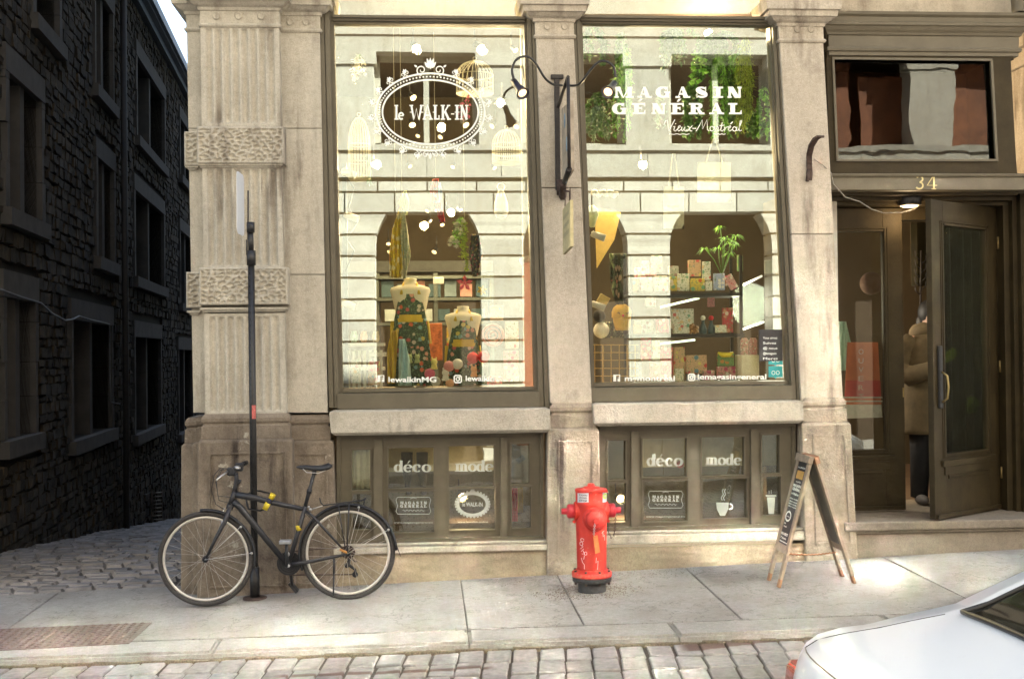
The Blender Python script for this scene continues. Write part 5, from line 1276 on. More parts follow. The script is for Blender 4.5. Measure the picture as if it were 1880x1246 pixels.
# drivetrain (far side, so it shows behind the frame)
cr = MB(); c_ = BBp+Vector((0, .055, 0)); M = Matrix.Translation(c_) @ Matrix.Rotation(-PI/2, 4, 'X')
for i, r in enumerate((.088, .070)): cr.lathe([(r, 0), (r, .003), (r-.014, .003), (r-.014, 0), (r, 0)], Matrix.Translation(Vector((0, .006*i, 0))) @ M, 34, False, False)
cr.lathe([(.088, 0), (.088, .002)], Matrix.Translation(Vector((0, .012, 0))) @ M, 34, False)
cg_ = cr.build('chainring', blk_plastic, bike)
m_ = MB(); m_.tube([BBp+Vector((0, -.075, 0)), B(526, 996, -.08)], [.014, .011], 8); m_.build('crank', blk_plastic, cg_); m_ = MB(); m_.tube([BBp+Vector((0, .085, 0)), B(536, 1074, .085)], [.014, .011], 8); m_.build('crank', blk_plastic, cg_)
m_ = MB(); p = B(524, 994, -.13); m_.cbox(p.x-.042, p.y-.04, p.z-.013, p.x+.042, p.y+.04, p.z+.013, .005); m_.build('pedal', simple('pedal_silver', (.4, .4, .4), .4, .6), cg_)
m_ = MB(); p = B(539, 1077, .13); m_.cbox(p.x-.045, p.y-.04, p.z-.013, p.x+.045, p.y+.04, p.z+.013, .005, Matrix.Translation(p) @ Matrix.Rotation(.9, 4, 'Y') @ Matrix.Translation(-p)); m_.build('pedal', blk_plastic, cg_)
m_ = MB(); cy_ = Vector((0, .06, 0)); m_.tube([BBp+cy_+Vector((0, 0, .086)), HR+cy_+Vector((0, 0, .035))], .004, 5); m_.tube([BBp+cy_+Vector((0, 0, -.086)), B(648, 1054, .06)], .004, 5); m_.build('chain', rust_iron, bike)
m_ = MB(); m_.tube([B(641, 1022, .07), B(640, 1036, .07), B(652, 1045, .06), B(652, 1054, .06)], [.016, .014, .010, .014], 8); m_.ball(B(652, 1054, .06), .022, 10, (1, .4, 1)); m_.ball(B(637, 1037, .06), .02, 10, (1, .4, 1)); m_.torus(B(655, 1022, .06), (0, 1, 0), .034, .003, 20, 5, a0=-1.6, a1=1.3); m_.build('derailleur', blk_plastic, bike)
m_ = MB(); m_.tube([B(613, 1025, -.07), B(613, 1052, -.075)], .016, 8, sq=.5); m_.tube([B(613, 1050, -.075), B(612, 1094, -.13)], .006, 6); m_.build('kickstand', blk_plastic, bike)
m_ = MB(); m_.tube([B(624, 1008, -.075), B(637, 1014, -.075)], .009, 8); m_.build('axle_reflector', simple('amber', (.5, .22, .05), .4), bike)
m_ = MB(); m_.ball(B(528.5, 1017, -.03), .014, 8, (1, .5, 1.3)); m_.ball(B(529.5, 1038, -.08), .012, 8, (1, .5, 1)); m_.build('reflector', chrome, bike)
m_ = MB(); m_.tube([B(412, 932), B(405, 955)], .004, 6); m_.tube([B(409, 955, -.03), B(407, 968, -.03)], .010, 6); m_.tube([B(409, 955, .03), B(407, 968, .03)], .010, 6); m_.build('front_brake', chrome, bike)
lk = thing('u_lock', B(494, 920), 'u lock with yellow ends joining the bicycle top tube to the sign pole', 'lock')
m_ = MB(); m_.tube([B(499, 909, -.03), B(489, 933, -.03)], .013, 10); m_.build('crossbar', simple('lock_navy', (.03, .03, .06), .5), lk)
for a, b in (((502, 906), (497, 915)), ((492, 923), (486, 935))): m_ = MB(); m_.tube([B(*a, -.03), B(*b, -.03)], [.021, .019], 12); m_.build('yellow_cap', yellow, lk)
m_ = MB(); m_.tube([B(500, 909, -.02), B(495, 905, .05), P(474, 900, YP+.06), P(458, 904, YP+.07), P(452, 918, YP+.05), P(456, 934, YP), B(478, 937, .06), B(487, 933, -.02)], .007, 8); m_.build('shackle', black_paint, lk)
# ================================================================== HYDRANT
hp = G(1087, 1084); HY = hp.y; s_ = mpp(HY)
red_p = None
def red_mat():
    m, nt, b = new_mat('chipped_red_enamel'); p = pos(nt)
    c = mixc(nt, maprange(nt, nz(nt, p, 9, 5, .6), .35, .7), (.62, .035, .018), (.46, .025, .016))
    chip = maprange(nt, nz(nt, p, 42, 8, .75), .625, .65); c = mixc(nt, chip, c, (.40, .16, .12))
    g_ = nt.nodes.new('ShaderNodeSeparateXYZ'); nt.links.new(p, g_.inputs[0])
    low = maprange(nt, g_.outputs[2], hp.z+.20, hp.z+.08); f = mathn(nt, 'MULTIPLY', low, maprange(nt, nz(nt, p, 28, 6, .7), .5, .62)); c = mixc(nt, f, c, (.45, .17, .10))
    nt.links.new(c, b.inputs['Base Color']); b.inputs['Roughness'].default_value = .6
    bn = nt.nodes.new('ShaderNodeBump'); bn.inputs['Strength'].default_value = .25; bn.inputs['Distance'].default_value = .004; nt.links.new(nz(nt, p, 45, 6, .7), bn.inputs['Height']); nt.links.new(bn.outputs[0], b.inputs['Normal']); return m
red_p = red_mat(); blackbase = simple('black_bitumen', (.03, .03, .03), .7, var=.5, scale=30, bump=.5)
hyd = thing('fire_hydrant', hp, 'red fire hydrant with white sticker and orange tag standing before the window pier', 'fire hydrant')
Z = lambda y: Zp(y, HY, 1087)
def xc(y): return P(1086+(1000-y)*.012-.5, y, HY).x
cx_ = P(1086, 1000, HY).x
def lat(prof, nm, m, par=None, n=28):
    mb = MB(); mb.lathe([(r*s_, Z(y)) for y, r in prof], Matrix.Translation((cx_, HY, 0)), n); return mb.build(nm, m, par or hyd)
lat([(1092, 26), (1080, 26), (1079, 25.5), (1066, 25.5)], 'standpipe', blackbase)
lat([(1066, 34), (1064.5, 36), (1059, 36.5), (1057.5, 36)], 'lower_flange', blackbase)
lat([(1057, 36), (1055, 37), (1049, 37), (1047, 35), (1046, 30), (1043, 29)], 'upper_flange', red_p)
lat([(1046, 28), (1040, 27), (1000, 27.8), (960, 28.5), (926, 28.8), (922, 30), (919, 28.5), (902, 28.6), (899, 29.8), (896.5, 29), (895.5, 10)], 'barrel', red_p)
for i in range(8):
    a = 2*PI*(i+.4)/8; mb = MB(); q = Vector((cx_+33*s_*math.cos(a), HY+33*s_*math.sin(a), 0)); mb.lathe([(.009, Z(1070)), (.009, Z(1044))], Matrix.Translation(q), 6, False); mb.build('bolt', rust_iron, hyd)
lat([(896, 16), (893, 15), (892, 8), (887, 6)], 'bonnet_nut', red_p, n=5)
mb = MB(); mb.cbox(cx_+.0*s_, HY-29*s_, Z(901), cx_+27*s_, HY-5*s_, Z(896), .004); mb.build('bonnet_lug', red_p, hyd)
for sg_ in (-1, 1):
    M = Matrix.Translation((cx_, HY, Z(937))) @ Matrix.Rotation(sg_*PI/2, 4, 'Y')
    mb = MB(); mb.lathe([(17*s_, 20*s_), (17*s_, 31*s_), (12.5*s_, 32*s_)], M, 20, False); nz_ = mb.build('side_nozzle', red_p, hyd)
    mb = MB(); mb.lathe([(11*s_, 30.5*s_), (13*s_, 33*s_), (13.2*s_, 42*s_), (11*s_, 44.5*s_), (7*s_, 45*s_), (6*s_, 46*s_), (5.2*s_, 55*s_)], M, 18, True); mb.build('nozzle_cap', simple('crimson_enamel', (.50, .02, .03), .4, var=.2) if 'crimson_enamel' not in MATS else MATS['crimson_enamel'], nz_)
    mb = MB(); mb.tube([(cx_+sg_*27*s_, HY, Z(952)), (cx_+sg_*33*s_, HY, Z(958))], .012, 6); mb.build('chain_lug', red_p, nz_)
M = Matrix.Translation((cx_+3*s_, HY, Z(949))) @ Matrix.Rotation(PI/2, 4, 'X')
mb = MB(); mb.lathe([(22*s_, 20*s_), (22.5*s_, 31*s_), (19*s_, 32*s_), (19*s_, 33*s_)], M, 26); pn = mb.build('pumper_nozzle', red_p, hyd)
mb = MB(); mb.lathe([(18*s_, 32*s_), (18.5*s_, 34*s_), (17*s_, 42*s_), (11*s_, 45*s_), (5.5*s_, 46*s_), (5.2*s_, 53*s_)], M, 26, True); mb.build('nozzle_cap', red_p, pn)
def chain(pts, par, mat_, r=.0022, l=.012):
    mb = MB(); out = []
    for i in range(len(pts)-1):
        n_ = max(1, int((pts[i+1]-pts[i]).length/l))
        out += [pts[i].lerp(pts[i+1], k/n_) for k in range(n_)]
    for i, p in enumerate(out): mb.torus(p, ((1, 0, .3), (0, 1, .3))[i % 2], .0065, r, 8, 4, sq=1)
    return mb.build('chain', mat_, par)
cp = lambda x, y, d: P(x, y, HY-d)
chain([cp(1130, 950, .0), cp(1129, 970, .02), cp(1127, 983, .03), cp(1122, 986, .03), cp(1117, 976, .04), cp(1116, 958, .02)], hyd, rust_iron)
chain([cp(1092, 962, .20), cp(1091, 970, .18), cp(1090, 984, .13)], hyd, chrome)
tgm = simple('orange_tag', (.55, .17, .05), .6, var=.2)
mb = MB(); a = [cp(1089, 984, .135), cp(1097, 982, .135), cp(1102, 1013, .125), cp(1093, 1016, .125)]; mb.hexa([a[3], a[2], a[2]+Vector((0, .004, 0)), a[3]+Vector((0, .004, 0)), a[0], a[1], a[1]+Vector((0, .004, 0)), a[0]+Vector((0, .004, 0))]); mb.build('tag', tgm, hyd)
# stickers & scribble wrapped on the barrel
Rb_ = 28.9*s_
def HW(x, y, lift=.001):   # point of the barrel surface behind a photo pixel
    p = P(x, y, HY); d = min(.98, (p.x-cx_)/Rb_); return Vector((cx_+(Rb_+lift)*d, HY-(Rb_+lift)*math.sqrt(max(.02, 1-d*d)), P(x, y, HY-Rb_*.8).z))
def wrap(x0, x1, y0, y1, nm, m, skew=0):
    mb = MB(); mb.grid(lambda u, v: HW(x0+(x1-x0)*u, y0+(y1-y0)*v+skew*u), 8, 2); return mb.build(nm, m, hyd, fix=False)
wrap(1059, 1077, 906, 923, 'sticker', sw_, -2); k_ = wrap(1103, 1112.5, 904, 922, 'sticker', sw_, 0)
s3 = Sign(lambda u, v: HW(u, -v, .0016), (0, -.0001, 0))
s3.text('DEAN', 1061.5, -910, 3, 13, .02); s3.text('ZONES', 1061.5, -915, 3, 13, .02); s3.text('STOP', 1061.5, -920.5, 3.4, 13, .03); s3.mb.build('sticker_text', black_paint, hyd, fix=False)
s3 = Sign(lambda u, v: HW(u, -v, .0016), (0, -.0001, 0)); s3.stroke([(1104.2+(4.2 if i % 2 else 2.6)*math.cos(i*PI/9)+4, -911+(4.6 if i % 2 else 3)*math.sin(i*PI/9)) for i in range(18)], 2.5, closed=True); s3.poly([(1105, -908), (1111, -908), (1111, -914), (1105, -914)]); s3.mb.build('sticker_star', simple('lime_green', (.45, .75, .02), .5), hyd, fix=False)
s3 = Sign(lambda u, v: HW(u, -v, .0016), (0, -.0001, 0))
for pts in (arc(1066.5, -991, 2.6, 3, 0, 330, 10), arc(1065, -998, 2.4, 3.4, 40, 400, 10), [(1064, -1001), (1068, -1003), (1063, -1008), (1069, -1007), (1065, -1012)], arc(1072, -1015, 2.2, 3, 0, 350, 10), [(1068, -1010), (1070, -1018), (1066, -1016)], [(1070, -1019), (1069, -1026), (1065, -1024), (1067, -1032), (1070, -1036), (1070, -1044)], [(1103, -975), (1104, -985), (1107, -982), (1107, -992)], [(1101, -978), (1106, -974)], [(1091, -1022), (1090, -1032), (1094, -1028), (1093, -1044)]): s3.stroke(pts, .9)
s3.mb.build('paint_marker_scribble', simple('scribble_pink_white', (.75, .5, .48), .7), hyd, fix=False, kind='stuff')
grv = MB()
for i in range(1400):
    a = R.uniform(0, 2*PI); r = abs(R.gauss(.14, .07))+.05; X = hp.x+r*math.cos(a)*1.35-.02; Y = hp.y+r*math.sin(a)*1.0; e = R.uniform(.002, .0065); z = gz(X, Y)
    if i > 950: X = hp.x+R.uniform(-.7, .9); Y = R.uniform(-.35, -.05) ; z = gz(X, Y); e *= .8
    grv.add([(X-e, Y-e*.7, z), (X+e, Y-e, z), (X+e*.6, Y+e, z), (X-e*.5, Y+e*.8, z), (X, Y, z+e)], [(0, 1, 4), (1, 2, 4), (2, 3, 4), (3, 0, 4)])
gr_ = grv.build('grit', simple('dark_grit', (.17, .14, .10), .95, var=.6, scale=200), kind='stuff', fix=False); gr_['label'] = 'dark grit and dry leaves scattered on the sidewalk around the hydrant'; gr_['category'] = 'grit'
# ================================================================== SANDWICH BOARD
wood = simple('weathered_grey_wood', (.29, .225, .155), .8, var=.25, scale=18, bump=.4, bscale=40)
wood_o = simple('raw_orange_wood', (.29, .15, .075), .8, var=.25, scale=20)
chalk_b = simple('chalkboard', (.028, .026, .026), .6, var=.4, scale=10); backb = simple('board_back', (.105, .095, .075), .6, var=.2, scale=6)
g1, g2, g3, g4 = G(1404, 1062), G(1428, 1078), G(1546, 1057), G(1578, 1072)
y_far, y_near = (g1.y+g3.y)/2, (g2.y+g4.y)/2; xl = (g1.x+g2.x)/2; xr2 = (g3.x+g4.x)/2
apex_z = P(1480, 834, -.75).z; ax_l, ax_r = P(1489, 845, y_near).x, P(1500, 845, y_near).x
sbd = thing('sandwich_board', ((xl+xr2)/2, (y_far+y_near)/2, gz(2.8, -.7)), 'weathered wooden sandwich board with a black lettered panel standing open on the sidewalk', 'sandwich board')
def panel(x0, xt, yf, yn, side, name):
    """x0 foot x, xt top x; side -1 = face looks to -X"""
    z0 = gz(x0, -.75); up = Vector((xt-x0, 0, apex_z-z0)); L_ = up.length; up.normalize(); nrm = Vector((up.z*side, 0, -up.x*side)); yv = Vector((0, 1, 0))
    o0 = Vector((x0, 0, z0))
    def Q(l, y, n): return o0+up*l+yv*y+nrm*n
    def bar(l0, l1, ya, yb, n0, n1, nm, m, par):
        mb = MB(); mb.hexa([Q(l0, ya, n0), Q(l0, yb, n0), Q(l0, yb, n1), Q(l0, ya, n1), Q(l1, ya, n0), Q(l1, yb, n0), Q(l1, yb, n1), Q(l1, ya, n1)]); return mb.build(nm, m, par, bevel=.003)
    w_ = .050
    for ya in (yn, yf-w_):
        lg = bar(.06, L_-.03, ya, ya+w_, -.022, .0, 'leg', wood, sbd); bar(.0, .06, ya+.001, ya+w_-.001, -.021, -.001, 'foot', wood_o, lg)
    bar(L_-.055, L_+.0, yn-.006, yf+.006, -.024, .012, 'top_rail', wood if side < 0 else wood_o, sbd); bar(.24, .30, yn+w_, yf-w_, -.018, -.002, 'bottom_rail', wood, sbd)
    pn_ = bar(.28, L_-.05, yn+w_-.004, yf-w_+.004, -.013, -.006, 'chalk_panel' if side < 0 else 'panel', chalk_b, sbd)
    bar(.29, L_-.06, yn+w_, yf-w_, -.019, -.0135, 'panel_back', backb, pn_)
    return Q, L_, pn_
Q1, L1, pn1 = panel(xl, ax_l, y_far, y_near, -1, 'a'); panel(xr2, ax_r, y_far, y_near, 1, 'b')
W_ = (y_far-y_near)-.084
sc = Sign(lambda u, v: Q1(.30+v*(L1-.36), y_far-.042-u*W_, -.0055), (-.0004, 0, 0))   # u from far edge to near edge as read by the camera
sc.text('LUNDI', .15, .93, .018, .7, .02); sc.text('caf\u00e9', .25, .755, .02, .5); sc.text('MAGASIN', .08, .70, .03, .8, .03); sc.text('G\u00c9N\u00c9RAL', .08, .655, .03, .8, .03); sc.text('le Walk-in', .1, .60, .028, .75, .02)
for j, y in enumerate((.545, .51, .48, .45)): sc.text('d\u00e9co mode', .05+.03*(j % 2), y, .018, .85, .02)
sc.stroke(arc(.35, .335, .26, .055, 0, 350, 26), .022, closed=True, asp=.3); sc.text('le Walk-in', .18, .325, .014, .36, .02); sc.stroke([(.33, .39), (.35, .41), (.37, .39)], .01)
sc.text('34', .1, .235, .02, .2, .02); sc.text('rue', .15, .2, .02, .3, .02); sc.text('OUVERT', .05, .105, .028, .75, .03); sc.text('7 jours', .1, .06, .022, .6, .02); sc.text('bienvenue', .1, .02, .018, .8, .02)
sc.mb.build('chalk_lettering', white_vinyl, pn1, fix=False)
mb = MB(); mb.hexa([Q1(.30+.80*(L1-.36), y_far-.042-.15*W_, -.006), Q1(.30+.80*(L1-.36), y_far-.042-.85*W_, -.006), Q1(.30+.80*(L1-.36), y_far-.042-.85*W_, -.003), Q1(.30+.80*(L1-.36), y_far-.042-.15*W_, -.003), Q1(.30+.90*(L1-.36), y_far-.042-.15*W_, -.006), Q1(.30+.90*(L1-.36), y_far-.042-.85*W_, -.006), Q1(.30+.90*(L1-.36), y_far-.042-.85*W_, -.003), Q1(.30+.90*(L1-.36), y_far-.042-.15*W_, -.003)]); mb.build('orange_notice', simple('mustard_card', (.50, .30, .08), .7), pn1)
mb = MB(); a, b = P(1444, 1016, y_near+.02), P(1535, 1013, y_near+.05); n_ = 40
mb.tube([a.lerp(b, i/n_)+Vector((0, 0, -.012*math.sin(PI*i/n_)+.0025*math.sin(i*2.2))) for i in range(n_+1)], .006, 6); mb.build('rope', simple('brown_rope', (.25, .11, .05), .9), sbd)
# ================================================================== CAR
def car_mat():
    m, nt, b = new_mat('white_car_paint'); b.inputs['Base Color'].default_value = (.76, .82, .86, 1); b.inputs['Roughness'].default_value = .28
    b.inputs['Coat Weight'].default_value = .8; b.inputs['Coat Roughness'].default_value = .06
    n = nz(nt, pos(nt), 55, 5, .7); r = ramp(nt, [(.62, (.76, .82, .86)), (.78, (.66, .69, .70))]); nt.links.new(n, r.inputs[0]); nt.links.new(r.outputs[0], b.inputs['Base Color']); return m
carp = car_mat(); carg = simple('dark_car_glass', (.012, .012, .008), .06, 0, var=0); carg.node_tree.nodes['Principled BSDF'].inputs['Specular IOR Level'].default_value = .18; tailm = simple('tail_light_red', (.45, .01, .01), .15, coat=1)
YF = -5.55; YN = -7.32; YM = (YF+YN)/2
zr = gz(2.5, YM)-.06
X_ = lambda x, y: P(x, y, YF+.0).x; Zc = lambda x, y: P(x, y, YF).z
prof = [(1404, 1300), (1406, 1246), (1409, 1215), (1417, 1187), (1432, 1166), (1460, 1150), (1512, 1138), (1580, 1126), (1640, 1112), (1700, 1099), (1745, 1087), (1800, 1056), (1880, 1012), (1960, 974)]
ptop = [(X_(x, y), Zc(x, y)) for x, y in prof]
xe, ze = ptop[-1]
roofz = zr+1.43
ptop += [(xe+.35, min(roofz-.02, ze+.10)), (xe+.8, roofz), (xe+1.5, roofz-.02), (xe+2.0, roofz-.16), (xe+2.6, roofz-.48), (xe+3.0, zr+.90), (xe+3.7, zr+.78), (xe+4.0, zr+.62), (xe+4.05, zr+.30)]
bot = ptop[0][0]
nS = 16
def bodypt(i, w):
    """w in -1..1 over the width; crown falls towards the sides, cabin narrows, corners round in plan"""
    x, z = ptop[i]; t = abs(w); belt = zr+.98
    narrow = 1-.20*max(0, min(1, (z-belt)/.45)); drop = .045*t**3 if z > zr+.5 else 0
    x0, x1 = ptop[0][0], ptop[-1][0]
    xr_ = x+ .10*t**5*max(0, 1-(x-x0)/.5) - .22*t**4*max(0, 1-(x1-x)/.6)
    return Vector((xr_, YM+w*(YF-YM)*narrow, z-drop*.6))
car = thing('parked_car', (bot+2.2, YM, zr), 'white saloon car cut by the lower right corner, seen from behind its boot', 'car')
npf = len(ptop)
mb = MB(); o = 0
for i in range(npf):
    for j in range(nS+1): mb.v.append(bodypt(i, -1+2*j/nS))
WS0, WS1 = 10, 14   # rear window rows
GL = set()
for i in range(npf-1):
    for j in range(nS):
        mb.face([i*(nS+1)+j, i*(nS+1)+j+1, (i+1)*(nS+1)+j+1, (i+1)*(nS+1)+j], True)
for s_, j in ((-1, 0), (1, nS)):   # flanks
    base_ = len(mb.v)
    for i in range(npf):
        p = mb.v[i*(nS+1)+j]; b = zr+.98
        shoulder = Vector((p.x, YM+s_*(YF-YM)*1.012, min(p.z, b)-.0)); mid_ = Vector((p.x, YM+s_*(YF-YM)*1.03, min(p.z, zr+.62))); low = Vector((p.x+(.05 if i < 3 else 0), YM+s_*(YF-YM)*.98, zr+.22))
        x0, x1 = ptop[0][0], ptop[-1][0]
        for q in (shoulder, mid_, low):
            k = .16*max(0, 1-(p.x-x0)/.5); q.x += 0
        mb.v += [shoulder, mid_, low]
    for i in range(npf-1):
        a, b = i*(nS+1)+j, (i+1)*(nS+1)+j; c, d = base_+3*i, base_+3*(i+1)
        mb.face([a, b, d, c], True); mb.face([c, d, d+1, c+1], True); mb.face([c+1, d+1, d+2, c+2], True)
mb.build('body', carp, car)
# rear window: glass laid just over the body between the pillars
gp = [(1757, 1092), (1800, 1075), (1880, 1043), (1960, 1012)]
def gfn2(u, v):   # u along length, v across
    x0 = P(1765, 1098, YF-.2).x; i0 = 10; x = x0+(ptop[14][0]+.02-x0)*u
    # body height at x
    for k in range(npf-1):
        if ptop[k][0] <= x <= ptop[k+1][0]: tt = (x-ptop[k][0])/(ptop[k+1][0]-ptop[k][0]); break
    w = -.80+1.60*v; w *= (1-.05*u); x_in = .10*abs(w)**2.5*(1-u)
    a, b = bodypt(k, w), bodypt(k+1, w); q = a.lerp(b, tt); return q+Vector((-x_in*.0, 0, .008))
mb = MB(); mb.grid(gfn2, 14, 18); mb.build('rear_window', carg, car, fix=False)
mb = MB(); mb.tube([gfn2(0, v/24) for v in range(25)]+[gfn2(u/10, 1) for u in range(1, 11)], .009, 6); mb.tube([gfn2(0, 0)]+[gfn2(u/10, 0) for u in range(1, 11)], .009, 6); mb.build('window_seal', black_paint, car)
mb = MB(); a = P(1447, 1213, YF+.02); mb.loft([[a+Vector((dx-z*.14, dy, -z)) for dx, dy in ((.012-.01*z, .03), (-.01, -.02), (.02, -.30), (.12, -.30), (.13, .03))] for z in (.0, .03, .10, .16)], True); mb.build('tail_light', tailm, car, bevel=.01)
mb = MB(); mb.cbox(bot-.02, YN+.02, zr+.25, bot+.3, YF-.02, zr+.52, .05); mb.build('bumper', carp, car)
for xw in (bot+.75, bot+3.35):
    for yw, s_ in ((YN+.12, -1), (YF-.12, 1)):
        c = Vector((xw, yw, zr+.31)); mb = MB(); mb.torus(c, (0, 1, 0), .24, .075, 32, 10, sq=1.2); wv = mb.build('wheel', rubber, car); mb = MB(); mb.lathe([(.20, -.04), (.19, .04), (.05, .05), (.001, .05)], Matrix.Translation(c) @ Matrix.Rotation(s_*-PI/2, 4, 'X'), 20); mb.build('rim', chrome, wv)
mb = MB()
i_ = 6
def bp(x, w):
    for k in range(npf-1):
        if ptop[k][0] <= x <= ptop[k+1][0]: t = (x-ptop[k][0])/(ptop[k+1][0]-ptop[k][0]); return bodypt(k, w).lerp(bodypt(k+1, w), t)
xs0, xs1 = ptop[3][0]+.03, P(1748, 1090, YF-.2).x
mb.tube([bp(xs0, -.9+1.8*k/20)+Vector((0, 0, -.0005)) for k in range(21)], .0025, 5)
for w_ in (-.9, .9): mb.tube([bp(xs0+(xs1-xs0)*k/12, w_*(1-.04*k/12))+Vector((0, 0, -.0005)) for k in range(13)], .0025, 5)
mb.build('boot_lid_seam', black_paint, car)
for s_ in (-1, 1):      # side glass and door seams
    yy = YM+s_*(YF-YM)
    mb = MB(); q = [(xe+.15, zr+1.0), (xe+1.9, zr+1.0), (xe+1.75, zr+1.25), (xe+1.3, zr+1.34), (xe+.6, zr+1.33)]
    a = [Vector((x, yy*1.0-s_*(.02+(z-zr-1.0)*.42)+s_*.012, z)) for x, z in q]; b = [v-Vector((0, s_*.03, 0)) for v in a]
    mb.v = a+b; n5 = 5; mb.face(list(range(5))); mb.face(list(range(5, 10))[::-1]); [mb.face([i, (i+1) % 5, 5+(i+1) % 5, 5+i]) for i in range(5)]; mb.build('side_window', carg, car)
    mb = MB(); mb.tube([(xe+.9, yy+s_*.025, zr+.3), (xe+.9, yy+s_*.03, zr+.65), (xe+.9, yy+s_*.012, zr+.97)], .004, 5); mb.build('door_seam', black_paint, car)
# ================================================================== SHOP INTERIOR
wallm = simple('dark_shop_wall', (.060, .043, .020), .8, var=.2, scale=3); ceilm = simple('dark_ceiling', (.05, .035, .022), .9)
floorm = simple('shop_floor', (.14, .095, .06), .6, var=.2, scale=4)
XI0, XI1, XID = -1.45, 3.25, 6.5; YI0, YI1 = .22, 4.6; ZF, ZCi = thr, Zp(28, .3)+.25
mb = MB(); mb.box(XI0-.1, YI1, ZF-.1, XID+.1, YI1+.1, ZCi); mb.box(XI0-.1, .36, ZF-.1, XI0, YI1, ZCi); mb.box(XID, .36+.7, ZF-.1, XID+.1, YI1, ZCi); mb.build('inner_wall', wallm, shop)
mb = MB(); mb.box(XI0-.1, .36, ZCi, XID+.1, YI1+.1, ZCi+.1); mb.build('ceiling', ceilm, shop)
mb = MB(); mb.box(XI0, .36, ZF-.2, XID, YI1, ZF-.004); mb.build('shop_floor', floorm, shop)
ZD = Zp(712, .2)-.01      # display deck
mb = MB(); mb.box(XI0, .2, ZD-.06, XI1-.2, 1.35, ZD); mb.build('display_deck', simple('pale_deck', (.45, .38, .27), .7, var=.1), shop)
mb = MB(); mb.box(XI0, 1.36, ZF, XI1-.2, 1.40, ZD-.06); mb.build('deck_back', simple('deck_back_board', (.22, .19, .12), .8, var=.25, scale=4), shop)
mb = MB()
for (a, b, Yq) in ((960, 1040, .35), (1440, 1530, .45)): mb.box(P(a, 400, Yq).x, .36, ZD, P(b, 400, Yq).x, .46, ZCi)
mb.build('pier_inner_lining', simple('off_white_lining', (.45, .42, .36), .8), shop)
IN = lambda x, y, Y=.6: P(x, y, Y)
fab = {}
def fabric(name, c, **k):
    if name not in fab: fab[name] = simple(name, c, .85, var=k.pop('var', .12), sheen=.2, **k)
    return fab[name]
def floral(name, ground, cols, scale=26):
    m, nt, b = new_mat(name); p = pos(nt); v = nt.nodes.new('ShaderNodeTexVoronoi'); v.inputs['Scale'].default_value = scale; nt.links.new(p, v.inputs['Vector'])
    sx = nt.nodes.new('ShaderNodeSeparateColor'); nt.links.new(v.outputs['Color'], sx.inputs[0])
    st = [(0, cols[0])]+[((i+1)/len(cols)*.9, c) for i, c in enumerate(cols[1:])]; r = ramp(nt, st); r.color_ramp.interpolation = 'CONSTANT'; nt.links.new(sx.outputs[0], r.inputs[0])
    msk = maprange(nt, mathn(nt, 'ADD', v.outputs['Distance'], mathn(nt, 'MULTIPLY', nz(nt, p, 120, 2), .25)), .62, .50)
    sel = mathn(nt, 'GREATER_THAN', sx.outputs[1], .35); c = mixc(nt, mathn(nt, 'MULTIPLY', msk, sel), ground, r.outputs[0])
    lf = maprange(nt, nz(nt, p, 90, 3), .56, .60); c = mixc(nt, mathn(nt, 'MULTIPLY', lf, mathn(nt, 'SUBTRACT', 1, mathn(nt, 'MULTIPLY', msk, sel))), c, (.16, .26, .14))
    nt.links.new(c, b.inputs['Base Color']); b.inputs['Roughness'].default_value = .85; return m
dgreen = floral('dark_green_floral_cloth', (.025, .055, .03), [(.65, .12, .05), (.65, .30, .22), (.60, .48, .12), (.45, .08, .08), (.6, .5, .42), (.2, .35, .38)], 24)
cream = simple('mannequin_linen', (.72, .66, .52), .85, var=.05); mustard = fabric('mustard_cotton', (.62, .42, .03))
def TAG(o, lab, cat, grp=None): return tag(o, lab, cat, grp)
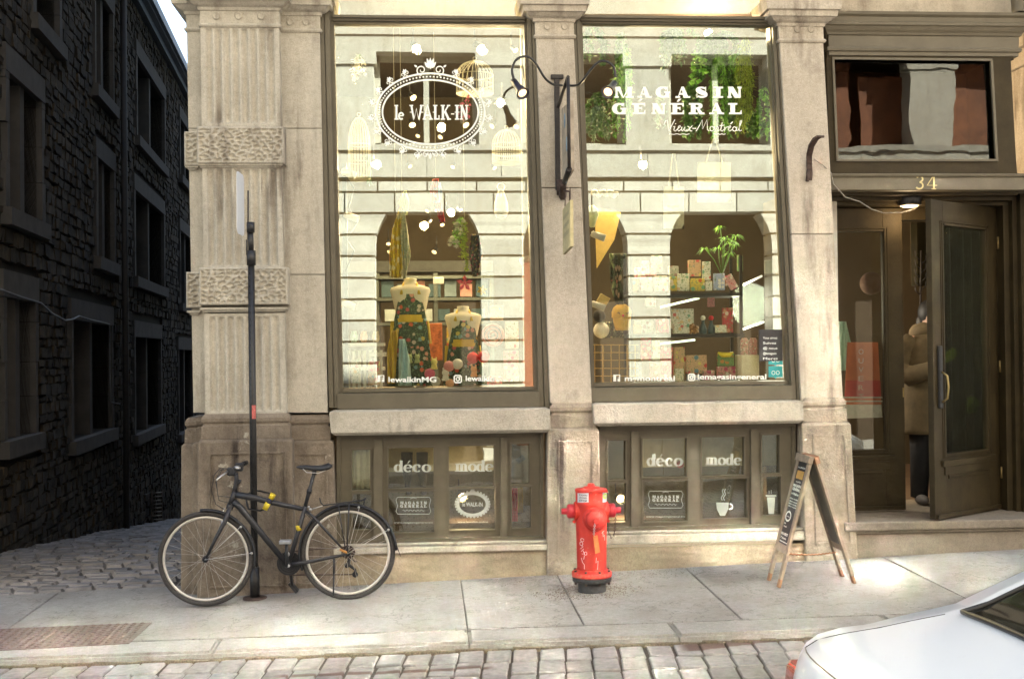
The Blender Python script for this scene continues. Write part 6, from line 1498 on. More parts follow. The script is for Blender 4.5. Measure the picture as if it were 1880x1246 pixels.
def mannequin(cx, top, base, Y, s, lab, lab2):
    """cx, top neck pixel; s scale px shoulder half width"""
    k = mpp(Y); c = P(cx, top, Y); t = thing('dress_form', P(cx, base, Y), lab, 'mannequin', 'dress forms in the left display window')
    rings = []; n = 20
    prof = [(0, .30, .30), (.03, .33, .33), (.10, .30, .32), (.16, .34, .36), (.19, .62, .42), (.24, .93, .50), (.32, 1.0, .58), (.50, .90, .62), (.75, .80, .62), (1.0, .68, .52), (1.25, .66, .50), (1.5, .86, .62), (1.8, .92, .62), (2.1, .80, .56)]
    for z, w_, d in prof:
        rings.append([(c.x+s*k*w_*math.cos(2*PI*i/n), Y+s*k*d*math.sin(2*PI*i/n), c.z-z*s*k*1.9) for i in range(n)])
    mb = MB(); mb.loft(rings[::-1], True); mb.build('torso', cream, t)
    zb = rings[-1][0][2]; mb = MB(); mb.tube([(c.x, Y, zb), (c.x, Y, ZD+.02)], .018, 8); mb.lathe([(.14, ZD), (.13, ZD+.02), (.02, ZD+.03)], Matrix.Translation((c.x, Y, 0)), 20); mb.build('stand', black_paint, t)
    # apron (front face cloth)
    ap = thing('floral_apron', P(cx, base, Y), lab2, 'apron', 'floral aprons in the left display window')
    z0, zw = c.z-.62*s*k*1.0, c.z-1.05*s*k*1.9
    def cl(u, v):   # bib
        w_ = (.52+.26*v)*s*k; z = c.z-(.42+.63*v)*s*k*1.9; x = (u-.5)*2*w_
        return (c.x+x, Y-s*k*(.60+.04*math.sin(v*3))+.22*(abs(u-.5)*2)**2*s*k, z)
    mb = MB(); mb.grid(cl, 14, 12); mb.build('bib', dgreen, ap, fix=False, solid=.004)
    def sk(u, v):
        w_ = (.78+.34*v)*s*k; zt_ = c.z-1.05*s*k*1.9; z = zt_+(ZD+.03-zt_)*v; x = (u-.5)*2*w_
        return (c.x+x, Y-s*k*(.62+.10*v)+.30*(abs(u-.5)*2)**2*s*k+.05*s*k*math.sin(u*26)*v, z)
    mb = MB(); mb.grid(sk, 40, 12); mb.build('skirt', dgreen, ap, fix=False, solid=.004)
    mb = MB(); zz = c.z-1.05*s*k*1.9
    mb.loft([[(c.x+(.80*s*k)*math.sin(a), Y-(.66*s*k)*math.cos(a)-.006, zz+h) for h in (-.03, .03)]+[(c.x+(.78*s*k)*math.sin(a), Y-(.63*s*k)*math.cos(a), zz+h) for h in (.03, -.03)] for a in [(-1.3+2.6*i/14) for i in range(15)]]); mb.build('waist_tie', mustard, ap)
    mb = MB()
    for q in (-1, 1):
        mb.tube([(c.x+q*.30*s*k, Y+.1*s*k, c.z-.12*s*k*1.9), (c.x+q*.34*s*k, Y-.30*s*k, c.z-.2*s*k*1.9), (c.x+q*.44*s*k, Y-.56*s*k, c.z-.42*s*k*1.9)], .013, 6)
    mb.build('neck_strap', mustard, ap)
    mb = MB()
    mb.loft([[(c.x+.74*s*k+dx+.10*s*k*j/3, Y-.2*s*k+dy, zz-.02-j*.28*s*k) for dx, dy in ((-.018, 0), (.018, -.02), (.03, .02))] for j in range(5)]); mb.loft([[(c.x-.80*s*k+dx-.05*s*k*j/3, Y-.2*s*k+dy, zz-.02-j*.40*s*k) for dx, dy in ((-.03, 0), (.03, -.02), (.03, .02))] for j in range(6)]); mb.build('tie_end', mustard, ap)
mannequin(753, 511, 705, .62, 37, 'taller cream linen dress form left of centre in the left display window', 'floral apron with mustard straps on the taller dress form')
mannequin(850, 562, 705, .66, 34, 'shorter cream linen dress form right of centre in the left display window', 'floral apron with mustard straps on the shorter dress form')
def scarf(pts, w_, m, lab, Y, folds=3, cat='scarf', name='scarf'):
    """hanging cloth: pts centre px, w px widths"""
    mb = MB(); n = len(pts)
    def fn(u, v):
        f = v*(n-1); i = min(int(f), n-2); t = f-i; x = pts[i][0]*(1-t)+pts[i+1][0]*t; y = pts[i][1]*(1-t)+pts[i+1][1]*t; ww = w_[i]*(1-t)+w_[i+1]*t
        return P(x+(u-.5)*ww, y, Y+.025*math.sin(u*folds*2*PI+x))
    mb.grid(fn, 18, 6*(n-1)); o = mb.build(name, m, loc=P(*pts[0], Y), fix=False, solid=.004); return tag(o, lab, cat)
scarf([(738, 378), (732, 420), (728, 465), (726, 510)], [6, 22, 26, 20], floral('yellow_scarf_print', (.70, .48, .03), [(.8, .75, .5), (.55, .25, .1), (.8, .7, .4)], 18), 'mustard and white silk scarf knotted and hanging at the upper left of the dress forms', .5)
scarf([(741, 392), (742, 430), (746, 470), (742, 512)], [4, 14, 16, 4], floral('cream_scarf_print', (.62, .58, .42), [(.35, .42, .3), (.7, .65, .4)], 30), 'cream patterned scarf hanging beside the mustard one', .47)
scarf([(800, 328), (797, 350), (806, 380), (812, 408)], [10, 16, 12, 10], floral('red_scarf_print', (.62, .04, .06), [(.7, .2, .25), (.1, .12, .3)], 30), 'red silk scarf looped on a thread high in the left display window', .5)
scarf([(806, 335), (808, 352), (806, 372)], [6, 7, 6], fabric('blue_band', (.25, .35, .6)), 'short blue ribbon tied against the red silk scarf', .48, 1, 'ribbon', 'ribbon')
scarf([(872, 430), (874, 465), (872, 508)], [14, 26, 8], floral('dark_paisley', (.06, .05, .06), [(.5, .12, .2), (.4, .4, .35), (.5, .35, .15)], 40), 'dark paisley scarf with a pink edge hanging right of the flower garland', .5)
scarf([(744, 350), (741, 372), (744, 395)], [4, 20, 8], fabric('lime_cloth', (.5, .55, .2)), 'pale green knotted kerchief near the top of the arch reflection', .52, 2, 'kerchief', 'kerchief')
# foliage
def leafmat(name, c): return simple(name, c, .55, var=.25, scale=30, island=.3)
lg = [leafmat('leaf_deep', (.07, .17, .03)), leafmat('leaf_bright', (.20, .46, .05)), leafmat('leaf_grey', (.17, .26, .16)), leafmat('leaf_yellow', (.38, .48, .06)), leafmat('petal_white', (.75, .72, .62)), leafmat('petal_pink', (.7, .16, .28))]
def leaves(mb, c, n, spread, l, w_, droop=.5):
    for _ in range(n):
        p = c+Vector((R.gauss(0, spread[0]), R.gauss(0, spread[1]), R.gauss(0, spread[2]))); a = R.uniform(0, 2*PI); e = R.uniform(-1.2, .5)-droop*.5
        d = Vector((math.cos(a)*math.cos(e), math.sin(a)*math.cos(e), math.sin(e))); s_ = d.cross(Vector((0, 0, 1))).normalized(); nn = s_.cross(d); ll, ww = l*R.uniform(.7, 1.3), w_*R.uniform(.7, 1.3)
        mb.add([p, p+d*ll*.4+s_*ww, p+d*ll, p+d*ll*.4-s_*ww, p+d*ll*.45-nn*ww*.4], [(0, 1, 4), (1, 2, 4), (2, 3, 4), (3, 0, 4)])
def trailing(x, y0, y1, wpx, mi, lab, Y=.5, dens=1.0, l=.03, w_=.009, strands=7, name='hanging_plant', cat='plant', taper=1.0, slant=0):
    top = P(x, y0, Y); t = thing(name, top, lab, cat); k = mpp(Y); mb = MB(); st = MB(); L_ = (y1-y0)*k
    for s_ in range(strands):
        ox = R.uniform(-.5, .5)*wpx*k; oy = R.uniform(-.05, .05); ll = L_*R.uniform(.65, 1); pts = []
        for i in range(7):
            v = i/6; p = top+Vector((ox*(.25+.75*math.sin(min(1, v*1.8)*PI/2))*(1 if taper == 1 else 1-(1-taper)*v)+slant*v*k+.006*math.sin(v*9+s_), oy, -ll*v)); pts.append(p)
        st.tube(pts, .0018, 3, caps=False)
        nl = int(ll/.012*dens)
        for i in range(nl):
            v = R.random()*6; j = min(5, int(v)); p = pts[j].lerp(pts[j+1], v-j); leaves(mb, p, 1, (.008, .008, .004), l, w_, 1.0)
    st.build('stem', lg[0], t, fix=False); mb.build('foliage', lg[mi], t, fix=False); return t
trailing(1148, 88, 262, 34, 1, 'long bright green fern column hanging left of the pier reflection', .48, 2.2, .035, .006, 9, taper=1.3, slant=-8)
trailing(1140, 60, 200, 20, 0, 'dark climbing vine high in the upper left of the plant window', .55, 1.5, .04, .014, 5)
trailing(1098, 195, 258, 40, 2, 'grey green eucalyptus hanging below the right gooseneck lamp', .5, 2.2, .04, .010, 9)
trailing(1100, 170, 252, 54, 0, 'dark bushy plant behind the right gooseneck lamp', .62, 1.8, .04, .014, 9)
trailing(1235, 55, 130, 50, 2, 'grey leaved bush hanging above the letters of the plant window', .5, 1.6, .045, .012, 9)
trailing(1250, 48, 100, 70, 0, 'dark leafy garland along the top of the plant window', .6, 2.2, .05, .018, 12)
t_ = trailing(1280, 92, 155, 40, 1, 'round leaved bright green plant hanging in the middle of the plant window', .46, .6, .05, .028, 4)
trailing(1330, 60, 100, 74, 0, 'broad dark leaves hanging in the upper right of the plant window', .55, 1.8, .06, .026, 8)
trailing(1318, 98, 262, 34, 1, 'mid green drooping fern beside the white glazing bar reflection', .52, 1.6, .05, .006, 10)
trailing(1368, 72, 250, 40, 3, 'yellow green weeping moss hanging at the right of the plant window', .46, 2.4, .045, .005, 14)
trailing(1345, 100, 230, 30, 1, 'olive green hanging grass left of the weeping moss', .6, 1.6, .05, .006, 8)
trailing(1400, 160, 262, 30, 1, 'ivy climbing the right edge of the plant window', .42, 1.2, .035, .016, 6)
trailing(1212, 175, 255, 26, 2, 'thin grey green tendrils hanging between the two lines of lettering', .5, 1.2, .03, .008, 5)
trailing(852, 405, 505, 9, 3, 'lime green bead vine hanging from the white flower bunch', .45, 2.4, .018, .011, 3)
fl = trailing(848, 398, 450, 34, 1, 'leafy tuft with white flowers hanging over the shorter dress form', .48, 1.0, .03, .012, 6)
mb = MB()
for (x, y, r) in ((838, 415, 9), (845, 425, 8), (830, 440, 8), (838, 448, 9), (826, 446, 7), (850, 410, 8)):
    for _ in range(26):
        a, e = R.uniform(0, 2*PI), R.uniform(-1.5, 1.5); d = Vector((math.cos(a)*math.cos(e), -abs(math.sin(a)*math.cos(e)), math.sin(e))); c = P(x, y, .44); s_ = d.cross(Vector((.1, 0, 1))).normalized(); rr_ = r*mpp(.44)
        mb.add([c, c+d*rr_*.6+s_*rr_*.35, c+d*rr_, c+d*rr_*.6-s_*rr_*.35], [(0, 1, 2, 3)])
mb.build('white_flower', lg[4], fl, fix=False)
def flower(x, y, r, m, lab, Y=.44, n=6):
    c = P(x, y, Y); mb = MB(); k = mpp(Y)
    for i in range(n):
        a = 2*PI*i/n+.3; d = Vector((math.cos(a), -.15, math.sin(a))); s_ = Vector((-math.sin(a), 0, math.cos(a))); rr_ = r*k
        mb.add([c, c+d*rr_*.55+s_*rr_*.26, c+d*rr_, c+d*rr_*.55-s_*rr_*.26, c+d*rr_*.55+Vector((0, -rr_*.12, 0))], [(0, 1, 4), (1, 2, 4), (2, 3, 4), (3, 0, 4)])
    mb.ball(c+Vector((0, -.01, 0)), r*k*.2, 8); return tag(mb.build('paper_flower', m, loc=c, fix=False), lab, 'flower')
flower(853, 520, 16, fabric('coral_petal', (.65, .10, .14)), 'coral pink star shaped flower hanging under the bead vine', n=5)
flower(885, 533, 10, fabric('yellow_petal', (.75, .52, .05)), 'small yellow flower right of the coral star flower')
cord = simple('thin_thread', (.6, .55, .42), .7)
for x, y0, y1, m_ in ((726, 50, 380, 'left'), (738, 50, 376, 'second'), (800, 60, 326, 'middle'), (853, 120, 400, 'right')):
    mb = MB(); mb.tube([P(x-4, y0, .5), P(x, y1, .5)], .0018, 4); tag(mb.build('hanging_thread', cord, loc=P(x, y0, .5)), 'thin thread hanging down the left display window, the %s one of four' % m_, 'thread')
trailing(1310, 62, 150, 60, 0, 'thick dark foliage hanging in the upper middle of the plant window', .6, 2.6, .06, .022, 10)
trailing(1340, 130, 262, 26, 0, 'deep green strands hanging between the fern and the weeping moss', .58, 2.2, .045, .012, 9)
trailing(1268, 150, 262, 44, 0, 'dark green vine mass hanging behind the second line of lettering', .66, 1.8, .05, .016, 9)
trailing(1085, 48, 120, 60, 0, 'dark reddish green branch at the top left corner of the plant window', .5, 1.2, .05, .018, 6)
trailing(1380, 205, 262, 40, 0, 'shadowed ivy mass at the lower right of the hanging garden', .6, 2.4, .045, .016, 9)
# bird cages
cagem = simple('cage_wire', (.60, .56, .42), .5, .2)
def cage(cx, top, bot_, r, lab, Y=.5, dome=True, m=cagem):
    k = mpp(Y); c = P(cx, bot_, Y); H_ = (bot_-top)*k; R_ = r*k; t = thing('bird_cage', c, lab, 'bird cage'); mb = MB(); n = 22; hb_ = H_*.55
    for i in range(n):
        a = 2*PI*i/n; pts = [c+Vector((R_*math.cos(a), R_*math.sin(a), 0)), c+Vector((R_*math.cos(a), R_*math.sin(a), hb_))]
        for j in range(1, 6): e = j/5*PI/2; pts.append(c+Vector((R_*math.cos(e)*math.cos(a), R_*math.cos(e)*math.sin(a), hb_+(H_-hb_)*math.sin(e))))
        mb.tube(pts, .0022, 4, caps=False)
    mb.build('bars', m, t, fix=False); mb = MB()
    for z in (0, hb_*.5, hb_): mb.torus(c+Vector((0, 0, z)), (0, 0, 1), R_, .004, 30, 5)
    mb.torus(c+Vector((0, 0, H_+.02)), (0, 1, 0), .014, .003, 12, 5); mb.build('hoops', m, t, fix=False); mb = MB(); mb.lathe([(R_, 0), (R_, .012)], Matrix.Translation(c), 26); mb.build('tray', m, t)
cage(872, 112, 172, 34, 'domed wire bird cage hanging over the oval crest at the right'); cage(930, 238, 300, 26, 'small pale wire bird cage near the right side of the left window', .45)
cage(660, 215, 330, 20, 'tall pale wire cage near the left side of the left window', .5)
trailing(858, 168, 230, 30, 5, 'pink flowers tucked under the domed bird cage', .5, .5, .03, .014, 4)
trailing(660, 100, 150, 44, 4, 'pale dried flower bunch at the upper left of the left window', .5, 1.0, .04, .014, 6); trailing(672, 282, 345, 26, 2, 'pale grey green tendrils at the left side of the left window', .48, .8, .03, .010, 4)
# ceiling spotlights
shade_w = simple('white_lamp_body', (.7, .68, .62), .5)
def spot(x, y, Y, ax=(0, -.9, -.45), lit=True, e=0, r=9, lab=None, body=black_paint):
    k = mpp(Y); c = P(x, y, Y); d = Vector(ax).normalized(); M = Matrix.Translation(c) @ d.to_track_quat('Z', 'Y').to_matrix().to_4x4(); q = r*k
    t = thing('ceiling_spotlight', c, lab, 'spotlight', 'lit spotlights inside the shop'); mb = MB(); mb.lathe([(q*.45, -q*2.4), (q*.7, -q*2.2), (q*.75, -q*.8), (q*1.05, 0), (q*.98, .0), (q*.6, -q*.5)], M, 16); mb.tube([c-d*q*2.2, c-d*q*2.6+Vector((0, 0, .12))], .006, 6); mb.build('housing', body, t)
    mb = MB(); mb.lathe([(q*.95, -q*.02), (q*.5, q*.12), (.0005, q*.16)], M, 14, caps=False); mb.build('bulb', bulb, t)
    if e: lamp_light('spotlight_glow', c+d*q*.8, e, t)
lamps = [(764, 89, 1.1, 'upper left of the oval crest', 11), (883, 90, 1.1, 'just above the domed bird cage', 12), (947, 93, 1.0, 'at the top right corner of the left window', 8), (759, 180, 1.6, 'above the crest lettering on the left', 9), (757, 230, 2.2, 'under the first crest letters', 9), (811, 231, 1.5, 'under the middle of the crest lettering', 9), (856, 230, 1.6, 'under the last crest letters', 9), (903, 232, 1.8, 'outside the right rim of the crest', 7), (920, 186, 1.1, 'beside the left gooseneck lamp', 8), (948, 233, 1.1, 'at the right frame below the left gooseneck lamp', 8), (767, 250, 2.8, 'small one at the lower rim of the crest', 6), (808, 252, 2.6, 'small flat one at the bottom of the crest', 7), (784, 388, 3.0, 'left of the red scarf ends', 6), (802, 386, 3.0, 'between the red scarf ends', 6), (826, 388, 2.4, 'right of the red scarf', 8), (846, 386, 2.2, 'above the white flowers', 6), (781, 412, 2.2, 'below the red scarf in the middle of the arch', 9), (812, 413, 3.2, 'small one under the red scarf tip', 6), (797, 463, 3.2, 'lowest one in the middle of the arch', 7), (713, 448, 3.0, 'left of the mustard scarf, upper', 6), (714, 463, 3.0, 'left of the mustard scarf, lower', 6), (753, 306, 3.2, 'faint one above the arch on the left', 6), (831, 307, 3.2, 'faint one above the arch in the middle', 6), (908, 309, 3.2, 'faint one above the arch on the right', 6)]
for i, (x, y, Y, l, r) in enumerate(lamps):
    spot(x, y, Y, (R.uniform(-.9, .9), -.75, -.85), True, {0: 6, 1: 6, 5: 8, 8: 6, 14: 12, 16: 10}.get(i, 0), r*.72, 'lit warm ceiling spotlight '+l)
spot(1300, 60, .95, (.3, -.8, -.9), True, 18, 4, 'added fill spotlight among the hanging plants of the right window')  # added to brighten the hanging plants
spot(1180, 300, 1.1, (.3, -.6, -.9), True, 22, 4, 'added fill spotlight behind the first tote bag in the right window')  # added to brighten the right window
spot(690, 300, 1.0, (.5, -.6, -.9), True, 8, 4, 'added fill spotlight above the white slatted shelf in the left window')  # added to brighten the goods at the left
# white clip lamps at the window edges
for x, y, d, l in ((640, 318, 1, 'upper left edge of the left window'), (645, 398, 1, 'left edge of the left window, second from the top'), (638, 558, 1, 'left edge of the left window near the crate shelf'), (968, 476, -1, 'right edge of the left window beside the pier'), (1098, 433, 1, 'left edge of the right window, upper'), (1098, 561, 1, 'left edge of the right window, lower')):
    c = P(x, y, .35); t = thing('clip_lamp', c, 'white tubular clip lamp at the '+l, 'lamp'); mb = MB(); a = Vector((d*.9, -.15, -.35)).normalized(); M = Matrix.Translation(c) @ a.to_track_quat('Z', 'Y').to_matrix().to_4x4(); mb.lathe([(.018, -.06), (.026, -.05), (.030, .06), (.026, .058)], M, 14); mb.build('head', shade_w, t)
    mb = MB(); mb.tube([c-a*.05, c-a*.05+Vector((-d*.05, .03, .0))], .006, 5); mb.build('arm', black_paint, t)
mb = MB(); mb.box(P(629, 500, .4).x, .40, ZD, P(638, 500, .4).x, .43, Zp(300, .4)); mb.tube([P(632, 320, .38), P(650, 345, .38), P(640, 380, .38), P(655, 410, .38), P(636, 440, .38), P(650, 460, .38), P(634, 500, .38)], .006, 5); tag(mb.build('lamp_post', black_paint, loc=P(633, 705, .4)), 'black upright post with looping cables at the left edge of the left display window', 'post')
for x, y, l in ((920, 372, 'white jug shaped paper lantern hanging near the right of the left window'), ):
    c = P(x, y, .5); mb = MB(); mb.lathe([(.02, .11), (.03, .08), (.055, 0), (.06, -.08), (.04, -.12), (.01, -.13)], Matrix.Translation(c), 16); mb.torus(c+Vector((0, 0, .13)), (0, 1, 0), .03, .005, 14, 5); tag(mb.build('paper_lantern', shade_w, loc=c), l, 'lantern')
# white crate shelf, left window
whitew = simple('white_wood', (.72, .70, .62), .6, var=.05)
t = thing('white_slat_shelf', P(668, 705, .55), 'low white slatted shelf rack at the lower left of the left display window', 'shelf')
for i in range(7):
    x = 640+i*10; mb = MB(); a = P(x, 705, .55); mb.box(a.x-.012, .54, ZD, a.x+.012, .56, Zp(640, .55)); mb.build('slat', whitew, t)
for y in (628, 672): mb = MB(); mb.box(P(636, y, .55).x, .50, Zp(y, .55)-.02, P(706, y, .55).x, .72, Zp(y, .55)+.005); mb.build('shelf_board', whitew, t)
def boxy(x0, y0, x1, y1, Y, d, m, name, lab, cat, tilt=0, grp=None, parent=None):
    mb = MB(); z0, z1 = Zp(y1, Y), Zp(y0, Y); a, b = P(x0, (y0+y1)/2, Y).x, P(x1, (y0+y1)/2, Y).x; c = Vector(((a+b)/2, Y+d/2, (z0+z1)/2))
    M = Matrix.Translation(c) @ Matrix.Rotation(math.radians(tilt), 4, 'Y') @ Matrix.Translation(-c); mb.cbox(a, Y, z0, b, Y+d, z1, min(.004, d*.2), M); o = mb.build(name, m, loc=Vector((c.x, Y+d/2, z0))); return tag(o, lab, cat, grp)
jm = [simple('ceramic_%s' % n_, c, .35) for n_, c in (('mint', (.35, .55, .5)), ('peach', (.7, .4, .25)), ('cream', (.75, .7, .55)))]
for i, (x, l) in enumerate(((650, 'mint'), (668, 'peach'), (690, 'cream'))):
    c = P(x, 628, .6); mb = MB(); mb.lathe([(.02, 0), (.03, .02), (.032, .05), (.022, .08), (.024, .09)], Matrix.Translation(c), 14); tag(mb.build('ceramic_cup', jm[i], loc=c), l+' coloured ceramic cup on top of the white slatted shelf', 'cup')
boxy(676, 644, 708, 652, .5, .2, simple('pale_box', (.7, .68, .62), .7), 'flat_box', 'flat pale box on the lower board of the white slatted shelf', 'box')
mb = MB(); c = P(690, 640, .6)
for i in range(5): mb.torus(c+Vector((R.uniform(-.04, .04), 0, .07+R.uniform(-.02, .04))), (0, 1, .2), .035, .003, 18, 5)
tag(mb.build('wire_ornament', iron, loc=c), 'small coiled black wire ornament on the white slatted shelf', 'ornament')
# cloths, toys and pompoms at the foot of the forms
scarf([(738, 622), (742, 660), (744, 708)], [10, 20, 24], fabric('pale_blue_linen', (.42, .62, .66)), 'pale blue folded linen hanging in front of the taller dress form', .42, 2, 'towel', 'towel')
scarf([(726, 606), (720, 640), (718, 704)], [12, 18, 14], mustard, 'mustard cloth draped at the left of the taller dress form', .48, 2, 'towel', 'towel')
def toy(x, y, r, m, lab, Y=.45, ears=False, cat='soft toy', name='soft_toy'):
    c = P(x, y, Y); k = mpp(Y); t = MB(); t.ball(c, r*k, 14, (1, .9, 1))
    if ears:
        for q in (-1, 1): t.ball(c+Vector((q*r*k*.6, 0, r*k*1.0)), r*k*.35, 8, (.7, .6, 1.5))
        t.ball(c+Vector((0, 0, -r*k*1.35)), r*k*.9, 12, (1, .8, 1.1))
        for q in (-1, 1): t.ball(c+Vector((q*r*k*.7, -.01, -r*k*1.9)), r*k*.4, 8)
    o = t.build(name, m, loc=c); return tag(o, lab, cat)
pinkp = fabric('pink_wool', (.65, .12, .22), scale=90); redp = fabric('red_wool', (.70, .03, .04), scale=90); whp = fabric('white_wool', (.8, .78, .72), scale=90)
toy(868, 657, 11, redp, 'left ball of the bright red pompom pair', cat='pompom', name='pompom'); toy(888, 655, 11, redp, 'right ball of the bright red pompom pair', cat='pompom', name='pompom')
toy(840, 668, 10, whp, 'white pompom ball left of the red pair', cat='pompom', name='pompom'); toy(824, 672, 10, fabric('salmon_wool', (.7, .28, .28), scale=90), 'salmon pompom ball beside the white one', cat='pompom', name='pompom'); toy(789, 686, 10, pinkp, 'raspberry pink pompom ball at the foot of the taller dress form', cat='pompom', name='pompom')
toy(797, 664, 6, fabric('pale_yellow_wool', (.72, .62, .2)), 'pale yellow knitted rabbit standing behind the pink pompom', ears=True); toy(818, 684, 6.5, whp, 'small white bear between the pompoms', ears=True); toy(870, 678, 6, fabric('orange_wool', (.75, .32, .08)), 'small orange toy under the red pompoms', ears=True)
toy(752, 655, 5, fabric('sage_wool', (.36, .42, .18)), 'sage green knitted doll in front of the floral apron, left of a pair', ears=True); toy(766, 655, 5, fabric('sage_wool', (.36, .42, .18)), 'sage green knitted doll in front of the floral apron, right of a pair', ears=True)
toy(800, 700, 9, fabric('grey_wool', (.5, .52, .5)), 'grey woollen ball at the very bottom of the left window', cat='pompom', name='pompom'); toy(826, 703, 8, fabric('apricot_wool', (.75, .42, .25)), 'apricot woollen ball beside the grey one', cat='pompom', name='pompom')
for i in range(4): scarf([(967+i*5, 640+8*(i % 2)), (967+i*5, 708)], [5, 5], fabric('candy_red', (.65, .04, .05)) if i % 2 == 0 else fabric('candy_white', (.78, .74, .7)), ('red', 'white')[i % 2]+' ribbon of the striped cloth beside the pier, %s from the left' % ('first', 'second', 'third', 'fourth')[i], .42, 1, 'ribbon', 'ribbon')
orange_f = simple('orange_flower_tin', (.55, .16, .05), .6, var=.6, scale=22)
boxy(780, 592, 812, 660, .95, .25, orange_f, 'orange_floral_box', 'tall orange floral box standing between the two dress forms', 'box')
mb = MB(); c = P(905, 615, .6)
mb.torus(c, (0, 1, 0), .085, .012, 26, 8); mb.torus(c, (0, 1, 0), .055, .010, 22, 8); mb.torus(c, (0, 1, 0), .026, .010, 16, 8); tag(mb.build('ring_plate', simple('ring_plate_glaze', (.65, .25, .18), .4, var=.3), loc=c), 'round plate with concentric rings right of the shorter dress form', 'plate')
# rear shelving in the left half
back = simple('back_shelf_grey', (.075, .085, .07), .7)
t = thing('back_shelves', P(800, 600, 2.6), 'long grey back shelf with dark framed trays behind the dress forms', 'shelf')
for y in (505, 545, 590): mb = MB(); mb.box(P(690, y, 2.6).x, 2.6, Zp(y, 2.6)-.03, P(905, y, 2.6).x, 3.0, Zp(y, 2.6)); mb.build('shelf_board', back, t)
for x in (692, 800, 903): mb = MB(); mb.box(P(x, 550, 2.6).x-.02, 2.62, ZF, P(x, 550, 2.6).x+.02, 2.98, Zp(500, 2.6)); mb.build('upright', back, t)
trm = simple('tray_dark', (.05, .09, .10), .5)
for i in range(7): boxy(700+i*29, 520 if i % 2 else 514, 722+i*29, 544, 2.65, .15, (trm, simple('slate_card', (.12, .16, .17), .7) if 'slate_card' not in MATS else MATS['slate_card'], fabric('dusty_rose', (.4, .2, .16)))[i % 3], 'storage_tray', 'dark tray standing on the grey back shelf, %s from the left' % ('first', 'second', 'third', 'fourth', 'fifth', 'sixth', 'seventh')[i], 'tray')
for i in range(6): boxy(706+i*32, 566, 730+i*32, 588, 2.65, .2, (simple('pale_carton', (.45, .5, .48), .8) if 'pale_carton' not in MATS else MATS['pale_carton'], trm)[i % 2], 'carton', 'carton on the lower grey back shelf, %s from the left' % ('first', 'second', 'third', 'fourth', 'fifth', 'sixth')[i], 'box')
boxy(795, 508, 815, 520, 2.2, .05, shade_w, 'price_card', 'small white price card on the back shelf between the forms', 'card')
mb = MB(); mb.box(XI0, 4.5, Zp(495, 4.5)-.02, P(905, 495, 4.5).x, 4.58, Zp(478, 4.5)); tag(mb.build('wall_rail', simple('rail_grey', (.14, .14, .12), .6), loc=P(780, 486, 4.5)), 'pale horizontal rail across the dark rear wall of the shop', 'rail')
# ---- right window: shelf unit
met = simple('shelf_black_metal', (.03, .03, .028), .5, .5)
SX0, SX1, SY = P(1160, 600, .62).x, P(1362, 600, .62).x, .62
t = thing('display_shelves', ((SX0+SX1)/2, .8, ZD), 'black metal and glass shelf unit full of books and toys in the right display window', 'shelf')
for x in (SX0, SX1):
    for y in (.62, .95): mb = MB(); mb.box(x-.012, y, ZD, x+.012, y+.024, Zp(470, .62)); mb.build('upright', met, t)
for y in (540, 616, 704): mb = MB(); mb.box(SX0-.02, .61, Zp(y, .62)-.028, SX1+.02, .98, Zp(y, .62)); mb.build('shelf_board', met, t)
def cover(name, a, b_, sc_=30): return floral(name, a, b_, sc_)
cv = [cover('cover_peach', (.65, .42, .28), [(.6, .1, .1), (.15, .3, .4), (.7, .6, .2)], 22), cover('cover_white', (.72, .70, .64), [(.6, .15, .15), (.2, .4, .3), (.7, .5, .3)], 26), cover('cover_yellow', (.66, .50, .10), [(.2, .4, .25), (.6, .12, .05), (.7, .6, .5)], 24), cover('cover_blue', (.34, .42, .66), [(.5, .55, .7), (.7, .7, .7)], 30), cover('cover_pink', (.68, .34, .36), [(.7, .7, .6), (.5, .1, .2)], 26), cover('cover_green', (.20, .38, .16), [(.6, .3, .1), (.5, .5, .2)], 24), cover('cover_red', (.55, .08, .10), [(.7, .6, .5), (.6, .3, .2)], 24), cover('cover_grey', (.45, .45, .42), [(.6, .6, .55), (.3, .2, .2)], 28)]
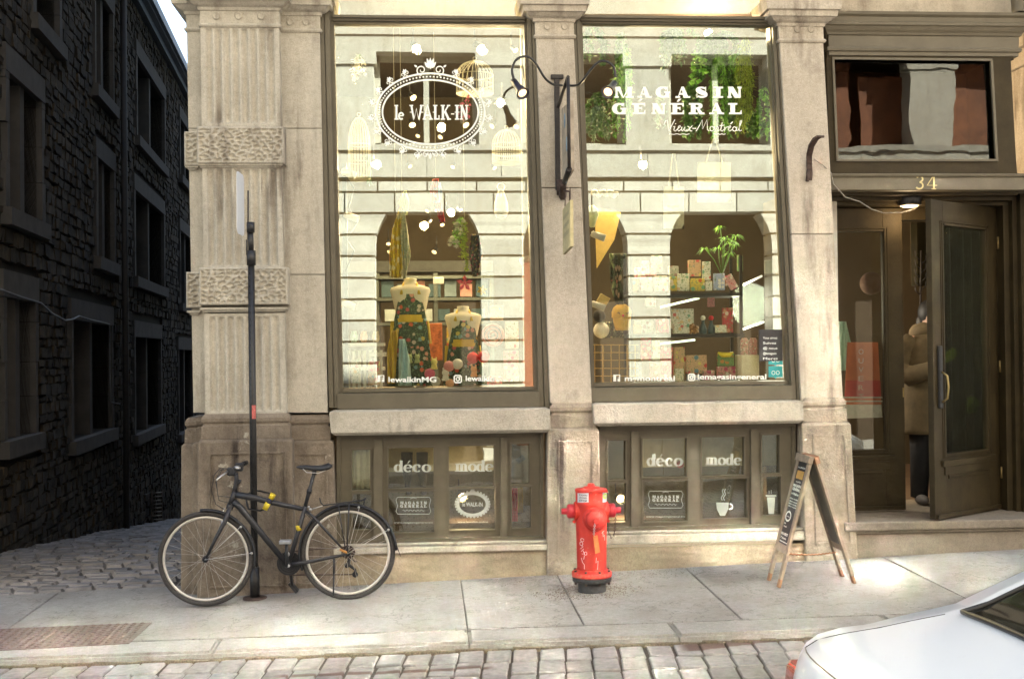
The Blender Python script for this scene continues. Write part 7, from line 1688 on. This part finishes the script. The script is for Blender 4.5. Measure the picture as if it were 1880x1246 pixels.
OBJ = [ # x0 y0 x1 y1 Y depth cover label kind tilt
 (1166, 492, 1186, 512, .72, .04, 4, 'small peach pink card box at the upper left of the shelves', 'box', 0), (1178, 497, 1205, 508, .74, .05, 6, 'raspberry red rounded tin lid behind the pier reflection', 'tin', 0), (1160, 512, 1172, 536, .66, .05, 0, 'narrow peach book at the left end of the top shelf', 'book', 0),
 (1175, 511, 1198, 537, .66, .02, 7, 'grey book at the left of the top shelf', 'book', 0), (1202, 508, 1226, 537, .66, .02, 1, 'white book beside the grey one on the top shelf', 'book', 0), (1228, 490, 1246, 508, .74, .03, 7, 'grey blue book behind on the top shelf', 'book', 0), (1230, 509, 1243, 536, .64, .02, 2, 'yellow and cream narrow book on the top shelf', 'book', 0), (1244, 504, 1266, 536, .66, .02, 1, 'white picture book with red figures on the top shelf', 'book', 0), (1264, 479, 1287, 509, .74, .03, 0, 'tall peach poster book standing at the back of the top shelf', 'book', 0), (1268, 513, 1294, 536, .62, .02, 2, 'yellow and green picture book in the middle of the top shelf', 'book', 0), (1290, 482, 1305, 516, .74, .03, 1, 'tall white box with a black label on the top shelf', 'box', 0), (1296, 518, 1308, 536, .62, .02, 1, 'small white card right of the yellow book', 'card', 0), (1311, 504, 1331, 535, .66, .03, 3, 'lavender blue book on the top shelf', 'book', 0), (1335, 506, 1350, 534, .60, .015, 4, 'tilted pink book near the right end of the top shelf', 'book', -28),
 (1232, 569, 1274, 606, .78, .03, 1, 'large white print with a pink and green cottage on the middle shelf', 'print', 0), (1238, 596, 1266, 615, .62, .08, 1, 'white box in front of the cottage print', 'box', 0), (1313, 600, 1334, 614, .62, .1, 1, 'low white carton on the middle shelf', 'box', 0), (1328, 568, 1346, 614, .66, .05, 6, 'tall red and white rolled print box on the middle shelf', 'box', 0), (1167, 590, 1200, 614, .70, .06, 7, 'grey patterned box on the left of the middle shelf', 'box', 0), (1206, 588, 1228, 614, .66, .05, 6, 'red and cream figure card on the left of the middle shelf', 'card', 0), (1163, 598, 1178, 614, .6, .05, 0, 'peach toy box at the left end of the middle shelf', 'box', 0),
 (1214, 640, 1236, 703, .64, .05, 6, 'tall red and white card box on the bottom shelf', 'box', 0), (1238, 640, 1258, 700, .70, .05, 0, 'peach box with a yellow sun on the bottom shelf', 'box', 0), (1259, 655, 1298, 690, .68, .03, 0, 'flat tan book with a bright diamond on the bottom shelf', 'book', 0), (1318, 652, 1348, 676, .68, .03, 5, 'green picture book standing on the bottom shelf', 'book', 0), (1318, 677, 1351, 700, .64, .05, 4, 'pink box below the green picture book', 'box', 0), (1292, 684, 1312, 702, .6, .06, 4, 'small pink and blue block on the bottom shelf', 'box', 0), (1195, 668, 1214, 702, .66, .05, 4, 'rose coloured box on the left of the bottom shelf', 'box', 0), (1160, 668, 1178, 700, .7, .05, 3, 'navy and white box at the left end of the bottom shelf', 'box', 0), (1240, 680, 1256, 703, .58, .05, 1, 'small white box at the front of the bottom shelf', 'box', 0)]
for (x0, y0, x1, y1, Y, d, ci, l, cat, tl) in OBJ: boxy(x0, y0, x1, y1, Y, d, cv[ci], {'book': 'book', 'box': 'gift_box', 'card': 'card', 'print': 'art_print', 'tin': 'tin'}[cat], l, cat, tl)
s4 = Sign(lambda u, v: P(1342.5, 520, .595)+Vector((u*math.cos(-.49)*.0045+v*.0045*math.sin(-.49)*-1*-1, 0, -u*math.sin(.49)*.0045*1+v*math.cos(.49)*.0045)), (0, -.0005, 0)); s4.text('CAT', -5, -2, 4.5, 11, .03); o_ = s4.mb.build('book_title', simple('title_red', (.5, .05, .06), .6), fix=False); tag(o_, 'red CAT title printed on the tilted pink book', 'lettering')
mb = MB()
for _ in range(26): mb.ball(P(1274+R.uniform(-9, 9), 604+R.uniform(-8, 8), .62+R.uniform(0, .05)), .014, 6)
tag(mb.build('brown_bead_toy', simple('brown_beads', (.35, .17, .05), .6), loc=P(1274, 614, .65)), 'clump of brown wooden beads in the middle of the middle shelf', 'ornament')
for x, m_, l in ((1291, shade_w, 'small doll with a white cap and dark dress on the middle shelf'), (1306, redp, 'small doll with a red cap and dark dress on the middle shelf')):
    c = P(x, 614, .64); mb = MB(); mb.lathe([(.03, 0), (.032, .05), (.012, .10), (.016, .12)], Matrix.Translation(c), 12); o = mb.build('doll', dgreen if False else trm, loc=c); tag(o, l, 'doll'); mb = MB(); mb.ball(c+Vector((0, 0, .14)), .022, 10); mb.build('cap', m_, o)
mb = MB(); c = P(1332, 651, .62); mb.tube([c+Vector((-.065, 0, .02)), c+Vector((-.03, -.01, 0)), c+Vector((.03, -.01, 0)), c+Vector((.065, 0, .02))], [.006, .022, .022, .006], 10); tag(mb.build('yellow_boat_toy', simple('bright_yellow', (.8, .65, .05), .5), loc=c), 'yellow curved toy lying on top of the green picture book', 'toy')
# fluorescent tubes deep in the shop; greenish pair glows in place of glints
for (x0, y0, x1, y1, l) in ((1366, 522, 1398, 507, 'upper bright fluorescent tube at the right of the shelves'), (1360, 606, 1402, 591, 'lower bright fluorescent tube at the right of the shelves'), (1213, 564, 1283, 547, 'greenish glowing line standing in for a glint between the top and middle shelf'), (1205, 632, 1275, 624, 'greenish glowing line standing in for a glint between the middle and bottom shelf')):
    mb = MB(); a, b = P(x0, y0, 1.6), P(x1, y1, 1.9); mb.tube([a, b], .011, 8); tag(mb.build('glowing_tube', simple('tube_glow', (1, 1, 1), .4, emit=(1, .93, .75), est=.16, var=0) if y0 < 1000 and x0 > 1300 and 'tube_glow' not in MATS else (MATS['tube_glow'] if x0 > 1300 else (MATS['glint_green'] if 'glint_green' in MATS else simple('glint_green', (.8, 1, .9), .4, emit=(.6, 1, .8), est=.045, var=0))), loc=a), l, 'lamp')
lamp_light('tube_light', P(1380, 560, 1.5), 12.0, None, (1, .92, .75), .2)
OB2 = [(1178, 480, 1192, 507, .58, .02, 1, 'white doily card propped at the upper left of the shelves', 'card', 0), (1196, 470, 1216, 500, .60, .02, 1, 'pale framed print above the raspberry lid', 'print', 0), (1186, 540, 1204, 566, .62, .03, 7, 'grey patterned mug box hanging below the top shelf', 'box', 0), (1300, 545, 1312, 566, .9, .03, 4, 'small pink tin deep between the top and middle shelf', 'tin', 0), (1178, 620, 1196, 664, .66, .04, 6, 'tall red striped tin below the middle shelf on the left', 'tin', 0), (1198, 628, 1212, 664, .62, .04, 1, 'narrow white card box below the middle shelf on the left', 'box', 0), (1262, 692, 1286, 703, .56, .05, 3, 'flat blue box lying in front of the tan book', 'box', 0), (1354, 470, 1364, 500, .8, .02, 5, 'small green card pinned to the right shelf upright', 'card', 0), (1218, 704, 1234, 712, .5, .05, 2, 'flat yellow box at the very front of the bottom shelf', 'box', 0),
 (900, 560, 924, 588, .6, .04, 0, 'peach patterned tin above the ring plate in the left window', 'tin', 0), (928, 590, 952, 640, .62, .04, 1, 'pale patterned box right of the ring plate', 'box', 0), (925, 644, 952, 700, .55, .05, 4, 'pink patterned box at the lower right of the left window', 'box', 0), (895, 690, 922, 706, .48, .05, 6, 'flat red patterned box in front at the lower right of the left window', 'box', 0), (820, 600, 836, 640, .9, .04, 2, 'yellow patterned box glimpsed between the dress forms', 'box', 0), (645, 656, 660, 700, .48, .02, 1, 'pale card standing before the white slatted shelf', 'card', 0), (676, 660, 698, 704, .47, .03, 0, 'peach card box before the white slatted shelf', 'box', 0)]
for (x0, y0, x1, y1, Y, d, ci, l, cat, tl) in OB2: boxy(x0, y0, x1, y1, Y, d, cv[ci], {'book': 'book', 'box': 'gift_box', 'card': 'card', 'print': 'art_print', 'tin': 'tin'}[cat], l, cat, tl)
# potted plant above the shelves
t = thing('potted_papyrus', P(1325, 520, 1.0), 'green spiky potted plant standing above the books in the right display window', 'plant'); mb = MB(); st = MB()
for i in range(9):
    a = P(1325, 505, 1.0); b = P(1325+R.uniform(-32, 26), 440+R.uniform(-22, 35), 1.0+R.uniform(-.12, .12)); st.tube([a, a.lerp(b, .5)+Vector((R.uniform(-.02, .02), 0, .02)), b], .004, 5)
    for k in range(14):
        an = R.uniform(0, 2*PI); d = Vector((math.cos(an), math.sin(an)*.8, R.uniform(-.5, .25))).normalized(); l_ = R.uniform(.05, .11); s_ = d.cross(Vector((0, 0, 1))).normalized()*.005; mb.add([b, b+d*l_*.5+s_+Vector((0, 0, .008)), b+d*l_-Vector((0, 0, .02)), b+d*l_*.5-s_+Vector((0, 0, .008))], [(0, 1, 2, 3)])
st.build('stem', lg[0], t, fix=False); mb.build('foliage', lg[1], t, fix=False); mb = MB(); c = P(1325, 520, 1.0); mb.lathe([(.05, -.02), (.065, .06), (.06, .062)], Matrix.Translation(c), 16); mb.build('pot', simple('terracotta', (.35, .15, .07), .8), t)
# scarf, cap, masks, bag etc at the left of the right window
scarf([(1135, 465), (1130, 500), (1133, 530), (1138, 560)], [32, 20, 22, 14], floral('rose_print', (.07, .065, .045), [(.65, .25, .18), (.6, .4, .28), (.2, .25, .12)], 16), 'dark scarf printed with large roses hanging at the left of the shelves', .5, 2)
c = P(1141, 578, .5); t = thing('baseball_cap', c, 'mustard yellow baseball cap with dark lettering and a red spot', 'cap'); capm = simple('cap_yellow', (.66, .38, .03), .8, var=.08)
mb = MB(); mb.lathe([(.082, -.02), (.083, .02), (.07, .06), (.04, .085), (.001, .092)], Matrix.Translation(c) @ Matrix.Rotation(.25, 4, 'X'), 20, caps=False); mb.build('crown', capm, t)
mb = MB(); mb.grid(lambda u, v: c+Vector(((u-.5)*.145*(1-.25*v*v), -.075-.03*v+.06*(abs(u-.5)*2)**2, -.02-.11*v)), 10, 5); mb.build('visor', capm, t, fix=False, solid=.006)
s5 = Sign(lambda u, v: c+Vector((u, -.080, v)), (0, -.001, 0)); s5.stroke([(-.045+i*.009, .012+.007*math.sin(i*2)) for i in range(11)], .007); s5.mb.build('lettering', iron, t, fix=False); mb = MB(); mb.ball(c+Vector((0, -.088, -.008)), .011, 8); mb.build('cherry', redp, t)
for x, y, Y, m_, l in ((1105, 470, 1.2, simple('tan_paper', (.50, .36, .12), .9), 'large tan paper kite hanging at the left of the right window'), ):
    mb = MB(); a = [P(1092, 380, Y), P(1140, 390, Y), P(1128, 440, Y), P(1096, 492, Y)]; b_ = [v+Vector((0, .02, 0)) for v in a]; mb.hexa([a[3], a[2], b_[2], b_[3], a[0], a[1], b_[1], b_[0]]); tag(mb.build('paper_kite', m_, loc=a[0]), l, 'kite')
mb = MB(); c = P(1087, 395, .5); mb.lathe([(.02, .08), (.05, .05), (.055, .0), (.035, -.05), (.02, -.10)], Matrix.Translation(c), 14); tag(mb.build('cloth_doll', fabric('pale_green_cloth', (.5, .55, .35)), loc=c), 'pale green cloth head hanging at the left frame of the right window', 'soft toy')
boxy(1098, 543, 1118, 560, .5, .03, simple('kraft_card', (.55, .42, .18), .8), 'kraft_tag', 'tilted kraft paper tag left of the yellow cap', 'tag', 30)
toy(1100, 580, 12, simple('black_felt', (.03, .03, .03), .9), 'black felt toy head at the left of the yellow cap', .55); toy(1104, 606, 15, whp, 'white round toy body under the black felt head', .56)
scarf([(1118, 590), (1126, 620)], [30, 46], floral('dark_leaf_print', (.03, .035, .02), [(.2, .25, .12), (.4, .35, .2)], 30), 'dark leafy cloth behind the rattan grid', .7)
rat = simple('rattan_cane', (.55, .36, .13), .6, var=.25, scale=40)
t = thing('rattan_grid', P(1125, 705, .5), 'rattan cane grid rack at the lower left of the right display window', 'rack')
for i, x in enumerate((1092, 1107, 1122, 1137, 1152, 1166)): mb = MB(); mb.tube([P(x, 632, .5), P(x, 704, .5)], .009 if i in (1, 4) else .004, 6); mb.build('upright', rat, t)
for y in (633, 647, 661, 676, 690, 703): mb = MB(); mb.tube([P(1089, y, .49), P(1172, y, .49)], .004, 6); mb.build('rung', rat, t)
# sign, stickers, bolsters
s_b = boxy(1394, 609, 1437, 668, .118, .010, chalk_b, 'chalk_notice', 'small black notice board with white handwriting in the lower right corner of the right window', 'notice')
s6 = Sign(lambda u, v: P(u, -v, .1165), (0, -.0004, 0))
for i, wd_ in enumerate(('Vous aimez', 'Suivez', '@ nous', '@lemagasin', 'Merci')): s6.text(wd_, 1401, -622-i*9.5, 4.2, 26-2*(i % 2))
s6.mb.build('handwriting', white_vinyl, s_b, fix=False); s6.mb
teal = simple('teal_vinyl', (.03, .36, .36), .5)
r7 = Row(); tm = r7.g
for y in (649, 672): tm.poly([(1411, -y), (1436, -y), (1437, -y-20), (1426, -y-20), (1424, -y-23), (1421, -y-20), (1411, -y-20)])
tm.mb.build('teal_sticker', teal, w2, fix=False)
r7 = Row(LY-.002)
for y in (661, 684): r7.g.stroke(arc(1420, -y, 3, 3.5, 0, 350, 10), .9, closed=True); r7.g.stroke(arc(1428, -y, 3, 3.5, 0, 350, 10), .9, closed=True)
r7.g.mb.build('sticker_print', white_vinyl, w2, fix=False)
bolm = floral('pink_speckle', (.50, .25, .22), [(.6, .5, .45), (.4, .15, .15)], 60)
for x, l in ((1367, 'left'), (1383, 'right')): c = P(x, 655, .55); mb = MB(); mb.lathe([(.02, 0), (.034, .015), (.036, .14), (.02, .16)], Matrix.Translation(c), 14); tag(mb.build('rolled_wrap', bolm, loc=c), l+' roll of pink speckled paper beside the notice board', 'paper roll')
boxy(1362, 656, 1394, 702, .5, .22, simple('cream_crate', (.62, .58, .45), .8), 'cream_basket', 'cream square basket holding the speckled paper rolls', 'basket')
boxy(1404, 480, 1418, 505, .32, .02, simple('grey_plaque', (.4, .4, .34), .7), 'wall_plaque', 'small grey plaque on the right reveal of the right window', 'plaque')
# tote bags
canvas = fabric('cream_canvas', (.66, .58, .44))
def tote(x0, y0, x1, y1, yh, lab, txt_=None, Y=.42, lean=0):
    t = thing('tote_bag', P((x0+x1)/2, yh, Y), lab, 'tote bag'); mb = MB()
    def fn(u, v):
        b = .035*math.sin(PI*u)*math.sin(PI*min(1, v*1.1)); p = P(x0+(x1-x0)*u+lean*v, y1+(y0-y1)*v, Y); return p+Vector((0, -b, 0))
    mb.grid(fn, 8, 8); mb.grid(lambda u, v: P(x0+(x1-x0)*u+lean*v, y1+(y0-y1)*v, Y)+Vector((0, .035*math.sin(PI*u)*math.sin(PI*v), 0)), 8, 8); mb.build('bag', canvas, t, fix=False)
    mb = MB(); xm_ = (x0+x1)/2+lean; w_ = (x1-x0)*.25
    for d in (-.01, .01): mb.tube([P(xm_-w_, y0+2, Y+d), P(xm_-2, yh, Y+d), P(xm_+2, yh, Y+d), P(xm_+w_, y0+2, Y+d)], .006, 5)
    mb.build('handle', canvas, t)
    if txt_:
        s_ = Sign(lambda u, v: P(u, -v, Y-.038), (0, -.001, 0)); s_.text(txt_, x0+(x1-x0)*.2, -(y0+y1)/2, 5, (x1-x0)*.55); s_.mb.build('print', simple('faded_print', (.45, .3, .2), .8) if 'faded_print' not in MATS else MATS['faded_print'], t, fix=False)
tote(1218, 342, 1256, 420, 282, 'long cream tote bag with faded print hanging in the right window', 'magasin', lean=0); tote(1280, 298, 1342, 372, 255, 'wide cream tote bag with faded print hanging higher in the right window', 'boutique')
mb = MB(); c = P(1088, 355, .45)
for i in range(12): mb.ball(c+Vector((.02*i*.9, R.uniform(-.03, .03), .01*math.sin(i*1.7))), .03*R.uniform(.6, 1), 8)
tag(mb.build('white_flower_spray', lg[4], loc=c), 'white flower spray at the upper left of the tote bags', 'flower')
# basement contents
for (x0, y0, x1, y1, m_, l, cat, Y) in ((640, 812, 684, 897, sheer, 'curtain coloured bright as if sunlit behind the narrow basement pane by the bicycle', 'curtain', .20), (935, 895, 950, 965, redp, 'red and orange cloths hanging in the lower right basement pane', 'cloth', .4), (951, 895, 960, 940, mustard, 'yellow cloth hanging in the lower right basement pane', 'cloth', .42)):
    scarf([((x0+x1)/2, y0), ((x0+x1)/2, y1)], [x1-x0, x1-x0], m_, l, Y, 4, cat, cat)
legm = simple('dark_stocking', (.045, .04, .035), .8)
t = thing('mannequin_legs', P(758, 905, .6), 'pair of dark display legs standing behind the first deco pane', 'mannequin')
for x in (747, 775): mb = MB(); mb.tube([P(x, 830, .5), P(x, 862, .5), P(x+2, 882, .5), P(x+1, 893, .48), P(x+4, 905, .44)], [.05, .045, .03, .022, .026], 10); mb.build('leg', legm, t)
lit = simple('basement_backdrop', (.62, .58, .40), .9)
mb = MB(); mb.box(P(700, 850, .62).x, .62, Zp(862, .62), P(915, 850, .62).x, .64, Zp(800, .62)); mb.box(P(1165, 850, .62).x, .62, Zp(862, .62), P(1440, 850, .62).x, .64, Zp(795, .62)); mb.build('pale_reflection_board', lit, shop)  # added pale board stands in for the band reflected in the upper panes
mb = MB(); c = P(1249, 852, .5); mb.ball(c, .032, 12, (1, .5, 1)); tag(mb.build('red_ball', fabric('brick_red', (.45, .08, .04)), loc=c), 'brick red ball behind the last letter of deco in the right basement window', 'ball')
for x, y, l in ((849, 912, 'lit warm lamp behind the small crest on the basement pane'), (1139, 915, 'lit warm lamp in the narrow basement pane beside the hydrant')): spot(x, y, .55, (.3, -.9, -.2), True, .8, 8, l)
boxy(948, 838, 964, 848, .3, .006, simple('slate_tag', (.10, .12, .13), .7), 'dark_tag', 'dark tilted tag stuck inside the upper right basement pane', 'tag', -35)
# ---- behind the door: poster, dress, trees of the shop and the rug of dark
pst = thing('ouvert_poster', P(1590, 770, DY+.10), 'orange and red poster with vertical OUVERT lettering behind the closed door leaf', 'poster')
pg = floral('orange_red_poster', (.62, .16, .05), [(.65, .25, .05), (.55, .08, .06)], 5)
mb = MB(); mb.pslab([(1556, 628), (1612, 628), (1618, 742), (1550, 742)], DY+.10, DY+.105); mb.build('sheet', simple('poster_orange', (.60, .17, .07), .6, var=.2, scale=6), pst)
mb = MB(); mb.pslab([(1548, 742.5), (1618, 742.5), (1620, 766), (1548, 768)], DY+.10, DY+.105); mb.build('white_strip', shade_w, pst)
mb = MB(); mb.pslab([(1553, 698), (1616, 698), (1618, 730), (1551, 730)], DY+.094, DY+.099); mb.build('red_band', simple('poster_red', (.52, .06, .05), .6), pst)
mb = MB()
for y in (728, 735): mb.pslab([(1548, y), (1620, y), (1620, y+2.5), (1548, y+2.5)], DY+.088, DY+.092)
mb.build('white_line', shade_w, pst)
s8 = Sign(lambda u, v: P(u, -v, DY+.086), (0, -.001, 0))
for i, ch in enumerate('OUVERT'): s8.text(ch, 1576, -(650+i*16.5), 9.5, 9.5, .01)
s8.mb.build('lettering', simple('poster_pink', (.68, .42, .36), .6), pst, fix=False)
scarf([(1546, 590), (1550, 630), (1549, 680)], [14, 24, 26], fabric('mint_cloth', (.45, .62, .5)), 'mint green apron hanging behind the closed door leaf beside the poster', DY+.14, 2, 'apron', 'apron')
toy(1600, 520, 22, simple('dark_brown_bag', (.10, .05, .03), .9), 'dark rounded bag hanging high behind the closed door leaf', DY+.4, cat='bag', name='hanging_bag')
mb = MB(); c = P(1690, 520, 1.1)
mb.tube([P(1690, 640, 1.1), P(1690, 520, 1.1), P(1691, 460, 1.1)], .008, 6)
for i in range(9): y = 470+i*8; q = 1 if i % 2 else -1; mb.tube([P(1690, y+8, 1.1), P(1690+q*9, y, 1.1), P(1690+q*10, y-10, 1.1)], .005, 5)
tag(mb.build('bare_branch_rack', iron, loc=P(1690, 640, 1.1)), 'black branching jewellery stand visible in the gap between the door leaves', 'stand')
mb = MB(); mb.box(P(1672, 400, 1.6).x, 1.6, Zp(530, 1.6), P(1712, 400, 1.6).x, 1.62, Zp(410, 1.6)); ww_ = mb.build('wall_mirror', mirrorish, loc=P(1690, 470, 1.6)); tag(ww_, 'mirror inside the shop reflecting the pale stone front across the street', 'mirror')
# ================================================================== PERSON in the doorway
PX, PY = P(1708, 800, .95).x, .95; pz = thr
per_ = thing('person', (PX, PY, pz), 'person in olive parka, dark trousers and lime gloves standing in the doorway', 'person')
K = 1.0
def skin_body():
    V = [((0, 0, .92), (.15, .11)), ((0, 0, 1.10), (.135, .10)), ((0, .0, 1.30), (.16, .115)), ((0, .0, 1.44), (.12, .09)), ((0, -.01, 1.52), (.055, .055)), ((0, -.03, 1.60), (.075, .085)), ((0, -.035, 1.68), (.080, .095)), ((0, -.02, 1.74), (.05, .06)),
         ((-.18, 0, 1.42), (.06, .06)), ((-.27, -.03, 1.20), (.048, .048)), ((-.14, -.20, 1.16), (.04, .04)), ((.02, -.27, 1.26), (.03, .03)),
         ((.18, 0, 1.42), (.06, .06)), ((.27, .02, 1.18), (.048, .048)), ((.33, -.06, .98), (.036, .036)), ((.345, -.08, .93), (.03, .03)),
         ((-.09, 0, .86), (.095, .095)), ((-.10, -.02, .50), (.065, .065)), ((-.10, .03, .12), (.045, .045)), ((-.10, -.02, .05), (.045, .04)), ((-.11, -.14, .04), (.038, .03)),
         ((.09, 0, .86), (.095, .095)), ((.10, -.02, .50), (.065, .065)), ((.10, .03, .12), (.045, .045)), ((.10, -.02, .05), (.045, .04)), ((.12, -.14, .04), (.038, .03))]
    E_ = [(0, 1), (1, 2), (2, 3), (3, 4), (4, 5), (5, 6), (6, 7), (3, 8), (8, 9), (9, 10), (10, 11), (3, 12), (12, 13), (13, 14), (14, 15), (0, 16), (16, 17), (17, 18), (18, 19), (19, 20), (0, 21), (21, 22), (22, 23), (23, 24), (24, 25)]
    me = bpy.data.meshes.new('body'); me.from_pydata([v[0] for v in V], E_, [])
    o = bpy.data.objects.new('body', me); COL.objects.link(o)
    m_ = o.modifiers.new('skin', 'SKIN'); s_ = o.modifiers.new('sub', 'SUBSURF'); s_.levels = s_.render_levels = 1
    for i, v in enumerate(V): me.skin_vertices[0].data[i].radius = v[1]; me.skin_vertices[0].data[i].use_root = (i == 0)
    me.materials.append(simple('skin', (.45, .27, .19), .6)); o.parent = per_; ORG[o.name] = Vector((PX, PY, pz)); return o
bodyo = skin_body()
parka = simple('olive_parka_cloth', (.10, .072, .034), .85, var=.25, scale=9, bump=.4, bscale=14); darkc = simple('dark_trouser_cloth', (.012, .012, .014), .9)
C0 = Vector((PX, PY, pz))
def ring_(z, rx, ry, ox=0, oy=0, n=24, wob=.0): return [C0+Vector((ox+rx*math.cos(2*PI*i/n)*(1+wob*math.sin(i*2.6+z*9)), oy+ry*math.sin(2*PI*i/n)*(1+wob*math.sin(i*1.9+z*7)), z)) for i in range(n)]
mb = MB(); mb.loft([ring_(z, rx, ry, 0, 0, 24, .03) for z, rx, ry in ((.62, .27, .21), (.66, .275, .215), (.85, .265, .205), (1.05, .25, .19), (1.2, .25, .19), (1.34, .25, .18), (1.44, .20, .15), (1.50, .11, .11))], True); mb.build('parka', parka, bodyo)
mb = MB(); mb.tube([C0+Vector(v) for v in ((-.15, 0, 1.43), (-.24, -.01, 1.36), (-.30, -.04, 1.20), (-.24, -.15, 1.13), (-.10, -.24, 1.18), (.0, -.27, 1.25))], [.09, .10, .098, .09, .075, .06], 14); mb.build('sleeve', parka, bodyo)
mb = MB(); mb.tube([C0+Vector(v) for v in ((.15, 0, 1.43), (.25, .01, 1.33), (.31, .0, 1.15), (.35, -.05, 1.0), (.355, -.07, .95))], [.09, .095, .085, .065, .055], 14); mb.build('sleeve', parka, bodyo)
mb = MB(); mb.torus(C0+Vector((0, .03, 1.51)), (0, .35, 1), .105, .05, 22, 10, sq=1.3); mb.ball(C0+Vector((0, .12, 1.50)), .12, 14, (1.1, .8, .9)); mb.build('hood', parka, bodyo)
mb = MB(); mb.ball(C0+Vector((0, -.005, 1.685)), .102, 16, (.90, 1.05, 1.15)); mb.ball(C0+Vector((0, .06, 1.59)), .085, 14, (1.05, .8, 1.3)); mb.build('hair', simple('black_hair', (.01, .009, .008), .6), bodyo)
mb = MB(); mb.ball(C0+Vector((0, -.125, 1.655)), .014, 8, (1, 1, 1.3))
for q in (-1, 1): mb.ball(C0+Vector((q*.032, -.112, 1.685)), .010, 8)
mb.build('nose_and_eyes', MATS['skin'], bodyo)
for q in (-1, 1):
    mb = MB(); mb.tube([C0+Vector(v) for v in ((q*.09, 0, .88), (q*.10, -.02, .50), (q*.10, .02, .06))], [.115, .09, .075], 14); mb.build('trouser_leg', darkc, bodyo)
    mb = MB(); mb.ball(C0+Vector((q*.11, -.06, .045)), .065, 12, (.75, 1.8, .7)); mb.build('shoe', simple('grey_shoe', (.10, .09, .085), .7) if 'grey_shoe' not in MATS else MATS['grey_shoe'], bodyo)
gl_ = simple('lime_glove', (.42, .62, .02), .6)
def glove(w_, dirv, pal, side):
    d = Vector(dirv).normalized(); s_ = d.cross(Vector(pal)).normalized(); n_ = s_.cross(d); mb = MB(); w_ = C0+Vector(w_)
    mb.loft([[w_+d*l+s_*(a*ww)+n_*(b*.016) for a, b in ((-1, -1), (1, -1), (1.1, 0), (1, 1), (-1, 1), (-1.1, 0))] for l, ww in ((0, .026), (.03, .034), (.075, .040), (.09, .038))], True)
    for k, (o_, L_) in enumerate(((-.029, .065), (-.010, .078), (.010, .074), (.028, .058))):
        b = w_+d*.085+s_*o_; c1_ = b+d*L_*.45-n_*.006; c2_ = c1_+(d*.75-n_*.65).normalized()*L_*.3; c3_ = c2_+(d*.3-n_*.95).normalized()*L_*.28; mb.tube([b-d*.015, b, c1_, c2_, c3_], [.010, .0105, .0098, .009, .007], 8)
    b = w_+d*.02-s_*.028*side; mb.tube([b, b+(d*.6-s_*side*.8).normalized()*.035, b+(d*.85-s_*side*.5-n_*.3).normalized()*.068], [.012, .011, .008], 8)
    return mb.build('glove', gl_, bodyo)
glove((.358, -.08, .94), (-.1, -.15, -1), (0, -1, .1), 1); glove((.01, -.275, 1.255), (.7, -.3, .65), (0, -1, 0), 1)
